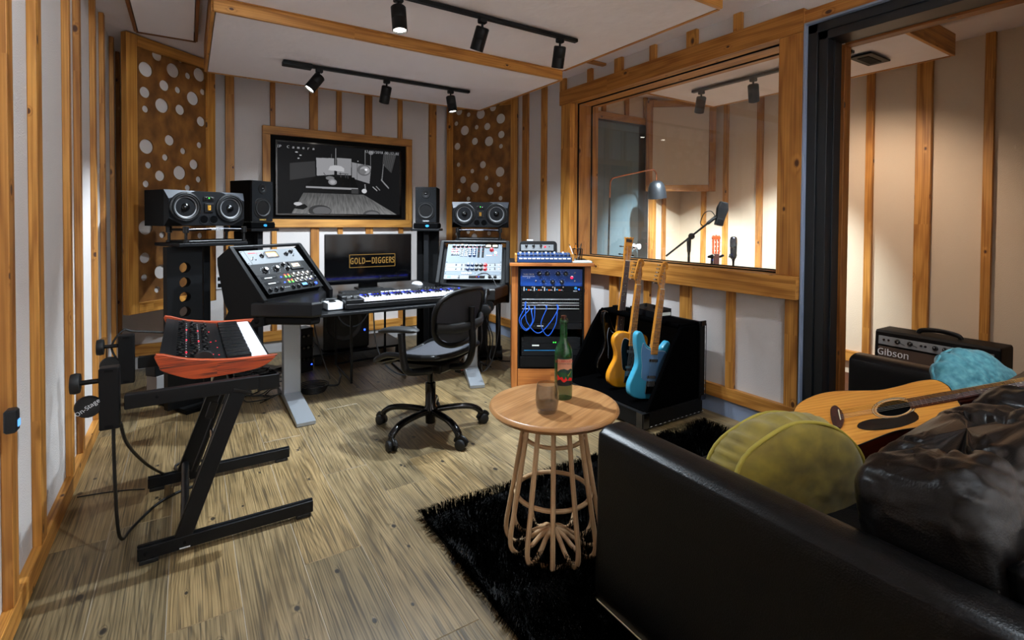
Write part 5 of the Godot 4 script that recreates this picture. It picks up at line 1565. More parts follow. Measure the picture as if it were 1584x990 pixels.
func build_synth():
	# z-shaped keyboard stand: two side frames, cross tubes, upright boxes with hand screws
	var t = thing("keyboard_stand", "black folding z-shaped keyboard stand under the wooden-sided synthesizer", "keyboard stand", V(0.15, 0, -2.64))
	for s in [[-2.335, 1.0], [-2.945, -1.0]]:
		var f = Node3D.new()
		f.name = "side_frame"
		t.add_child(f, true)
		f.position = V(0, 0, s[0] + 2.64)
		part(G.new().box(V(-0.003, 0.042, 0), V(0.625, 0.05, 0.034), 0.003), "foot_bar", "stand_black", f)
		part(G.new().box(V(-0.003, 0.0685, 0), V(0.625, 0.003, 0.012)), "foot_rib", "charcoal", f)
		for x in [-0.28, 0.27]: part(G.new().box(V(x, 0.0085, 0), V(0.06, 0.017, 0.034), 0.003), "rubber_foot", "rubber", f)
		var a = V(-0.175, 0.05, 0)
		var b = V(0.03, 0.62, 0)
		part(G.new().box((a + b) / 2, V(0.058, (b - a).length(), 0.03), 0.003, Vector2.ZERO, 0, 0, -atan2(b.x - a.x, b.y - a.y)), "diagonal_leg", "stand_black", f)
		part(G.new().box(V(0.035, 0.60, 0), V(0.07, 0.012, 0.036), 0.002, Vector2.ZERO, 0, 0, -0.34), "collar", "black_plastic", f)
		part(G.new().box(V(-0.09, 0.625, 0), V(0.52, 0.054, 0.032), 0.003), "top_arm", "stand_black", f)
		part(G.new().box(V(0.135, 0.621, 0.0), V(0.08, 0.062, 0.038), 0.004), "arm_end", "black_paint", f)
		part(G.new().box(V(-0.392, 0.65, 0), V(0.06, 0.225, 0.05), 0.004), "upright_box", "stand_black", f)
		for y in [0.752, 0.549]: part(G.new().box(V(-0.392, y, 0.026), V(0.025, 0.008, 0.003)), "box_slot", "black_matte", f)
		for k in [[0.715, -0.46], [0.632, -0.445]]:
			if k[0] > 0.7:
				part(G.new().tube([V(-0.42, k[0], 0), V(-0.475, k[0], 0)], 0.009, 10), "screw", "black_plastic", f)
				part(G.new().at(-0.488, k[0], 0, 0, 0, TAU4).lathe([Vector2(0, -0.013), Vector2(0.034, -0.013), Vector2(0.037, 0), Vector2(0.034, 0.013), Vector2(0, 0.013)], 20), "hand_knob", "rubber", f)
			else:
				part(G.new().at(-0.452, k[0] - 0.002, 0.012, 0, TAU4).lathe([Vector2(0, -0.012), Vector2(0.036, -0.012), Vector2(0.040, 0), Vector2(0.036, 0.012), Vector2(0, 0.012)], 24), "end_disc", "rubber", f)
				part(G.new().tube([V(-0.42, k[0], 0), V(-0.46, k[0], 0)], 0.013, 10), "stub", "black_plastic", f)
				if s[1] > 0: words("On-Stage", 0.014, "white_print", f, V(-0.452, k[0] - 0.002, 0.0245), V(0, 0, 0.6))
		for x in [[-0.29, 0.042], [-0.165, 0.042], [-0.25, 0.63]]: dot(f, x[0], x[1], 0.017 if s[1] > 0 else -0.02, 0.006, "black_matte")
		part(G.new().box(V(-0.165, 0.024, 0.018), V(0.035, 0.004, 0.002)), "print_line", "white_print", f)
	# cross brace in the middle plane
	for z in [-0.09, 0.09]: part(G.new().tube([V(-0.13, 0.14, z), V(0.03, 0.60, z)], 0.012, 6), "brace", "stand_black", t)
	for q in [[V(-0.165, 0.10, 0), 0.62], [V(0.015, 0.575, 0), 0.60]]: part(G.new().tube([q[0] - V(0, 0, q[1] / 2), q[0] + V(0, 0, q[1] / 2)], 0.016, 10), "cross_tube", "stand_black", t)
	part(G.new().tube([V(-0.06, 0.32, -0.09), V(-0.06, 0.32, 0.14)], 0.01, 8), "brace_bolt", "chrome", t)
	for z in [0.13, -0.06]: part(G.new().box(V(-0.06, 0.42 if z < 0 else 0.33, z), V(0.035, 0.075, 0.02), 0.006, Vector2.ZERO, 0, 0, -0.3), "brace_knob", "rubber", t)
	# synthesizer
	var s = thing("synthesizer", "black panel synthesizer with reddish wooden sides on the z-shaped stand", "synthesizer", V(0.10, 0.653, -2.875))
	var L = 0.96
	var cheek = smooth_loop([Vector2(-0.207, 0.122), Vector2(-0.10, 0.088), Vector2(0.05, 0.066), Vector2(0.212, 0.062), Vector2(0.222, 0.056), Vector2(0.19, 0.028), Vector2(0.135, 0.01), Vector2(0.02, 0.002), Vector2(-0.06, 0.001), Vector2(-0.11, 0.012), Vector2(-0.185, 0.05), Vector2(-0.197, 0.07)], 3)
	for z in [L / 2 - 0.022, -L / 2]:
		part(G.new(Transform3D(Basis(), V(0, 0, z))).prism(cheek, 0.0, 0.022, 0.003), "wooden_side", "cheek_wood", s)
	var body = PackedVector2Array([Vector2(-0.198, 0.108), Vector2(-0.10, 0.076), Vector2(0.035, 0.056), Vector2(0.035, 0.03), Vector2(0.19, 0.026), Vector2(0.13, 0.012), Vector2(-0.06, 0.004), Vector2(-0.185, 0.055)])
	part(G.new(Transform3D(Basis(), V(0, 0, -L / 2 + 0.022))).prism(body, 0.0, L - 0.044), "case", "black_paint", s)
	# panel frame: runs along -z, slopes up to the back
	var pf = Node3D.new()
	pf.name = "control_panel"
	s.add_child(pf)
	pf.position = V(-0.08, 0.0735, 0)
	pf.rotation = V(0, 0, -0.235)
	part(G.new().box(V(0, 0.001, 0), V(0.235, 0.004, L - 0.046), 0.001), "panel", "faceplate_black", pf)
	rng.seed = 8
	for r in 3:
		for k in 16:
			var z = 0.40 - k * 0.052
			var x = -0.05 + r * 0.05
			part(G.new().box(V(x, 0.0045, z), V(0.030, 0.003, 0.012)), "slider_slot", "black_matte", pf)
			stamp("slidercap", func(): return G.new().box(V(0, 0.006, 0), V(0.012, 0.014, 0.020), 0.002), "knob_black", "slider_cap", pf, V(x + rng.randf_range(-0.010, 0.010), 0.005, z))
			stamp("tickmark", func(): return G.new().box(Vector3.ZERO, V(0.004, 0.001, 0.004)), "white_print", "panel_print", pf, V(x + 0.021, 0.0035, z + 0.012))
			if k % 5 == 1: stamp("sled", func(): return G.new().box(Vector3.ZERO, V(0.006, 0.004, 0.006), 0.001), "led_red_small", "indicator", pf, V(x + 0.021, 0.005, z - 0.01))
	for k in 4: part(G.new().box(V(0.095, 0.0045, 0.40 - k * 0.09), V(0.016, 0.005, 0.028), 0.001), "panel_button", "knob_black", pf)
	for k in 3: stamp("sled2", func(): return G.new().box(Vector3.ZERO, V(0.006, 0.004, 0.008), 0.001), "led_red_small", "indicator", pf, V(0.094, 0.006, 0.345 - k * 0.15))
	part(G.new().box(V(0.10, 0.0045, 0.425), V(0.014, 0.003, 0.022)), "white_button", "white_print", pf)
	var wg = G.new()
	wg.at(0.035, 0.0, 0.435, 0, TAU4)
	wg.lathe([Vector2(0, -0.012), Vector2(0.038, -0.012), Vector2(0.038, 0.012), Vector2(0, 0.012)], 24)
	part(wg, "pitch_wheel", "rubber", pf)
	for k in 30: stamp("tick2", func(): return G.new().box(Vector3.ZERO, V(0.006, 0.001, 0.010)), "white_print", "panel_print", pf, V(0.1125, 0.0035, 0.44 - k * 0.0305))
	# keys run along z, fronts towards +x
	var nk = 36
	var kw = (L - 0.07) / nk
	for i in nk:
		var z = L / 2 - 0.035 - (i + 0.5) * kw
		stamp("synwhite", func(): return G.new().box(Vector3.ZERO, V(0.155, 0.02, kw - 0.0014), 0.0015), "key_white", "white_key", s, V(0.117, 0.044, z))
		if not (i % 7 in [2, 6]) and i < nk - 1:
			stamp("synblack", func(): return G.new().box(Vector3.ZERO, V(0.095, 0.016, 0.0125), 0.002), "key_black", "black_key", s, V(0.085, 0.061, z - kw / 2))
	part(G.new().box(V(0.198, 0.040, 0), V(0.012, 0.022, L - 0.05), 0.002), "key_slip", "black_paint", s)

func build_rack_cabinet():
	var yaw = -0.556
	var t = thing("rack_cabinet", "wooden equipment rack with a dark top slab beside the desk", "rack cabinet", V(2.386, 0, -3.135), yaw)
	for s in [-1, 1]: part(G.new().box(V(s * 0.285, 0.478, -0.22), V(0.05, 0.956, 0.44), 0.004, Vector2(s, 0)), "side_panel", "cabinet_wood", t)
	part(G.new().box(V(0, 0.075, -0.02), V(0.518, 0.15, 0.03), 0.003), "plinth", "cabinet_wood", t)
	part(G.new().box(V(0, 0.971, -0.20), V(0.66, 0.028, 0.50), 0.008), "top_slab", "black_paint", t)
	part(G.new().box(V(0, 0.971, 0.047), V(0.655, 0.026, 0.014), 0.004), "top_edging", "cabinet_wood", t)
	part(G.new().box(V(0, 0.15, -0.22), V(0.518, 0.02, 0.42)), "bottom_shelf", "black_matte", t)
	part(G.new().box(V(0, 0.55, -0.43), V(0.518, 0.78, 0.01)), "back_panel", "black_matte", t)
	for s in [-1, 1]: part(G.new().box(V(s * 0.2545, 0.555, -0.022), V(0.014, 0.79, 0.03), 0.001), "rack_rail", "black_paint", t)
	var f = Transform3D(Basis.from_euler(V(0, yaw, 0)), V(2.386, 0, -3.135)) * Transform3D(Basis(), V(0, 0, 0.0))
	var u = rack_unit("tube_equaliser", "bright blue equaliser with black knobs and a glowing red jewel lamp", f, 0.80, 0.933, "blue_panel", "knob_black", 0.483, 0.2)
	for k in [[-0.095, 0.03], [-0.033, 0.03], [0.052, 0.03], [0.113, 0.03], [0.01, -0.034], [0.082, -0.034], [-0.062, -0.03]]:
		knob(u, k[0], k[1], 0.004, 0.016 if k[0] > -0.06 or k[1] > 0 else 0.012, 0.022, "knob_black", k[0] * 9.0)
		for a in 7: dot(u, k[0] + cos(a * 0.75 - 0.7) * 0.025, k[1] + sin(a * 0.75 - 0.7) * 0.025, 0.004, 0.0016, "white_print", "scale_mark")
	part(G.new(Transform3D(Basis(), V(0.158, 0.002, 0.006))).ball(Vector3.ZERO, V(0.012, 0.012, 0.009), 16, 8), "jewel_lamp", "led_red", u)
	dot(u, 0.158, 0.002, 0.004, 0.014, "chrome", "lamp_rim")
	toggle(u, 0.182, 0.034, 0.004); toggle(u, 0.182, -0.028, 0.004); toggle(u, -0.122, -0.028, 0.004)
	words("TUBE-TECH", 0.012, "white_print", u, V(-0.178, 0.024, 0.0046))
	words("PROGRAM EQUALIZER", 0.007, "white_print", u, V(-0.178, 0.008, 0.0046))
	words("PE 1C", 0.007, "white_print", u, V(-0.178, -0.004, 0.0046))
	u = rack_unit("four_channel_preamp", "thin black four channel preamp with a blue lamp under the blue equaliser", f, 0.752, 0.799, "faceplate_black")
	for c in 4:
		var x = -0.195 + c * 0.08
		part(G.new().box(V(x - 0.018, 0.002, 0.0045), V(0.006, 0.03, 0.001)), "print_line", "white_print", u)
		dot(u, x, -0.004, 0.004, 0.006, "blue_print", "jack")
		for k in 4: button(u, x + 0.014 + k * 0.008, -0.006, 0.004, 0.005, 0.006, 0.002, ["led_amber", "led_red_small", "white_print", "white_print"][k], "indicator")
		dot(u, x + 0.047, 0.014, 0.004, 0.008, "knob_silver", "button")
		toggle(u, x + 0.047, -0.014, 0.004, "knob_black")
	dot(u, 0.19, 0.008, 0.004, 0.012, "blue_print", "maker_badge"); dot(u, 0.216, 0.0, 0.004, 0.006, "led_blue", "power_lamp")
	part(G.new().box(V(0.187, -0.014, 0.0045), V(0.03, 0.005, 0.001)), "print_line", "white_print", u)
	u = rack_unit("blank_panel", "plain dark panel above the silver edged patch bays", f, 0.706, 0.752, "faceplate_black")
	for k in 2:
		u = rack_unit("patch_bay", ["upper patch bay with silver edges in the wooden rack", "lower patch bay with silver edges in the wooden rack"][k], f, 0.660 - k * 0.046, 0.706 - k * 0.046, "faceplate_black")
		for y in [0.013, -0.015]: part(G.new().box(V(-0.005, y, 0.006), V(0.445, 0.007, 0.006), 0.002), "silver_strip", "brushed", u)
		for r in 1:
			for c in 24: dot(u, -0.215 + c * 0.018, -0.001, 0.004, 0.004, "knob_black", "jack")
	u = rack_unit("blank_panel", "tall plain dark panel under the patch bays", f, 0.512, 0.613, "faceplate_black")
	u = rack_unit("power_unit", "dark power unit with one jack under the plain panel", f, 0.462, 0.510, "charcoal_flat")
	dot(u, -0.16, 0.0, 0.004, 0.008, "knob_black", "jack")
	button(u, -0.13, 0.0, 0.004, 0.012, 0.012, 0.002, "dark_print"); part(G.new().box(V(-0.085, 0.002, 0.0045), V(0.05, 0.006, 0.001)), "name_print", "paper", u)
	for k in 3:
		u = rack_unit("audio_converter", ["dark grey converter, topmost of three near the rack bottom", "dark grey converter with a green lamp and name strip, middle of three in the rack", "dark grey converter with a teal line, lowest of three near the rack bottom"][k], f, 0.352 - k * 0.048, 0.399 - k * 0.048, "charcoal_flat", "knob_black", 0.46)
		if k == 1:
			part(G.new().box(V(-0.12, 0.008, 0.0045), V(0.055, 0.010, 0.001)), "name_print", "paper", u)
		if k == 0:
			for e in 2: button(u, 0.02 + e * 0.016, -0.016, 0.004, 0.007, 0.007, 0.002, "led_green", "indicator")
		if k == 2: part(G.new().box(V(-0.07, 0.017, 0.0045), V(0.28, 0.004, 0.001)), "teal_line", "led_green" if false else "blue_print", u)
	u = rack_unit("blank_panel", "dark panel at the very bottom of the wooden rack", f, 0.165, 0.250, "faceplate_black")
	# blue patch leads
	for e in [[-0.20, 0.675, 0.05, 0.645, 0.44], [-0.205, 0.66, -0.13, 0.64, 0.46], [-0.175, 0.64, -0.155, 0.62, 0.47], [-0.04, 0.645, 0.045, 0.655, 0.42]]:
		var c = thing("patch_lead", "blue patch lead looping in front of the wooden rack's patch bays", "cable", V(2.386, 0, -3.135), yaw, "blue patch leads")
		var a = V(e[0], e[1], 0.012)
		var b = V(e[2], e[3], 0.012)
		var m = V((e[0] + e[2]) / 2 - 0.03, e[4], 0.045)
		var p = smooth([a, a + V(0, -0.02, 0.025), a.lerp(m, 0.6) + V(-0.05, 0.0, 0.02), m, b.lerp(m, 0.6) + V(0.03, 0, 0.02), b + V(0, -0.02, 0.025), b], 6)
		part(G.new().tube(p, 0.0034, 6), "lead", "blue_cable", c)
		for q in [a, b]: part(G.new().tube([q + V(0, 0, -0.004), q + V(0, -0.008, 0.018)], 0.005, 8), "plug", "blue_cable", c)
	# on top
	var top = Transform3D(Basis.from_euler(V(0, yaw, 0)), V(2.386, 0.985, -3.135))
	var m = thing("mini_mixer", "small blue mixer with wooden ends and white buttons on the rack top", "mixer")
	m.transform = top * Transform3D(Basis(), V(-0.055, 0.0, -0.05))
	part(G.new().box(V(0, 0.02, 0), V(0.425, 0.04, 0.13), 0.004), "case", "blue_box", m)
	part(G.new().box(V(0, 0.05, -0.045), V(0.42, 0.03, 0.04), 0.003, Vector2.ZERO, 0, 0.4), "knob_bank", "blue_box", m)
	for s in [-1, 1]: part(G.new().box(V(s * 0.222, 0.032, -0.01), V(0.018, 0.065, 0.15), 0.006), "wooden_end", "pine_c", m)
	for k in 12:
		button(m, -0.185 + k * 0.034, 0.030, 0.064, 0.026, 0.010, 0.003, "white_plastic")
		stamp("mfader", func(): return G.new().box(V(0, 0.012, 0), V(0.010, 0.022, 0.012), 0.002), "knob_grey", "fader_cap", m, V(-0.185 + k * 0.034, 0.04, 0.02 - 0.01 * (k % 3)))
		stamp("mknob", func(): return G.new().lathe([Vector2(0.008, 0), Vector2(0.007, 0.014), Vector2(0, 0.015)], 10), ["pad_white", "knob_silver"][k % 2], "knob", m, V(-0.185 + k * 0.034, 0.062, -0.048))
	var s2 = thing("effects_unit", "silver and black effects unit standing behind the small blue mixer", "effects unit")
	s2.transform = top * Transform3D(Basis.from_euler(V(-0.15, 0, 0)), V(-0.085, 0.018, -0.24))
	part(G.new().prism(round_rect(0.31, 0.14, 0.03, 4), -0.06, 0.0, 0.004), "case", "black_paint", s2).position = V(0, 0.07, 0)
	part(G.new().box(V(-0.01, 0.085, 0.002), V(0.27, 0.05, 0.004), 0.001), "faceplate", "faceplate", s2)
	for k in 3: knob(s2, -0.10 + k * 0.06, 0.10, 0.004, 0.011, 0.016, "knob_black", 0.5 * k)
	dot(s2, 0.055, 0.092, 0.004, 0.008, "led_red_small", "power_lamp"); dot(s2, 0.09, 0.092, 0.004, 0.005, "knob_black", "jack")
	part(G.new().box(V(-0.07, 0.147, -0.02), V(0.05, 0.012, 0.03), 0.002), "badge", "white_plastic", s2)
	var pc = thing("pen_cup", "black wire pen cup on the wooden rack top", "pen cup")
	pc.transform = top * Transform3D(Basis(), V(0.225, 0.0, -0.15))
	var cg = G.new()
	for k in 10:
		var a = TAU * k / 10
		cg.tube([V(cos(a) * 0.035, 0.002, sin(a) * 0.035), V(cos(a) * 0.04, 0.10, sin(a) * 0.04)], 0.0022, 5)
	for y in [0.004, 0.05, 0.10]: cg.tube(arc(V(0, y, 0), 0.035 + y * 0.05, 0, TAU * 0.98, 20, 1), 0.0025, 5, true)
	part(cg, "wire_cage", "black_paint", pc)
	part(G.new().lathe([Vector2(0, 0.001), Vector2(0.034, 0.001), Vector2(0.034, 0.004), Vector2(0, 0.004)], 16), "base", "black_paint", pc)
	for k in [[-0.02, 0.01, -0.35, "white_plastic"], [0.0, -0.01, -0.1, "orange_plastic"], [0.012, 0.012, 0.12, "black_plastic"], [-0.005, 0.018, 0.22, "knob_silver"], [0.016, -0.012, -0.22, "mahogany"]]:
		var pn = thing("pen", "%s pen standing in the wire cup" % {"white_plastic": "white", "orange_plastic": "orange", "black_plastic": "black", "knob_silver": "silver", "mahogany": "brown wooden"}[k[3]], "pen", Vector3.ZERO, 0.0, "pens in the wire cup")
		pn.transform = top * Transform3D(Basis.from_euler(V(k[2] * 0.3, 0, -k[2])), V(0.225 + k[0], 0.006, -0.15 + k[1]))
		part(G.new().tube([V(0, 0.004, 0), V(0, 0.125, 0)], 0.0042, 8), "barrel", k[3], pn)
		part(G.new().tube([V(0, 0.125, 0), V(0, 0.142, 0)], [0.004, 0.0015], 8), "tip", "dark_print", pn)
	var bx = thing("small_box", "small black box behind the pen cup on the rack top", "box")
	bx.transform = top * Transform3D(Basis(), V(0.15, 0.0, -0.26))
	part(G.new().box(V(0, 0.022, 0), V(0.09, 0.044, 0.09), 0.004), "case", "black_paint", bx)
	for k in 3: part(G.new().box(V(-0.02 + k * 0.02, 0.05, 0), V(0.008, 0.014, 0.008), 0.002), "switch", "black_plastic", bx)
	var np = thing("note_pad", "white note pad at the corner of the rack top", "note pad")
	np.transform = top * Transform3D(Basis.from_euler(V(0, 0.05, 0)), V(0.235, 0.0, -0.02))
	part(G.new().box(V(0, 0.006, 0), V(0.15, 0.011, 0.11), 0.001), "sheets", "paper", np)

func build_case_and_guitars():
	# open guitar case that stands as a rack; lined in black plush
	var t = thing("guitar_rack_case", "black plush lined flight case standing open as a guitar rack", "guitar rack", V(2.655, 0, -2.56))
	var D = 0.29
	var Lz = 0.40
	part(G.new().box(V(0, 0.065, 0), V(D * 2, 0.10, Lz * 2), 0.008), "base_tray", "tolex", t)
	part(G.new().box(V(0, 0.117, 0), V(D * 2 - 0.05, 0.006, Lz * 2 - 0.05)), "tray_lining", "black_plush", t)
	for s in [-1, 1]:
		var g = G.new(Transform3D(Basis(), V(0, 0, s * (Lz - 0.015) - 0.015)))
		g.prism(PackedVector2Array([Vector2(-D + 0.03, 0.112), Vector2(D - 0.01, 0.112), Vector2(D - 0.01, 0.615), Vector2(0.07, 0.615), Vector2(-0.02, 0.50)]), 0.0, 0.03, 0.008)
		part(g, "side_wall", "black_plush", t)
		part(G.new().box(V(D - 0.035, 0.37, s * (Lz + 0.012)), V(0.05, 0.52, 0.012), 0.004), "lid_edge", "tolex", t)
	part(G.new().box(V(D - 0.02, 0.37, 0), V(0.03, 0.52, Lz * 2 + 0.02), 0.006), "back_wall", "tolex", t)
	part(G.new().box(V(0.17, 0.615, 0), V(0.18, 0.025, Lz * 2 - 0.03), 0.01), "top_shelf", "black_plush", t)
	part(G.new().tube([V(0.075, 0.615, -Lz + 0.03), V(0.075, 0.615, Lz - 0.03)], 0.018, 10), "neck_rail", "black_plush", t)
	# metal edge trims and catches
	for q in [[V(0, 0.016, Lz), V(D * 2, 0.004, 0.004)], [V(0, 0.112, Lz), V(D * 2, 0.006, 0.006)], [V(-D, 0.112, 0), V(0.006, 0.006, Lz * 2)], [V(D, 0.37, Lz + 0.018), V(0.004, 0.5, 0.004)]]:
		part(G.new().box(q[0], q[1], 0.001), "edge_trim", "charcoal", t)
	for q in [[V(-D - 0.002, 0.065, Lz - 0.03), V(0.004, 0.095, 0.05)], [V(-D + 0.025, 0.065, Lz + 0.001), V(0.05, 0.095, 0.004)]]: part(G.new().box(q[0], q[1], 0.001), "corner_plate", "dark_chrome", t)
	for z in [0.16, -0.16]:
		part(G.new().box(V(-D - 0.004, 0.095, z), V(0.008, 0.03, 0.03), 0.002), "latch_plate", "chrome", t)
		part(G.new().tube(arc(V(-D - 0.012, 0.075, z), 0.017, 0, TAU, 14, 2), 0.003, 6, true), "latch_ring", "chrome", t)
	var pts = []
	for k in 14: part(G.new().box(V(-D + 0.03 + k * 0.042, 0.022, Lz + 0.0008), V(0.016, 0.0025, 0.002)), "stitch", "white_print", t)
	for k in 12: part(G.new().box(V(D - 0.012, 0.14 + k * 0.04, Lz + 0.0185), V(0.0025, 0.016, 0.002)), "stitch", "white_print", t)
	for q in [V(D - 0.03, 0.625, Lz + 0.018), V(D - 0.03, 0.125, Lz + 0.018)]: part(G.new().box(q, V(0.05, 0.035, 0.012), 0.003), "hinge_plate", "dark_chrome", t)
	# small pedal box on the shelf
	var p = thing("pedal_box", "small black pedal box with a white strip on top of the guitar rack", "effects pedal", V(2.845, 0.628, -2.545), -0.15)
	part(G.new().prism(PackedVector2Array([Vector2(-0.075, 0), Vector2(0.075, 0), Vector2(0.075, 0.06), Vector2(-0.075, 0.045)]), -0.14, 0.14, 0.004), "case", "black_paint", p)
	part(G.new().box(V(0.02, 0.025, 0.141), V(0.09, 0.022, 0.003)), "label_strip", "paper", p)
	for z in [-0.05, 0.05]: part(G.new().tube([V(0, 0.05, z), V(0, 0.075, z)], [0.012, 0.009], 10), "knob", "knob_black", p)
	guitars()

func fender_head(flip = 1.0):
	var a = [Vector2(-0.021, 0), Vector2(-0.024, 0.02), Vector2(-0.036, 0.035), Vector2(-0.040, 0.06), Vector2(-0.030, 0.12), Vector2(-0.020, 0.175), Vector2(0.0, 0.188), Vector2(0.024, 0.182), Vector2(0.036, 0.160), Vector2(0.033, 0.142), Vector2(0.018, 0.125), Vector2(0.028, 0.08), Vector2(0.022, 0.03), Vector2(0.021, 0)]
	var out = PackedVector2Array()
	for p in a: out.append(Vector2(p.x * flip, p.y))
	return out

func electric(called, label, outline, finish, guard, guard_mat, neck, board, scale_len, head, tuners, pos, lean, turn, bass = false):
	# upright solid-body guitar: y along the neck, x across, face towards +z
	var t = thing(called, label, "guitar", pos, 0.0, "electric guitars in the rack case")
	t.rotation = V(0, turn, lean)
	part(G.new().prism(outline, -0.022, 0.022, 0.011, 0.75, 3), "body", finish, t)
	part(G.new().prism(guard, 0.0222, 0.0246, 0.0008), "pickguard", guard_mat, t)
	part(G.new().prism(guard, 0.0215, 0.0224), "guard_edge", "white_print", t).scale = V(1.012, 1.008, 1.0)
	var y0 = 0.30
	var y1 = 0.09 + scale_len
	var g = G.new()
	var w0 = 0.031 if bass else 0.028
	var w1 = 0.021
	var npoly = PackedVector2Array([Vector2(-w0, y0), Vector2(w0, y0), Vector2(w1, y1), Vector2(-w1, y1)])
	part(g.prism(npoly, 0.004, 0.027, 0.006, 0.5), "neck", neck, t)
	part(G.new().prism(npoly, 0.027, 0.0315, 0.001, 0.5), "fretboard", board, t)
	for k in range(1, 22):
		var y = y1 - scale_len * (1.0 - pow(2.0, -k / 12.0))
		if y < y0 + 0.005: break
		var w = lerpf(w1, w0, (y1 - y) / (y1 - y0))
		stamp("fret", func(): return G.new().box(Vector3.ZERO, V(0.04, 0.0018, 0.0016)), "chrome", "fret", t, V(0, y, 0.0322)).scale.x = w / 0.0205
		if k in [3, 5, 7, 9, 12, 15, 17]: stamp("inlay", func(): return G.new().disc(Vector3.ZERO, V(0, 0, 1), 0.003, 10), "dark_print" if not bass else "ivory", "inlay", t, V(0, y + 0.012, 0.0317))
	part(G.new(Transform3D(Basis(), V(0, y1, 0))).prism(head, 0.008, 0.022, 0.003), "headstock", neck, t)
	part(G.new().box(V(0, y1 + 0.002, 0.031), V(w1 * 2, 0.005, 0.007), 0.001), "nut", "ivory", t)
	for q in tuners:
		var m = Node3D.new()
		m.name = "tuner"
		t.add_child(m, true)
		m.position = V(q[0], y1 + q[1], 0)
		part(G.new().at(0, 0, 0.022, 0, TAU4).lathe([Vector2(0.005, 0), Vector2(0.004, 0.014), Vector2(0, 0.015)], 10), "post", "chrome", m)
		part(G.new().tube([V(0, 0, 0.004), V(q[2] * 0.028, 0, 0.004)], 0.003, 6), "shaft", "dark_chrome", m)
		part(G.new().ball(V(q[2] * (0.040 if bass else 0.034), 0, 0.004), V(0.012, 0.006, 0.012) if bass else V(0.008, 0.005, 0.008), 10, 6), "button", "dark_chrome" if bass else "chrome", m)
	var ns = 4 if bass else 6
	for k in ns:
		var f = float(k) / (ns - 1) - 0.5
		var q = tuners[k]
		part(G.new().tube([V(f * 0.054, 0.088, 0.036), V(f * 0.036, y1, 0.0345), V(q[0], y1 + q[1], 0.032)], 0.0011 if bass else 0.0007, 4), "string", "brushed", t)
	part(G.new().box(V(0, 0.082, 0.028), V(0.078, 0.045 if bass else 0.085, 0.012), 0.003), "bridge", "chrome", t)
	for y in ([0.19] if bass else [0.15, 0.26]): part(G.new().box(V(0, y, 0.027), V(0.075, 0.03 if bass else 0.02, 0.012), 0.004), "pickup", "black_plastic" if bass else "chrome", t)
	for q in [[0.10, 0.10], [0.11, 0.06]]: part(G.new().at(q[0], q[1], 0.022, 0, TAU4).lathe([Vector2(0.011, 0), Vector2(0.010, 0.016), Vector2(0, 0.017)], 14), "control_knob", "chrome", t)
	part(G.new().tube([V(-0.02, outline_top(outline), 0), V(-0.02, outline_top(outline) + 0.012, 0)], 0.005, 8), "strap_button", "chrome", t)
	return t

func outline_top(o):
	var m = -1.0
	for p in o: if absf(p.x + 0.02) < 0.03: m = maxf(m, p.y)
	return m

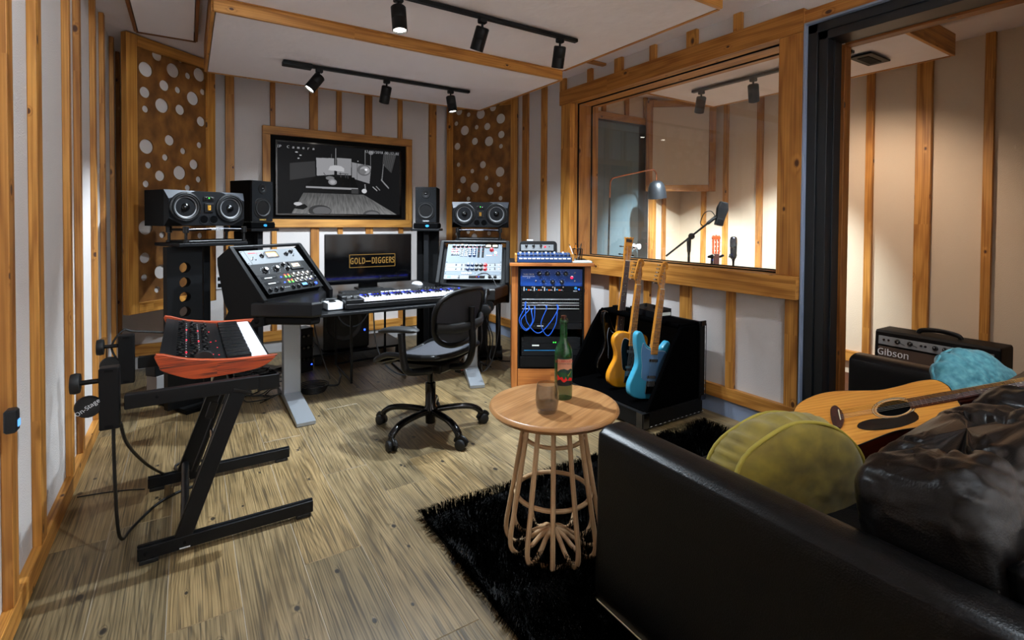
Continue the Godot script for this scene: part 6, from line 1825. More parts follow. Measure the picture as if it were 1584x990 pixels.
func guitars():
	var tele = smooth_loop([Vector2(0, 0), Vector2(0.10, 0.008), Vector2(0.155, 0.05), Vector2(0.163, 0.11), Vector2(0.14, 0.17), Vector2(0.12, 0.22), Vector2(0.128, 0.27), Vector2(0.148, 0.32), Vector2(0.14, 0.365), Vector2(0.105, 0.385), Vector2(0.068, 0.36), Vector2(0.038, 0.325), Vector2(0.03, 0.36), Vector2(0.0, 0.385), Vector2(-0.05, 0.397), Vector2(-0.11, 0.395), Vector2(-0.15, 0.36), Vector2(-0.152, 0.31), Vector2(-0.125, 0.25), Vector2(-0.122, 0.20), Vector2(-0.15, 0.14), Vector2(-0.166, 0.09), Vector2(-0.155, 0.04), Vector2(-0.10, 0.006)], 4)
	var tg = smooth_loop([Vector2(0.05, 0.115), Vector2(0.10, 0.16), Vector2(0.105, 0.24), Vector2(0.12, 0.30), Vector2(0.06, 0.325), Vector2(0.0, 0.33), Vector2(-0.07, 0.35), Vector2(-0.085, 0.28), Vector2(-0.07, 0.20), Vector2(-0.05, 0.13), Vector2(0.0, 0.125)], 3)
	var six = []
	for k in 6: six.append([-0.026 + k * 0.004, 0.035 + k * 0.0245, -1])
	electric("electric_guitar", "butterscotch yellow electric guitar with a black pickguard in the rack case", tele, "butterscotch", tg, "black_gloss", "maple_neck", "maple_neck", 0.648, fender_head(), six, V(2.625, 0.122, -2.575), -0.125, -0.15)
	var strat = smooth_loop([Vector2(0, 0.0), Vector2(0.08, 0.004), Vector2(0.145, 0.04), Vector2(0.165, 0.10), Vector2(0.145, 0.17), Vector2(0.12, 0.23), Vector2(0.125, 0.29), Vector2(0.145, 0.34), Vector2(0.135, 0.385), Vector2(0.105, 0.39), Vector2(0.06, 0.34), Vector2(0.03, 0.335), Vector2(-0.03, 0.345), Vector2(-0.07, 0.37), Vector2(-0.105, 0.43), Vector2(-0.14, 0.445), Vector2(-0.165, 0.42), Vector2(-0.155, 0.35), Vector2(-0.13, 0.28), Vector2(-0.125, 0.22), Vector2(-0.15, 0.15), Vector2(-0.168, 0.09), Vector2(-0.15, 0.03), Vector2(-0.08, 0.002)], 4)
	var sg = smooth_loop([Vector2(0.02, 0.11), Vector2(0.10, 0.08), Vector2(0.12, 0.13), Vector2(0.10, 0.21), Vector2(0.11, 0.31), Vector2(0.06, 0.325), Vector2(0.0, 0.32), Vector2(-0.07, 0.34), Vector2(-0.10, 0.37), Vector2(-0.105, 0.30), Vector2(-0.085, 0.22), Vector2(-0.075, 0.14), Vector2(-0.03, 0.12)], 3)
	electric("electric_guitar", "pale blue electric guitar with a bluish pickguard in the rack case", strat, "pale_blue", sg, "guard_blue", "maple_neck", "maple_neck", 0.648, fender_head(), six, V(2.575, 0.122, -2.335), -0.15, -0.12)
	var bassb = smooth_loop([Vector2(0, 0.0), Vector2(0.09, 0.004), Vector2(0.155, 0.05), Vector2(0.165, 0.12), Vector2(0.14, 0.19), Vector2(0.12, 0.25), Vector2(0.14, 0.33), Vector2(0.15, 0.39), Vector2(0.11, 0.41), Vector2(0.06, 0.36), Vector2(0.03, 0.345), Vector2(-0.03, 0.35), Vector2(-0.07, 0.40), Vector2(-0.11, 0.48), Vector2(-0.145, 0.495), Vector2(-0.16, 0.46), Vector2(-0.14, 0.36), Vector2(-0.12, 0.27), Vector2(-0.13, 0.20), Vector2(-0.165, 0.12), Vector2(-0.155, 0.04), Vector2(-0.09, 0.004)], 4)
	var four = [[-0.022, 0.045, -1], [-0.020, 0.105, -1], [0.020, 0.105, 1], [0.022, 0.045, 1]]
	var bh = PackedVector2Array([Vector2(-0.021, 0), Vector2(-0.034, 0.03), Vector2(-0.036, 0.15), Vector2(-0.042, 0.18), Vector2(-0.028, 0.174), Vector2(-0.014, 0.182), Vector2(0, 0.176), Vector2(0.014, 0.184), Vector2(0.028, 0.178), Vector2(0.042, 0.186), Vector2(0.037, 0.15), Vector2(0.034, 0.03), Vector2(0.021, 0)])
	var b = electric("bass_guitar", "black electric bass with a square pale headstock and four big tuners", bassb, "black_lacquer", sg, "black_gloss", "maple_neck", "rosewood", 0.80, bh, four, V(2.735, 0.122, -2.81), -0.12, -0.15, true)
	part(G.new().box(V(0.0, 0.89 + 0.155, 0.0222), V(0.052, 0.022, 0.0012)), "head_badge", "dark_print", b)

func build_table():
	var t = thing("side_table", "round wooden side table on a cage of bent rattan canes", "side table", V(1.215, 0, -1.575))
	# turned top with staves
	var g = G.new()
	var R = 0.256
	var prof = [Vector2(0.0, 0.553), Vector2(0.225, 0.553), Vector2(0.245, 0.558), Vector2(R, 0.572), Vector2(0.252, 0.581), Vector2(0.244, 0.585)]
	g.lathe(prof, 64)
	part(g, "top_rim", "table_wood", t)
	var tg = G.new()
	for k in 64:
		var a = TAU * k / 64
		var b = TAU * (k + 1) / 64
		var pa = V(cos(a) * 0.244, 0.585, sin(a) * 0.244)
		var pb = V(cos(b) * 0.244, 0.585, sin(b) * 0.244)
		tg.tri(V(0, 0.585, 0), pa, pb, Vector3.UP, Vector3.UP, Vector3.UP, Vector2(0.4, 0.4), Vector2(0.4 + pa.x * 0.94 - pa.z * 0.34, 0.4 + pa.x * 0.34 + pa.z * 0.94), Vector2(0.4 + pb.x * 0.94 - pb.z * 0.34, 0.4 + pb.x * 0.34 + pb.z * 0.94))
	part(tg, "table_top", "table_wood", t)
	part(G.new().lathe([Vector2(0, 0.525), Vector2(0.13, 0.525), Vector2(0.135, 0.54), Vector2(0.135, 0.553), Vector2(0, 0.553)], 32), "under_disc", "rattan", t)
	# twelve canes: down from the top, flaring, then curling in to the middle of the base
	for k in 12:
		var a = TAU * k / 12 + 0.13
		var d = V(cos(a), 0, sin(a))
		var pts = [d * 0.118 + V(0, 0.55, 0), d * 0.118 + V(0, 0.50, 0), d * 0.14 + V(0, 0.36, 0), d * 0.168 + V(0, 0.20, 0), d * 0.185 + V(0, 0.10, 0), d * 0.180 + V(0, 0.05, 0), d * 0.150 + V(0, 0.022, 0), d * 0.10 + V(0, 0.035, 0), d * 0.05 + V(0, 0.07, 0), d * 0.012 + V(0, 0.085, 0)]
		part(G.new().tube(smooth(pts, 4), 0.0095, 8), "cane", "rattan", t)
	for r in [[0.115, 0.455, 0.008], [0.148, 0.235, 0.009], [0.128, 0.012, 0.010]]:
		part(G.new().tube(arc(V(0, r[1], 0), r[0], 0, TAU * 47 / 48, 47, 1), r[2], 8, true), "ring", "rattan", t)
	# bottle
	var b = thing("wine_bottle", "green glass bottle with a pictured label on the side table", "bottle", V(1.283, 0.586, -1.60), 0.0)
	part(G.new().lathe([Vector2(0.0, 0.006), Vector2(0.020, 0.002), Vector2(0.034, 0.0), Vector2(0.0365, 0.006), Vector2(0.0365, 0.175), Vector2(0.035, 0.195), Vector2(0.026, 0.215), Vector2(0.0165, 0.232), Vector2(0.0145, 0.25), Vector2(0.0142, 0.305), Vector2(0.0165, 0.307), Vector2(0.0165, 0.318), Vector2(0.014, 0.322), Vector2(0.010, 0.322)], 40), "glass_body", "bottle_glass", b)
	part(G.new().lathe([Vector2(0, 0.315), Vector2(0.0108, 0.315), Vector2(0.0112, 0.334), Vector2(0.0, 0.335)], 20), "cork", "mahogany", b)
	var im = Image.create(256, 256, false, Image.FORMAT_RGB8)
	im.fill(Color(0.80, 0.56, 0.44))
	fill(im, [[0, 0.0], [1, 0.0], [1, 0.03], [0, 0.03]], 0.25, 256, 256)
	paint(im, [[0, 0.50], [0.2, 0.40], [0.42, 0.37], [0.65, 0.42], [0.85, 0.38], [1, 0.42], [1, 0.9], [0, 0.9]], Color(0.04, 0.22, 0.20))
	paint(im, [[0, 0.52], [0.4, 0.50], [0.7, 0.56], [1, 0.48], [1, 0.9], [0, 0.9]], Color(0.05, 0.30, 0.16))
	paint(im, [[0.62, 0.62], [0.9, 0.46], [0.93, 0.48], [0.68, 0.66]], Color(0.55, 0.55, 0.20))
	paint(im, [[0, 0.60], [0.16, 0.70], [0.30, 0.66], [0.42, 0.78], [0.52, 0.66], [0.64, 0.80], [0.76, 0.70], [1, 0.74], [1, 0.86], [0, 0.86]], Color(0.85, 0.06, 0.07))
	paint(im, [[0, 0.82], [0.2, 0.76], [0.4, 0.88], [0.6, 0.80], [1, 0.84], [1, 1], [0, 1]], Color(0.03, 0.05, 0.06))
	var lm = mat("bottle_label", Color(1, 1, 1), 0.6, 0.0, {"albedo_texture": tex(im)})
	var lg = G.new()
	# wraps the side that faces the sofa and the camera
	for k in 14:
		var a0 = 1.12 + k * 0.13
		var a1 = a0 + 0.13
		var p = [V(cos(a0) * 0.0370, 0.058, sin(a0) * 0.0370), V(cos(a1) * 0.0370, 0.058, sin(a1) * 0.0370), V(cos(a1) * 0.0370, 0.168, sin(a1) * 0.0370), V(cos(a0) * 0.0370, 0.168, sin(a0) * 0.0370)]
		var n0 = V(cos(a0), 0, sin(a0))
		var n1 = V(cos(a1), 0, sin(a1))
		var u0 = 1.0 - k / 14.0
		var u1 = 1.0 - (k + 1) / 14.0
		lg.quadn(p[0], p[1], p[2], p[3], n0, n1, n1, n0, Vector2(u0, 1), Vector2(u1, 1), Vector2(u1, 0), Vector2(u0, 0))
	part(lg, "label", lm, b)
	var dirv = 0.62
	var wl = words("DEL MAGUEY", 0.0085, "red_print", b, V(-sin(dirv) * 0.0372, 0.158, cos(dirv) * 0.0372), V(0, -dirv, 0), "label_lettering", 0.0006)
	words("SINGLE VILLAGE MEZCAL", 0.0042, "dark_print", b, V(-sin(dirv) * 0.0372, 0.148, cos(dirv) * 0.0372), V(0, -dirv, 0), "label_lettering", 0.0006)
	# tumbler
	var c = thing("tumbler", "smoky glass tumbler beside the green bottle", "glass", V(1.135, 0.586, -1.512))
	part(G.new().lathe([Vector2(0.0, 0.006), Vector2(0.026, 0.003), Vector2(0.034, 0.0), Vector2(0.040, 0.012), Vector2(0.0445, 0.045), Vector2(0.043, 0.075), Vector2(0.038, 0.107), Vector2(0.0365, 0.107), Vector2(0.0413, 0.075), Vector2(0.0427, 0.045), Vector2(0.038, 0.016), Vector2(0.028, 0.010), Vector2(0, 0.010)], 40), "glass_wall", "smoke_glass", c)
	part(G.new().lathe([Vector2(0.0, 0.0105), Vector2(0.0375, 0.0165), Vector2(0.0415, 0.034), Vector2(0.0, 0.034)], 32), "drink", "smoke_glass", c)

func paint(im, poly, col):
	var W = im.get_width()
	var Hh = im.get_height()
	var p = PackedVector2Array()
	for q in poly: p.append(Vector2(q[0] * W, q[1] * Hh))
	for y in Hh:
		for x in W:
			if Geometry2D.is_point_in_polygon(Vector2(x + 0.5, y + 0.5), p): im.set_pixel(x, y, col)

func build_rug():
	var t = thing("fur_rug", "black shaggy fur rug under the side table and sofa", "rug", V(1.82, 0, -1.25))
	part(G.new().box(V(0, 0.005, 0), V(1.92, 0.008, 1.56), 0.002), "backing", "rug_hide", t)
	# pile: bent blades, thickest along the rug's visible edges
	var g = SurfaceTool.new()
	g.begin(Mesh.PRIMITIVE_TRIANGLES)
	rng.seed = 404
	var nz = noise(5, 1.6, 2)
	for k in 60000:
		var x = rng.randf_range(-0.99, 0.99)
		var z = rng.randf_range(-0.81, 0.81)
		# under the sofa nothing shows: leave it sparse
		if x > -0.66 and z > 0.10 and k % 6 > 0: continue
		var edge = absf(x) > 0.93 or absf(z) > 0.75
		if edge:
			x = clampf(x, -0.955, 0.955)
			z = clampf(z, -0.775, 0.775)
		var a = nz.get_noise_2d(x * 1.2 + 7, z * 1.2) * 5.0 + rng.randf_range(-0.8, 0.8)
		var d = V(cos(a), 0, sin(a))
		if edge:
			var o = V(signf(x) if absf(x) > 0.93 else 0.0, 0, signf(z) if absf(z) > 0.75 else 0.0).normalized()
			d = (d * 0.7 + o * 0.9).normalized()
		var h = rng.randf_range(0.022, 0.042)
		var l = rng.randf_range(0.03, 0.065)
		var w = 0.0014
		var s = V(-d.z, 0, d.x) * w
		var p0 = V(x, 0.007, z)
		var p1 = p0 + d * l * 0.35 + V(0, h, 0)
		var p2 = p0 + d * l + V(0, h * rng.randf_range(0.45, 0.95), 0)
		if p2.y < 0.012: p2.y = 0.012
		var n1 = (V(0, 1, 0) - d * 0.6).normalized()
		var n2 = (V(0, 1, 0) + d * 0.2).normalized()
		for q in [[p0 - s, n1], [p0 + s, n1], [p1 + s * 0.8, n2], [p0 - s, n1], [p1 + s * 0.8, n2], [p1 - s * 0.8, n2], [p1 - s * 0.8, n2], [p1 + s * 0.8, n2], [p2, n2]]:
			g.set_normal(q[1])
			g.add_vertex(q[0])
	var o = MeshInstance3D.new()
	o.mesh = g.commit()
	o.material_override = M["fur"]
	o.name = "pile"
	o.set_meta("kind", "stuff")
	t.add_child(o)

func pad(cx, cy, cz, sx, sy, sz, pw, amp, sd, puck = []):
	# stuffed cushion: a rounded box with creases; puck: [x, z, depth, radius] dents on top
	var nz = noise(sd, 1.0, 3)
	return func(u, v):
		var th = (u - 0.5) * TAU
		var ph = (v - 0.5) * PI
		var q = V(cos(ph) * cos(th), sin(ph), cos(ph) * sin(th))
		var e = V(signf(q.x) * pow(absf(q.x), pw), signf(q.y) * pow(absf(q.y), pw), signf(q.z) * pow(absf(q.z), pw))
		var p = V(e.x * sx, e.y * sy, e.z * sz)
		var cr = nz.get_noise_3d(p.x * 7.0, p.y * 12.0, p.z * 7.0) * amp
		for d in puck:
			var r2 = (pow(p.x - d[0], 2) + pow(p.z - d[1], 2)) / (d[3] * d[3])
			if p.y > 0: cr -= d[2] * exp(-r2)
		return V(cx, cy, cz) + p + q * cr

func build_sofa():
	var t = thing("leather_sofa", "black leather sofa with slim arms and tufted back cushions", "sofa", V(1.995, 0, -0.68))
	# slim upright arms with rounded tops
	for s in [-1, 1]:
		var x = s * 0.835
		var g = G.new(Transform3D(Basis(), V(x, 0, -0.515)))
		var pr = smooth_loop([Vector2(-0.068, 0.09), Vector2(-0.070, 0.35), Vector2(-0.069, 0.60), Vector2(-0.058, 0.637), Vector2(-0.03, 0.650), Vector2(0.0, 0.652), Vector2(0.03, 0.650), Vector2(0.058, 0.637), Vector2(0.069, 0.60), Vector2(0.070, 0.35), Vector2(0.068, 0.09)], 3)
		g.prism(pr, 0.0, 1.06, 0.02, 0.6, 3)
		part(g, "arm", "leather", t)
		part(G.new().tube([V(x - s * -0.069, 0.155, -0.515), V(x - s * -0.069, 0.155, 0.54)] if s > 0 else [V(x - 0.0705, 0.10, -0.50), V(x - 0.0705, 0.10, 0.54)], 0.0022, 6), "bottom_welt", "ivory", t)
	part(G.new().box(V(0, 0.20, 0.0), V(1.53, 0.20, 1.0), 0.02), "seat_base", "leather", t)
	part(G.new().box(V(0, 0.40, 0.47), V(1.53, 0.60, 0.13), 0.03), "back_frame", "leather", t)
	for s in [-1, 1]:
		part(G.new().sheet(40, 24, pad(s * 0.382, 0.365, -0.10, 0.382, 0.085, 0.42, 0.42, 0.006, 3 + s), true, Vector2.ONE), "seat_cushion", "leather", t)
		for z in [0.44, -0.46]: part(G.new().tube([V(s * 0.70, 0.105, z), V(s * 0.72, 0.014, z)], [0.022, 0.014], 12), "foot", "dark_walnut", t)
	# back cushions: plump, creased, with a tufted cross seam
	var cush = [[-0.385, 11], [0.385, 12]]
	for c in cush:
		var px = c[0]
		var b = Node3D.new()
		b.name = "back_cushion"
		t.add_child(b, true)
		b.position = V(px, 0.585, 0.30)
		b.rotation = V(-0.22, 0, 0)
		var nz = noise(c[1], 1.0, 3)
		var wr = noise(c[1] + 5, 1.0, 2)
		var shape = func(u, v):
			var th = (u - 0.5) * TAU
			var ph = (v - 0.5) * PI
			var q = V(cos(ph) * cos(th), sin(ph), cos(ph) * sin(th))
			var p = V(signf(q.x) * pow(absf(q.x), 0.3) * 0.385, signf(q.y) * pow(absf(q.y), 0.42) * 0.225, signf(q.z) * pow(absf(q.z), 0.5) * 0.15)
			# tuft: a seam over the top crossed by one along the crest
			var dent = 0.0
			var fold = 0.0
			for tx in [-0.15, 0.15]:
				var dx = p.x - tx
				var r2 = dx * dx + pow(p.z - 0.02, 2.0) + (0.0 if p.y > 0.08 else 1.0)
				dent += 0.026 * exp(-r2 / 0.0030)
				dent += 0.014 * exp(-pow(dx / 0.010, 2.0)) * clampf(p.y * 8.0, 0.0, 1.0)
				var ang = atan2(p.z - 0.02, dx)
				fold += sin(ang * 7.0 + wr.get_noise_2d(p.x * 6.0, p.z * 6.0) * 5.0) * 0.007 * exp(-r2 / 0.014)
			if p.y > 0.08: dent += 0.010 * exp(-pow((p.z - 0.02) / 0.010, 2.0))
			var cr = nz.get_noise_3d(p.x * 5.0, p.y * 9.0, p.z * 6.0) * 0.014 + absf(wr.get_noise_3d(p.x * 9.0, p.y * 14.0, p.z * 9.0)) * -0.010
			return p + q * (cr - dent + fold)
		part(G.new().sheet(110, 70, shape, true, Vector2.ONE), "cover", "leather_brown", b)
	# round olive velvet cushion
	var o = thing("round_cushion", "round olive green velvet cushion with piped edges leaning on the sofa arm", "cushion", V(1.535, 0.52, -0.83))
	var n = V(-0.22, 0.08, 0.97).normalized()
	var xx = V(0, 1, 0).cross(n).normalized()
	o.basis = Basis(xx * 1.27, n.cross(xx) * 0.88, n)
	var R = 0.205
	var H2 = 0.055
	var wv = noise(6, 1.0, 3)
	for s in [-1, 1]:
		part(G.new().sheet(56, 18, func(u, v):
			var a = u * TAU
			var r = R * v
			var z = H2 + 0.036 * sqrt(maxf(0.0, 1.0 - pow(v, 3.0))) + 0.005 * wv.get_noise_2d(cos(a) * r * 6.0 + s * 5.0, sin(a) * r * 9.0) * (1.0 - v * 0.4)
			return V(cos(a) * r * (1.0 + 0.01 * sin(a * 5.0)), sin(a) * r, s * z), true, Vector2.ONE, s), "face", "velvet_green", o)
		var pipe = []
		for k in 48:
			var a = TAU * k / 48
			pipe.append(V(cos(a) * R * (1.0 + 0.01 * sin(a * 5.0)), sin(a) * R, s * H2 + 0.004 * sin(a * 7.0)))
		part(G.new().tube(pipe, 0.0065, 8, true), "piping", "velvet_piping", o)
	part(G.new().sheet(120, 8, func(u, v):
		var a = u * TAU
		var k = sin(v * PI)
		var pucker = 0.008 * sin(a * 30.0 + sin(a * 5.0) * 3.0) * k
		return V(cos(a), sin(a), 0) * (R + 0.012 * k + pucker) + V(0, 0, lerpf(-H2, H2, v)), true), "gusset", "velvet_green", o)
	# teal cushion in the far corner
	var c2 = thing("teal_cushion", "crumpled teal velvet cushion in the sofa corner behind the guitar neck", "cushion", V(2.62, 0.625, -0.66))
	var cn = V(-0.35, 0.45, 0.75).normalized()
	var cx = V(0, 1, 0).cross(cn).normalized()
	c2.basis = Basis(cx, cn.cross(cx), cn)
	var cz = noise(16, 1.0, 3)
	part(G.new().sheet(72, 36, func(u, v):
		var th = u * TAU
		var ph = (v - 0.5) * PI
		var q = V(cos(ph) * cos(th), cos(ph) * sin(th), sin(ph))
		var p = V(q.x * 0.185, q.y * 0.185, signf(q.z) * pow(absf(q.z), 0.8) * 0.085)
		var pk = 0.010 * sin(th * 13.0 + 2.0 * sin(th * 3.0)) * exp(-pow(p.z / 0.055, 2.0))
		return p + q * (pk + 0.006 * cz.get_noise_3d(p.x * 7.0, p.y * 7.0, p.z * 7.0)), true), "cover", "velvet_teal", c2)
	var seam = []
	for k in 44: seam.append(V(cos(TAU * k / 44) * 0.187, sin(TAU * k / 44) * 0.187, 0.006 * sin(k * 1.7)))
	part(G.new().tube(seam, 0.005, 6, true), "seam_cord", "velvet_teal", c2)
	acoustic()

func acoustic():
	# dreadnought lying back against the sofa cushions; local y along the neck, z out of the top
	var t = thing("acoustic_guitar", "natural spruce acoustic guitar with a black pickguard leaning on the sofa", "guitar", V(2.0735, 0.657, -0.749))
	var a = V(0.387, 0.395, 0.833).normalized()
	var w = V(0.8486, 0.2013, -0.4893)
	w = (w - a * w.dot(a)).normalized()
	var n = w.cross(a)
	t.basis = Basis(w, a, n) if n.y > 0 else Basis(-w, a, -n)
	var sgn = 1.0 if n.y > 0 else -1.0
	var half = [Vector2(0.0, -0.335), Vector2(0.08, -0.332), Vector2(0.155, -0.305), Vector2(0.196, -0.24), Vector2(0.196, -0.17), Vector2(0.165, -0.09), Vector2(0.138, -0.02), Vector2(0.138, 0.04), Vector2(0.147, 0.10), Vector2(0.135, 0.15), Vector2(0.085, 0.175), Vector2(0.03, 0.178)]
	var full = []
	for p in half: full.append(p)
	for k in range(half.size() - 1, 0, -1): full.append(Vector2(-half[k].x, half[k].y))
	var outl = smooth_loop(full, 4)
	part(G.new().prism(outl, -0.11, -0.003, 0.004, 0.8), "sides_and_back", "mahogany", t)
	# top with a real sound hole: ring of strips between hole and rim
	var g = G.new()
	var no = outl.size()
	for i in no:
		var p0 = outl[i]
		var p1 = outl[(i + 1) % no]
		var h0 = p0.normalized() * 0.051
		var h1 = p1.normalized() * 0.051
		g.quad(V(p0.x, p0.y, 0), V(p1.x, p1.y, 0), V(h1.x, h1.y, 0), V(h0.x, h0.y, 0), V(0, 0, 1), Vector2(p0.y, p0.x), Vector2(p1.y, p1.x), Vector2(h1.y, h1.x), Vector2(h0.y, h0.x))
		g.quad(V(h0.x, h0.y, 0), V(h1.x, h1.y, 0), V(h1.x, h1.y, -0.003), V(h0.x, h0.y, -0.003), V(-h0.x, -h0.y, 0).normalized())
	part(g, "soundboard", "spruce", t)
	part(G.new().disc(V(0, 0, -0.0025), V(0, 0, 1), 0.052, 32), "sound_hole", "foam", t)
	var rim = []
	for p in outl: rim.append(V(p.x, p.y, -0.002))
	part(G.new().tube(rim, 0.0025, 6, true), "binding", "black_plastic", t)
	for r in [[0.0535, "ivory"], [0.060, "dark_print"], [0.0625, "ivory"], [0.0655, "dark_print"]]:
		part(G.new().tube(arc(V(0, 0, 0.0002), r[0], 0, TAU * 47 / 48, 47), 0.0009, 5, true), "rosette_ring", r[1], t)
	var pg = smooth_loop([Vector2(0.044, 0.052), Vector2(0.095, 0.055), Vector2(0.122, 0.0), Vector2(0.118, -0.075), Vector2(0.09, -0.12), Vector2(0.06, -0.115), Vector2(0.048, -0.075), Vector2(0.058, -0.03), Vector2(0.064, 0.0), Vector2(0.056, 0.03)], 3)
	var pg2 = PackedVector2Array()
	for p in pg: pg2.append(Vector2(-p.x * sgn, p.y))
	part(G.new().prism(pg2, 0.0002, 0.0016, 0.0004), "pickguard", "black_gloss", t)
	# neck, frets, head
	var y0 = 0.048
	var y1 = 0.50
	var fb = PackedVector2Array([Vector2(-0.0285, y0), Vector2(0.0285, y0), Vector2(0.022, y1), Vector2(-0.022, y1)])
	part(G.new().prism(fb, 0.0005, 0.0075, 0.001, 0.5), "fretboard", "rosewood", t)
	part(G.new().prism(PackedVector2Array([Vector2(-0.028, 0.17), Vector2(0.028, 0.17), Vector2(0.022, y1), Vector2(-0.022, y1)]), -0.024, 0.0005, 0.009, 0.5, 3), "neck", "mahogany", t)
	for k in range(1, 21):
		var y = y1 - 0.645 * (1.0 - pow(2.0, -k / 12.0))
		if y < y0 + 0.003: break
		part(G.new().box(V(0, y, 0.008), V(2.0 * lerpf(0.022, 0.0285, (y1 - y) / (y1 - y0)), 0.0018, 0.0014)), "fret", "chrome", t)
		if k in [3, 5, 7, 9, 12, 15]: part(G.new().disc(V(0, y + 0.012, 0.0078), V(0, 0, 1), 0.003, 10), "inlay", "ivory", t)
	part(G.new().prism(PackedVector2Array([Vector2(-0.022, y1), Vector2(0.022, y1), Vector2(0.036, y1 + 0.03), Vector2(0.033, y1 + 0.19), Vector2(-0.033, y1 + 0.19), Vector2(-0.036, y1 + 0.03)]), -0.016, -0.002, 0.003), "headstock", "mahogany", t)
	for k in 3:
		for s in [-1, 1]:
			part(G.new().tube([V(s * 0.022, y1 + 0.05 + k * 0.05, -0.002), V(s * 0.022, y1 + 0.05 + k * 0.05, 0.012)], 0.004, 8), "tuner_post", "chrome", t)
			part(G.new().ball(V(s * 0.052, y1 + 0.05 + k * 0.05, -0.01), V(0.009, 0.006, 0.009), 10, 6), "tuner_button", "chrome", t)
	for k in 6:
		var f = k / 5.0 - 0.5
		part(G.new().tube([V(f * 0.055, -0.165, 0.011), V(f * 0.036, y1, 0.0105)], [0.0009, 0.0009] if k < 3 else [0.0006, 0.0006], 5), "string", "brushed" if k > 2 else "brass", t)
	part(G.new().prism(smooth_loop([Vector2(-0.075, -0.175), Vector2(-0.03, -0.158), Vector2(0.03, -0.158), Vector2(0.075, -0.175), Vector2(0.05, -0.195), Vector2(-0.05, -0.195)], 3), 0.0005, 0.009, 0.002), "bridge", "rosewood", t)
	part(G.new().box(V(0, -0.167, 0.010), V(0.07, 0.003, 0.004)), "saddle", "ivory", t)

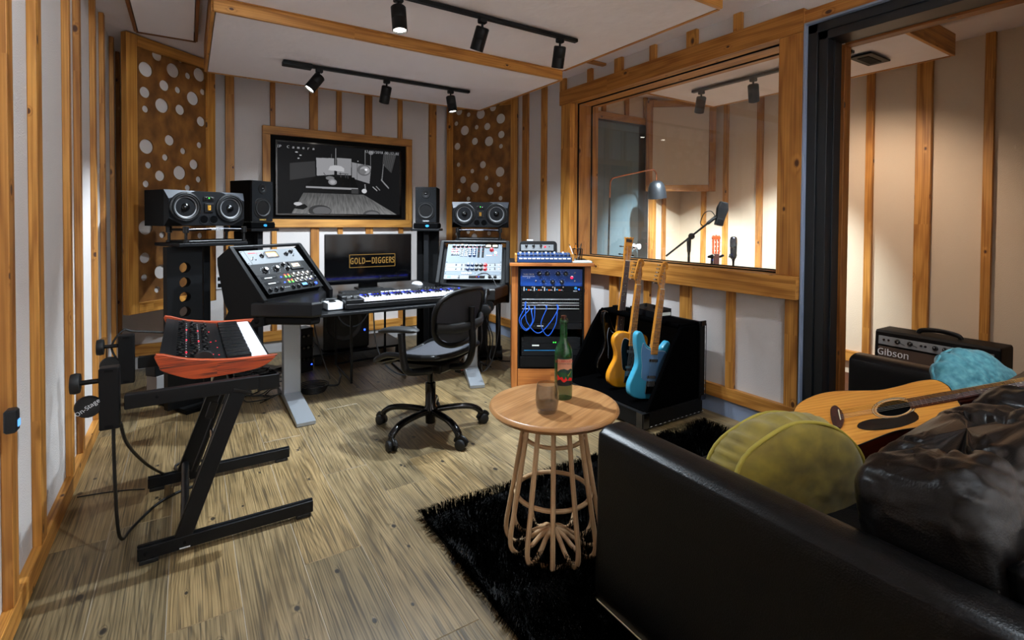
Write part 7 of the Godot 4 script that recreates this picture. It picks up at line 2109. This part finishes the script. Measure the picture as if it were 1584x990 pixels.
func build_booth():
	# combo amplifier
	var a = thing("guitar_amplifier", "dark combo guitar amplifier with a silver control strip and script badge in the booth", "amplifier", V(4.42, 0, -1.335), -PI / 2 - 0.02)
	part(G.new().prism(PackedVector2Array([Vector2(-0.13, 0.012), Vector2(0.13, 0.012), Vector2(0.105, 0.50), Vector2(0.09, 0.515), Vector2(-0.11, 0.515), Vector2(-0.13, 0.50)]), -0.35, 0.35, 0.01), "cabinet", "tolex", a).rotation.y = -PI / 2
	var fr = Node3D.new()
	fr.name = "front"
	a.add_child(fr)
	fr.position = V(0, 0.26, 0.1255)
	fr.rotation.x = -0.051
	part(G.new().box(V(0, -0.035, 0.001), V(0.64, 0.35, 0.008), 0.003), "grille", "grille_cloth", fr)
	part(G.new().box(V(0, 0.185, 0.003), V(0.64, 0.062, 0.008), 0.002), "control_strip", "faceplate", fr)
	for x in [-0.285, -0.255, -0.06, -0.035]: dot(fr, x, 0.19, 0.007, 0.008, "dark_chrome", "jack")
	for x in [-0.20, -0.125, 0.02, 0.075, 0.13, 0.185, 0.24]: knob(fr, x, 0.19, 0.007, 0.016, 0.018, "knob_black", x * 7.0)
	for k in [-0.17, -0.095]: part(G.new().box(V(k, 0.178, 0.0075), V(0.03, 0.004, 0.001), 0, Vector2.ZERO, 0, 0, -0.4), "panel_print", "dark_print", fr)
	part(G.new().box(V(0.29, 0.185, 0.0075), V(0.05, 0.045, 0.002)), "end_plate", "white_print", fr)
	words("Gibson", 0.045, "white_print", fr, V(-0.225, 0.10, 0.009), V(0, 0, 0.0), "badge_lettering", 0.004)
	var hp = smooth([V(-0.12, 0.515, 0), V(-0.10, 0.54, 0), V(0, 0.553, 0), V(0.10, 0.54, 0), V(0.12, 0.515, 0)], 5)
	part(G.new().tube(hp, 0.009, 8, false, 1.8), "handle", "black_plastic", a)
	for x in [-0.3, 0.3]:
		for z in [-0.1, 0.1]: part(G.new().tube([V(x, 0, z), V(x, 0.014, z)], 0.015, 10), "foot", "rubber", a)
	# arc lamp
	var l = thing("floor_lamp", "black floor lamp with a copper arm and dark dome shade in the booth", "lamp", V(3.43, 0, -3.62))
	part(G.new().lathe([Vector2(0, 0.0), Vector2(0.075, 0.0), Vector2(0.075, 0.018), Vector2(0.02, 0.026), Vector2(0, 0.026)], 32), "base", "black_paint", l)
	part(G.new().tube([V(0, 0.02, 0), V(0.03, 1.54, 0)], 0.009, 8), "pole", "black_paint", l)
	part(G.new().tube(smooth([V(0.03, 1.52, 0), V(0.035, 1.66, 0), V(0.05, 1.715, 0.0), V(0.11, 1.745, 0.02), V(0.46, 1.825, 0.12), V(0.50, 1.82, 0.135), V(0.525, 1.79, 0.14), V(0.53, 1.72, 0.14)], 5), 0.0075, 8), "arm", "copper", l)
	var sh = G.new(Transform3D(Basis.from_euler(V(0.05, 0, 0.16)), V(0.545, 1.55, 0.14)))
	sh.lathe([Vector2(0.0915, -0.005), Vector2(0.094, -0.005), Vector2(0.088, 0.06), Vector2(0.080, 0.11), Vector2(0.062, 0.15), Vector2(0.03, 0.17), Vector2(0.0, 0.173)], 32)
	part(sh, "shade", "slate_paint", l)
	# microphone on a boom
	var m = thing("boom_microphone", "grey ribbon microphone on a black boom stand behind the window glass", "microphone", V(3.60, 0, -2.80))
	for k in 3:
		var an = TAU * k / 3 + 0.4
		part(G.new().tube([V(0, 0.10, 0), V(cos(an) * 0.26, 0.012, sin(an) * 0.26)], 0.009, 8), "leg", "black_paint", m)
	part(G.new().tube([V(0, 0.06, 0), V(0, 1.08, 0)], 0.011, 10), "pole", "black_paint", m)
	part(G.new().tube([V(0, 1.05, 0), V(0, 1.17, 0)], [0.016, 0.02], 10), "clutch", "black_plastic", m)
	part(G.new().ball(V(0.02, 1.185, 0.01), V(0.028, 0.028, 0.028), 12, 8), "boom_joint", "black_plastic", m)
	var bdir = V(0.46, 0.44, 0.30).normalized()
	part(G.new().tube([V(0, 1.17, 0) - bdir * 0.25, V(0, 1.17, 0) + bdir * 0.28], 0.0085, 8), "boom", "stand_black", m)
	part(G.new().tube([V(0, 1.17, 0) + bdir * 0.20, V(0, 1.17, 0) + bdir * 0.29], 0.015, 10), "boom_grip", "rubber", m)
	part(G.new().tube(smooth([V(0, 1.17, 0) + bdir * 0.16, V(0.07, 1.30, 0.06), V(0.09, 1.38, 0.08), V(0.14, 1.40, 0.11), V(0.18, 1.35, 0.13), V(0.19, 1.34, 0.13)], 5), 0.004, 6), "mic_lead", "black_cable", m)
	var mh = G.new(Transform3D(Basis.from_euler(V(0, -0.6, -0.22)), V(0.225, 1.38, 0.15)))
	mh.prism(PackedVector2Array([Vector2(-0.028, -0.10), Vector2(0.028, -0.10), Vector2(0.036, -0.03), Vector2(0.046, 0.04), Vector2(0.03, 0.10), Vector2(-0.03, 0.10), Vector2(-0.046, 0.04), Vector2(-0.036, -0.03)]), -0.026, 0.026, 0.008)
	part(mh, "capsule_body", "charcoal_flat", m)
	part(G.new(Transform3D(Basis.from_euler(V(0, -0.6, -0.22)), V(0.225, 1.38, 0.15))).box(V(0, -0.075, 0), V(0.062, 0.06, 0.058), 0.006), "lower_body", "black_paint", m)
	# condenser
	var c = thing("condenser_microphone", "black condenser microphone upright on its stand behind the window glass", "microphone", V(3.96, 0, -2.62))
	part(G.new().lathe([Vector2(0, 0), Vector2(0.12, 0), Vector2(0.12, 0.015), Vector2(0.015, 0.025), Vector2(0, 0.025)], 28), "base", "black_paint", c)
	part(G.new().tube([V(0, 0.02, 0), V(0, 0.99, 0)], 0.010, 10), "pole", "black_paint", c)
	part(G.new().lathe([Vector2(0, 0.97), Vector2(0.012, 0.97), Vector2(0.014, 1.0), Vector2(0.026, 1.01), Vector2(0.028, 1.09), Vector2(0.027, 1.092)], 24), "body", "black_paint", c)
	part(G.new().lathe([Vector2(0.027, 1.092), Vector2(0.03, 1.10), Vector2(0.031, 1.15), Vector2(0.026, 1.175), Vector2(0.012, 1.185), Vector2(0, 1.186)], 24), "grille", "dark_chrome", c)
	part(G.new().tube(arc(V(0, 1.03, 0), 0.045, PI, TAU, 12), 0.005, 6), "yoke", "black_plastic", c)
	part(G.new().tube([V(-0.045, 1.03, 0), V(-0.07, 1.01, 0.01)], 0.009, 8), "thumb_screw", "black_plastic", c)
	# classical guitar hung on a stand: only its head shows over the sill
	var g = thing("stand_guitar", "slotted orange-brown guitar head on a padded stand behind the window glass", "guitar", V(4.15, 0, -2.95), -0.5)
	part(G.new().prism(smooth_loop([Vector2(0, 0.03), Vector2(0.13, 0.05), Vector2(0.18, 0.15), Vector2(0.14, 0.27), Vector2(0.115, 0.33), Vector2(0.14, 0.42), Vector2(0.10, 0.49), Vector2(0, 0.50), Vector2(-0.10, 0.49), Vector2(-0.14, 0.42), Vector2(-0.115, 0.33), Vector2(-0.14, 0.27), Vector2(-0.18, 0.15), Vector2(-0.13, 0.05)], 3), -0.05, 0.05, 0.004), "body", "spruce", g)
	part(G.new().box(V(0, 0.74, 0.055), V(0.052, 0.55, 0.022), 0.006), "neck", "rosewood", g)
	for s in [-1, 0, 1]: part(G.new().box(V(s * 0.027, 1.085, 0.045), V(0.016, 0.15, 0.02), 0.004), "head_rail", "cheek_wood", g)
	part(G.new().prism(smooth_loop([Vector2(-0.037, 1.15), Vector2(-0.03, 1.185), Vector2(-0.012, 1.178), Vector2(0, 1.192), Vector2(0.012, 1.178), Vector2(0.03, 1.185), Vector2(0.037, 1.15)], 3), 0.035, 0.055, 0.003), "head_crest", "cheek_wood", g)
	for k in 3:
		part(G.new().tube([V(-0.025, 1.04 + k * 0.04, 0.045), V(0.025, 1.04 + k * 0.04, 0.045)], 0.005, 8), "roller", "ivory", g)
		for s in [-1, 1]: part(G.new().ball(V(s * 0.048, 1.04 + k * 0.04, 0.035), V(0.008, 0.007, 0.007), 8, 6), "tuner_button", "ivory", g)
	part(G.new().box(V(0, 1.0, 0.05), V(0.055, 0.008, 0.026), 0.002), "nut", "ivory", g)
	var gs = thing("guitar_stand", "black guitar stand with a padded yoke holding the slotted head", "guitar stand", V(4.15, 0, -2.95), -0.5)
	part(G.new().tube([V(0, 0.02, -0.09), V(0, 0.98, -0.03)], 0.012, 8), "pole", "black_paint", gs)
	part(G.new().tube(smooth([V(-0.05, 1.0, 0.08), V(-0.052, 0.985, 0.02), V(-0.03, 0.98, -0.02), V(0.03, 0.98, -0.02), V(0.052, 0.985, 0.02), V(0.05, 1.0, 0.08)], 4), 0.012, 8), "yoke", "foam", gs)
	for k in 3: part(G.new().tube([V(0, 0.10, -0.085), V(cos(TAU * k / 3 + 0.5) * 0.24, 0.012, -0.08 + sin(TAU * k / 3 + 0.5) * 0.24)], 0.008, 8), "leg", "black_paint", gs)

func cable(called, label, pts, r, m = "black_cable", group = "", per = 6):
	var t = thing(called, label, "cable", pts[0], 0.0, group)
	var q = []
	for p in pts: q.append(p - pts[0])
	part(G.new().tube(smooth(q, per), r, 6), "lead", m, t)
	return t

func build_clutter():
	# leads of the keyboard stand
	cable("power_lead", "black lead hanging from the nearer upright box down to the floor", [V(-0.235, 0.54, -2.36), V(-0.235, 0.40, -2.37), V(-0.23, 0.15, -2.40), V(-0.225, 0.03, -2.50), V(-0.20, 0.008, -2.62), V(-0.12, 0.007, -2.78), V(-0.02, 0.007, -2.86), V(0.08, 0.007, -2.88)], 0.006)
	cable("power_lead", "black lead curling across the floor from the upright box to the stand's far foot", [V(-0.215, 0.54, -2.365), V(-0.20, 0.42, -2.45), V(-0.15, 0.20, -2.75), V(-0.08, 0.02, -3.02), V(-0.04, 0.007, -3.06), V(-0.06, 0.007, -3.16), V(0.0, 0.007, -3.19), V(0.12, 0.007, -3.12)], 0.006)
	cable("signal_lead", "black lead stretched from the upright box to the back of the synthesizer", [V(-0.25, 0.60, -2.95), V(-0.30, 0.70, -2.97), V(-0.26, 0.775, -2.99), V(-0.22, 0.765, -3.0), V(-0.10, 0.742, -3.02)], 0.005)
	cable("floor_lead", "thin dark lead along the floor by the left baseboard", [V(-0.44, 0.004, -3.05), V(-0.33, 0.004, -3.03), V(-0.24, 0.004, -3.0), V(-0.18, 0.004, -2.97)], 0.003)
	# heap of leads behind the left column leg
	rng.seed = 303
	for k in 16:
		var cx = 0.40 + rng.randf_range(-0.10, 0.16)
		var cz = -4.16 + rng.randf_range(-0.16, 0.16)
		var pts = []
		var r0 = rng.randf_range(0.05, 0.12)
		for i in 9:
			var a = i * 0.95 + k
			pts.append(V(cx + cos(a) * r0 * rng.randf_range(0.7, 1.3), 0.010 + 0.011 * k + rng.randf_range(0.0, 0.03), cz + sin(a) * r0 * rng.randf_range(0.7, 1.3)))
		cable("tangled_lead", "black lead in the tangled heap behind the desk's column leg", pts, 0.0045, "black_cable", "tangled leads by the desk leg", 4)
	for k in 5:
		var pts = []
		for i in 12: pts.append(V(0.80 + cos(i * 0.6) * (0.085 + 0.006 * k), 0.007 + k * 0.011, -4.02 + sin(i * 0.6) * (0.085 + 0.006 * k)))
		cable("coiled_lead", "black lead coiled on the floor between the column leg and the metal frame", pts, 0.005, "black_cable", "coil of leads under the desk", 4)
	cable("grey_lead", "pale grey lead drooping under the desk shelf to the floor", [V(1.26, 0.665, -4.02), V(1.27, 0.50, -4.04), V(1.30, 0.30, -4.08), V(1.37, 0.12, -4.08), V(1.46, 0.03, -4.05), V(1.53, 0.012, -4.0)], 0.006, "grey_cable")
	cable("grey_lead", "pale grey lead hanging in a loop before the subwoofer", [V(1.10, 0.58, -4.60), V(1.14, 0.42, -4.60), V(1.24, 0.345, -4.60), V(1.34, 0.38, -4.60), V(1.41, 0.50, -4.60), V(1.42, 0.64, -4.60)], 0.006, "grey_cable")
	cable("plug_lead", "black lead with a silver jack plug hanging by the column leg", [V(0.86, 0.60, -4.30), V(0.86, 0.45, -4.28), V(0.88, 0.30, -4.22), V(0.91, 0.17, -4.16), V(0.94, 0.05, -4.10)], 0.005)
	cable("power_lead", "black lead running from the column leg towards the metal frame", [V(0.88, 0.04, -4.0), V(0.97, 0.03, -3.99), V(1.01, 0.05, -4.08), V(1.06, 0.02, -4.25), V(1.09, 0.008, -4.45)], 0.008)
	# leads behind the chair by the rack
	for k in 7:
		var x = 2.12 + k * 0.035
		var z = -3.86 - (k % 3) * 0.06
		cable("hanging_lead", "%s lead hanging from the desk wing beside the wooden rack" % ["black", "black", "grey"][k % 3], [V(x, 0.60, z), V(x + 0.03 * sin(k), 0.45, z + 0.02), V(x - 0.04 * cos(k * 2.0), 0.25, z + 0.05), V(x + 0.02, 0.06, z + 0.03 * sin(k * 3.0)), V(x + 0.10 * sin(k * 1.3), 0.008 + 0.008 * k, z + 0.10)], 0.0055, ["black_cable", "black_cable", "grey_cable"][k % 3], "leads hanging by the wooden rack")
	cable("headphone_lead", "black lead draped over the desk arm rest beside the wooden rack", [V(2.02, 0.86, -3.66), V(2.08, 0.87, -3.60), V(2.10, 0.79, -3.50), V(2.06, 0.70, -3.42), V(2.07, 0.45, -3.40), V(2.02, 0.20, -3.42), V(1.95, 0.12, -3.44), V(1.93, 0.20, -3.42)], 0.004)
	# boxes on the floor
	var p = thing("power_strip", "black power strip lying on the floor behind the column leg", "power strip", V(0.46, 0.0, -4.48), 0.2)
	part(G.new().box(V(0, 0.022, 0), V(0.30, 0.04, 0.06), 0.005), "case", "black_plastic", p)
	for k in 5: part(G.new().box(V(-0.10 + k * 0.05, 0.0425, 0), V(0.028, 0.003, 0.028), 0.001), "socket", "black_matte", p)
	dot(p, 0.13, 0.03, 0.03, 0.006, "led_red_small", "switch_lamp")
	var s = thing("stage_box", "small black stage box full of plugs under the desk", "stage box", V(0.83, 0, -4.62), 0.3)
	part(G.new().box(V(0, 0.19, 0), V(0.13, 0.38, 0.12), 0.005), "case", "black_paint", s)
	for k in 8: part(G.new().tube([V(-0.04 + (k % 3) * 0.04, 0.12 + (k / 3) * 0.10, 0.06), V(-0.04 + (k % 3) * 0.04, 0.12 + (k / 3) * 0.10, 0.10)], 0.010, 8), "plug", "dark_chrome", s)
	dot(s, 0.05, 0.06, 0.061, 0.006, "led_blue", "power_lamp")
	# wall socket in the corner, device at the wall
	var w = thing("wall_socket", "white double wall socket low on the screen wall beside the drilled panel", "socket", V(0.255, 0.72, -5.428))
	part(G.new().box(V(0, 0, 0.004), V(0.10, 0.13, 0.008), 0.003), "plate", "white_plastic", w)
	for y in [-0.03, 0.03]: part(G.new().box(V(0, y, 0.0085), V(0.04, 0.035, 0.003), 0.001), "outlet", "charcoal", w)
	var d = thing("wall_controller", "small dark controller with a blue lit end on the left wall", "controller", V(-0.459, 0.70, -2.055))
	part(G.new().box(V(0.016, 0, 0), V(0.03, 0.07, 0.04), 0.006), "case", "slate_paint", d)
	part(G.new().box(V(0.0325, -0.008, 0.0), V(0.003, 0.02, 0.02), 0.001), "lit_end", "display_blue", d)
	# dark square hatch at the foot of the left speaker stand
	var bl = thing("cable_tray", "long dark box on the floor along the screen wall corner", "equipment box", V(-0.05, 0, -4.72), 0.72)
	part(G.new().box(V(0, 0.20, 0), V(0.50, 0.12, 0.10), 0.006), "upper_case", "slate_paint", bl)
	part(G.new().box(V(0, 0.07, 0), V(0.48, 0.14, 0.10), 0.004), "lower_case", "plaster", bl)

func build_things():
	build_sofa()
	build_desk()
	build_desk_things()
	build_sound()
	build_wall_screen()
	build_chair()
	build_synth()
	build_rack_cabinet()
	build_case_and_guitars()
	build_table()
	build_rug()
	build_booth()
	build_clutter()
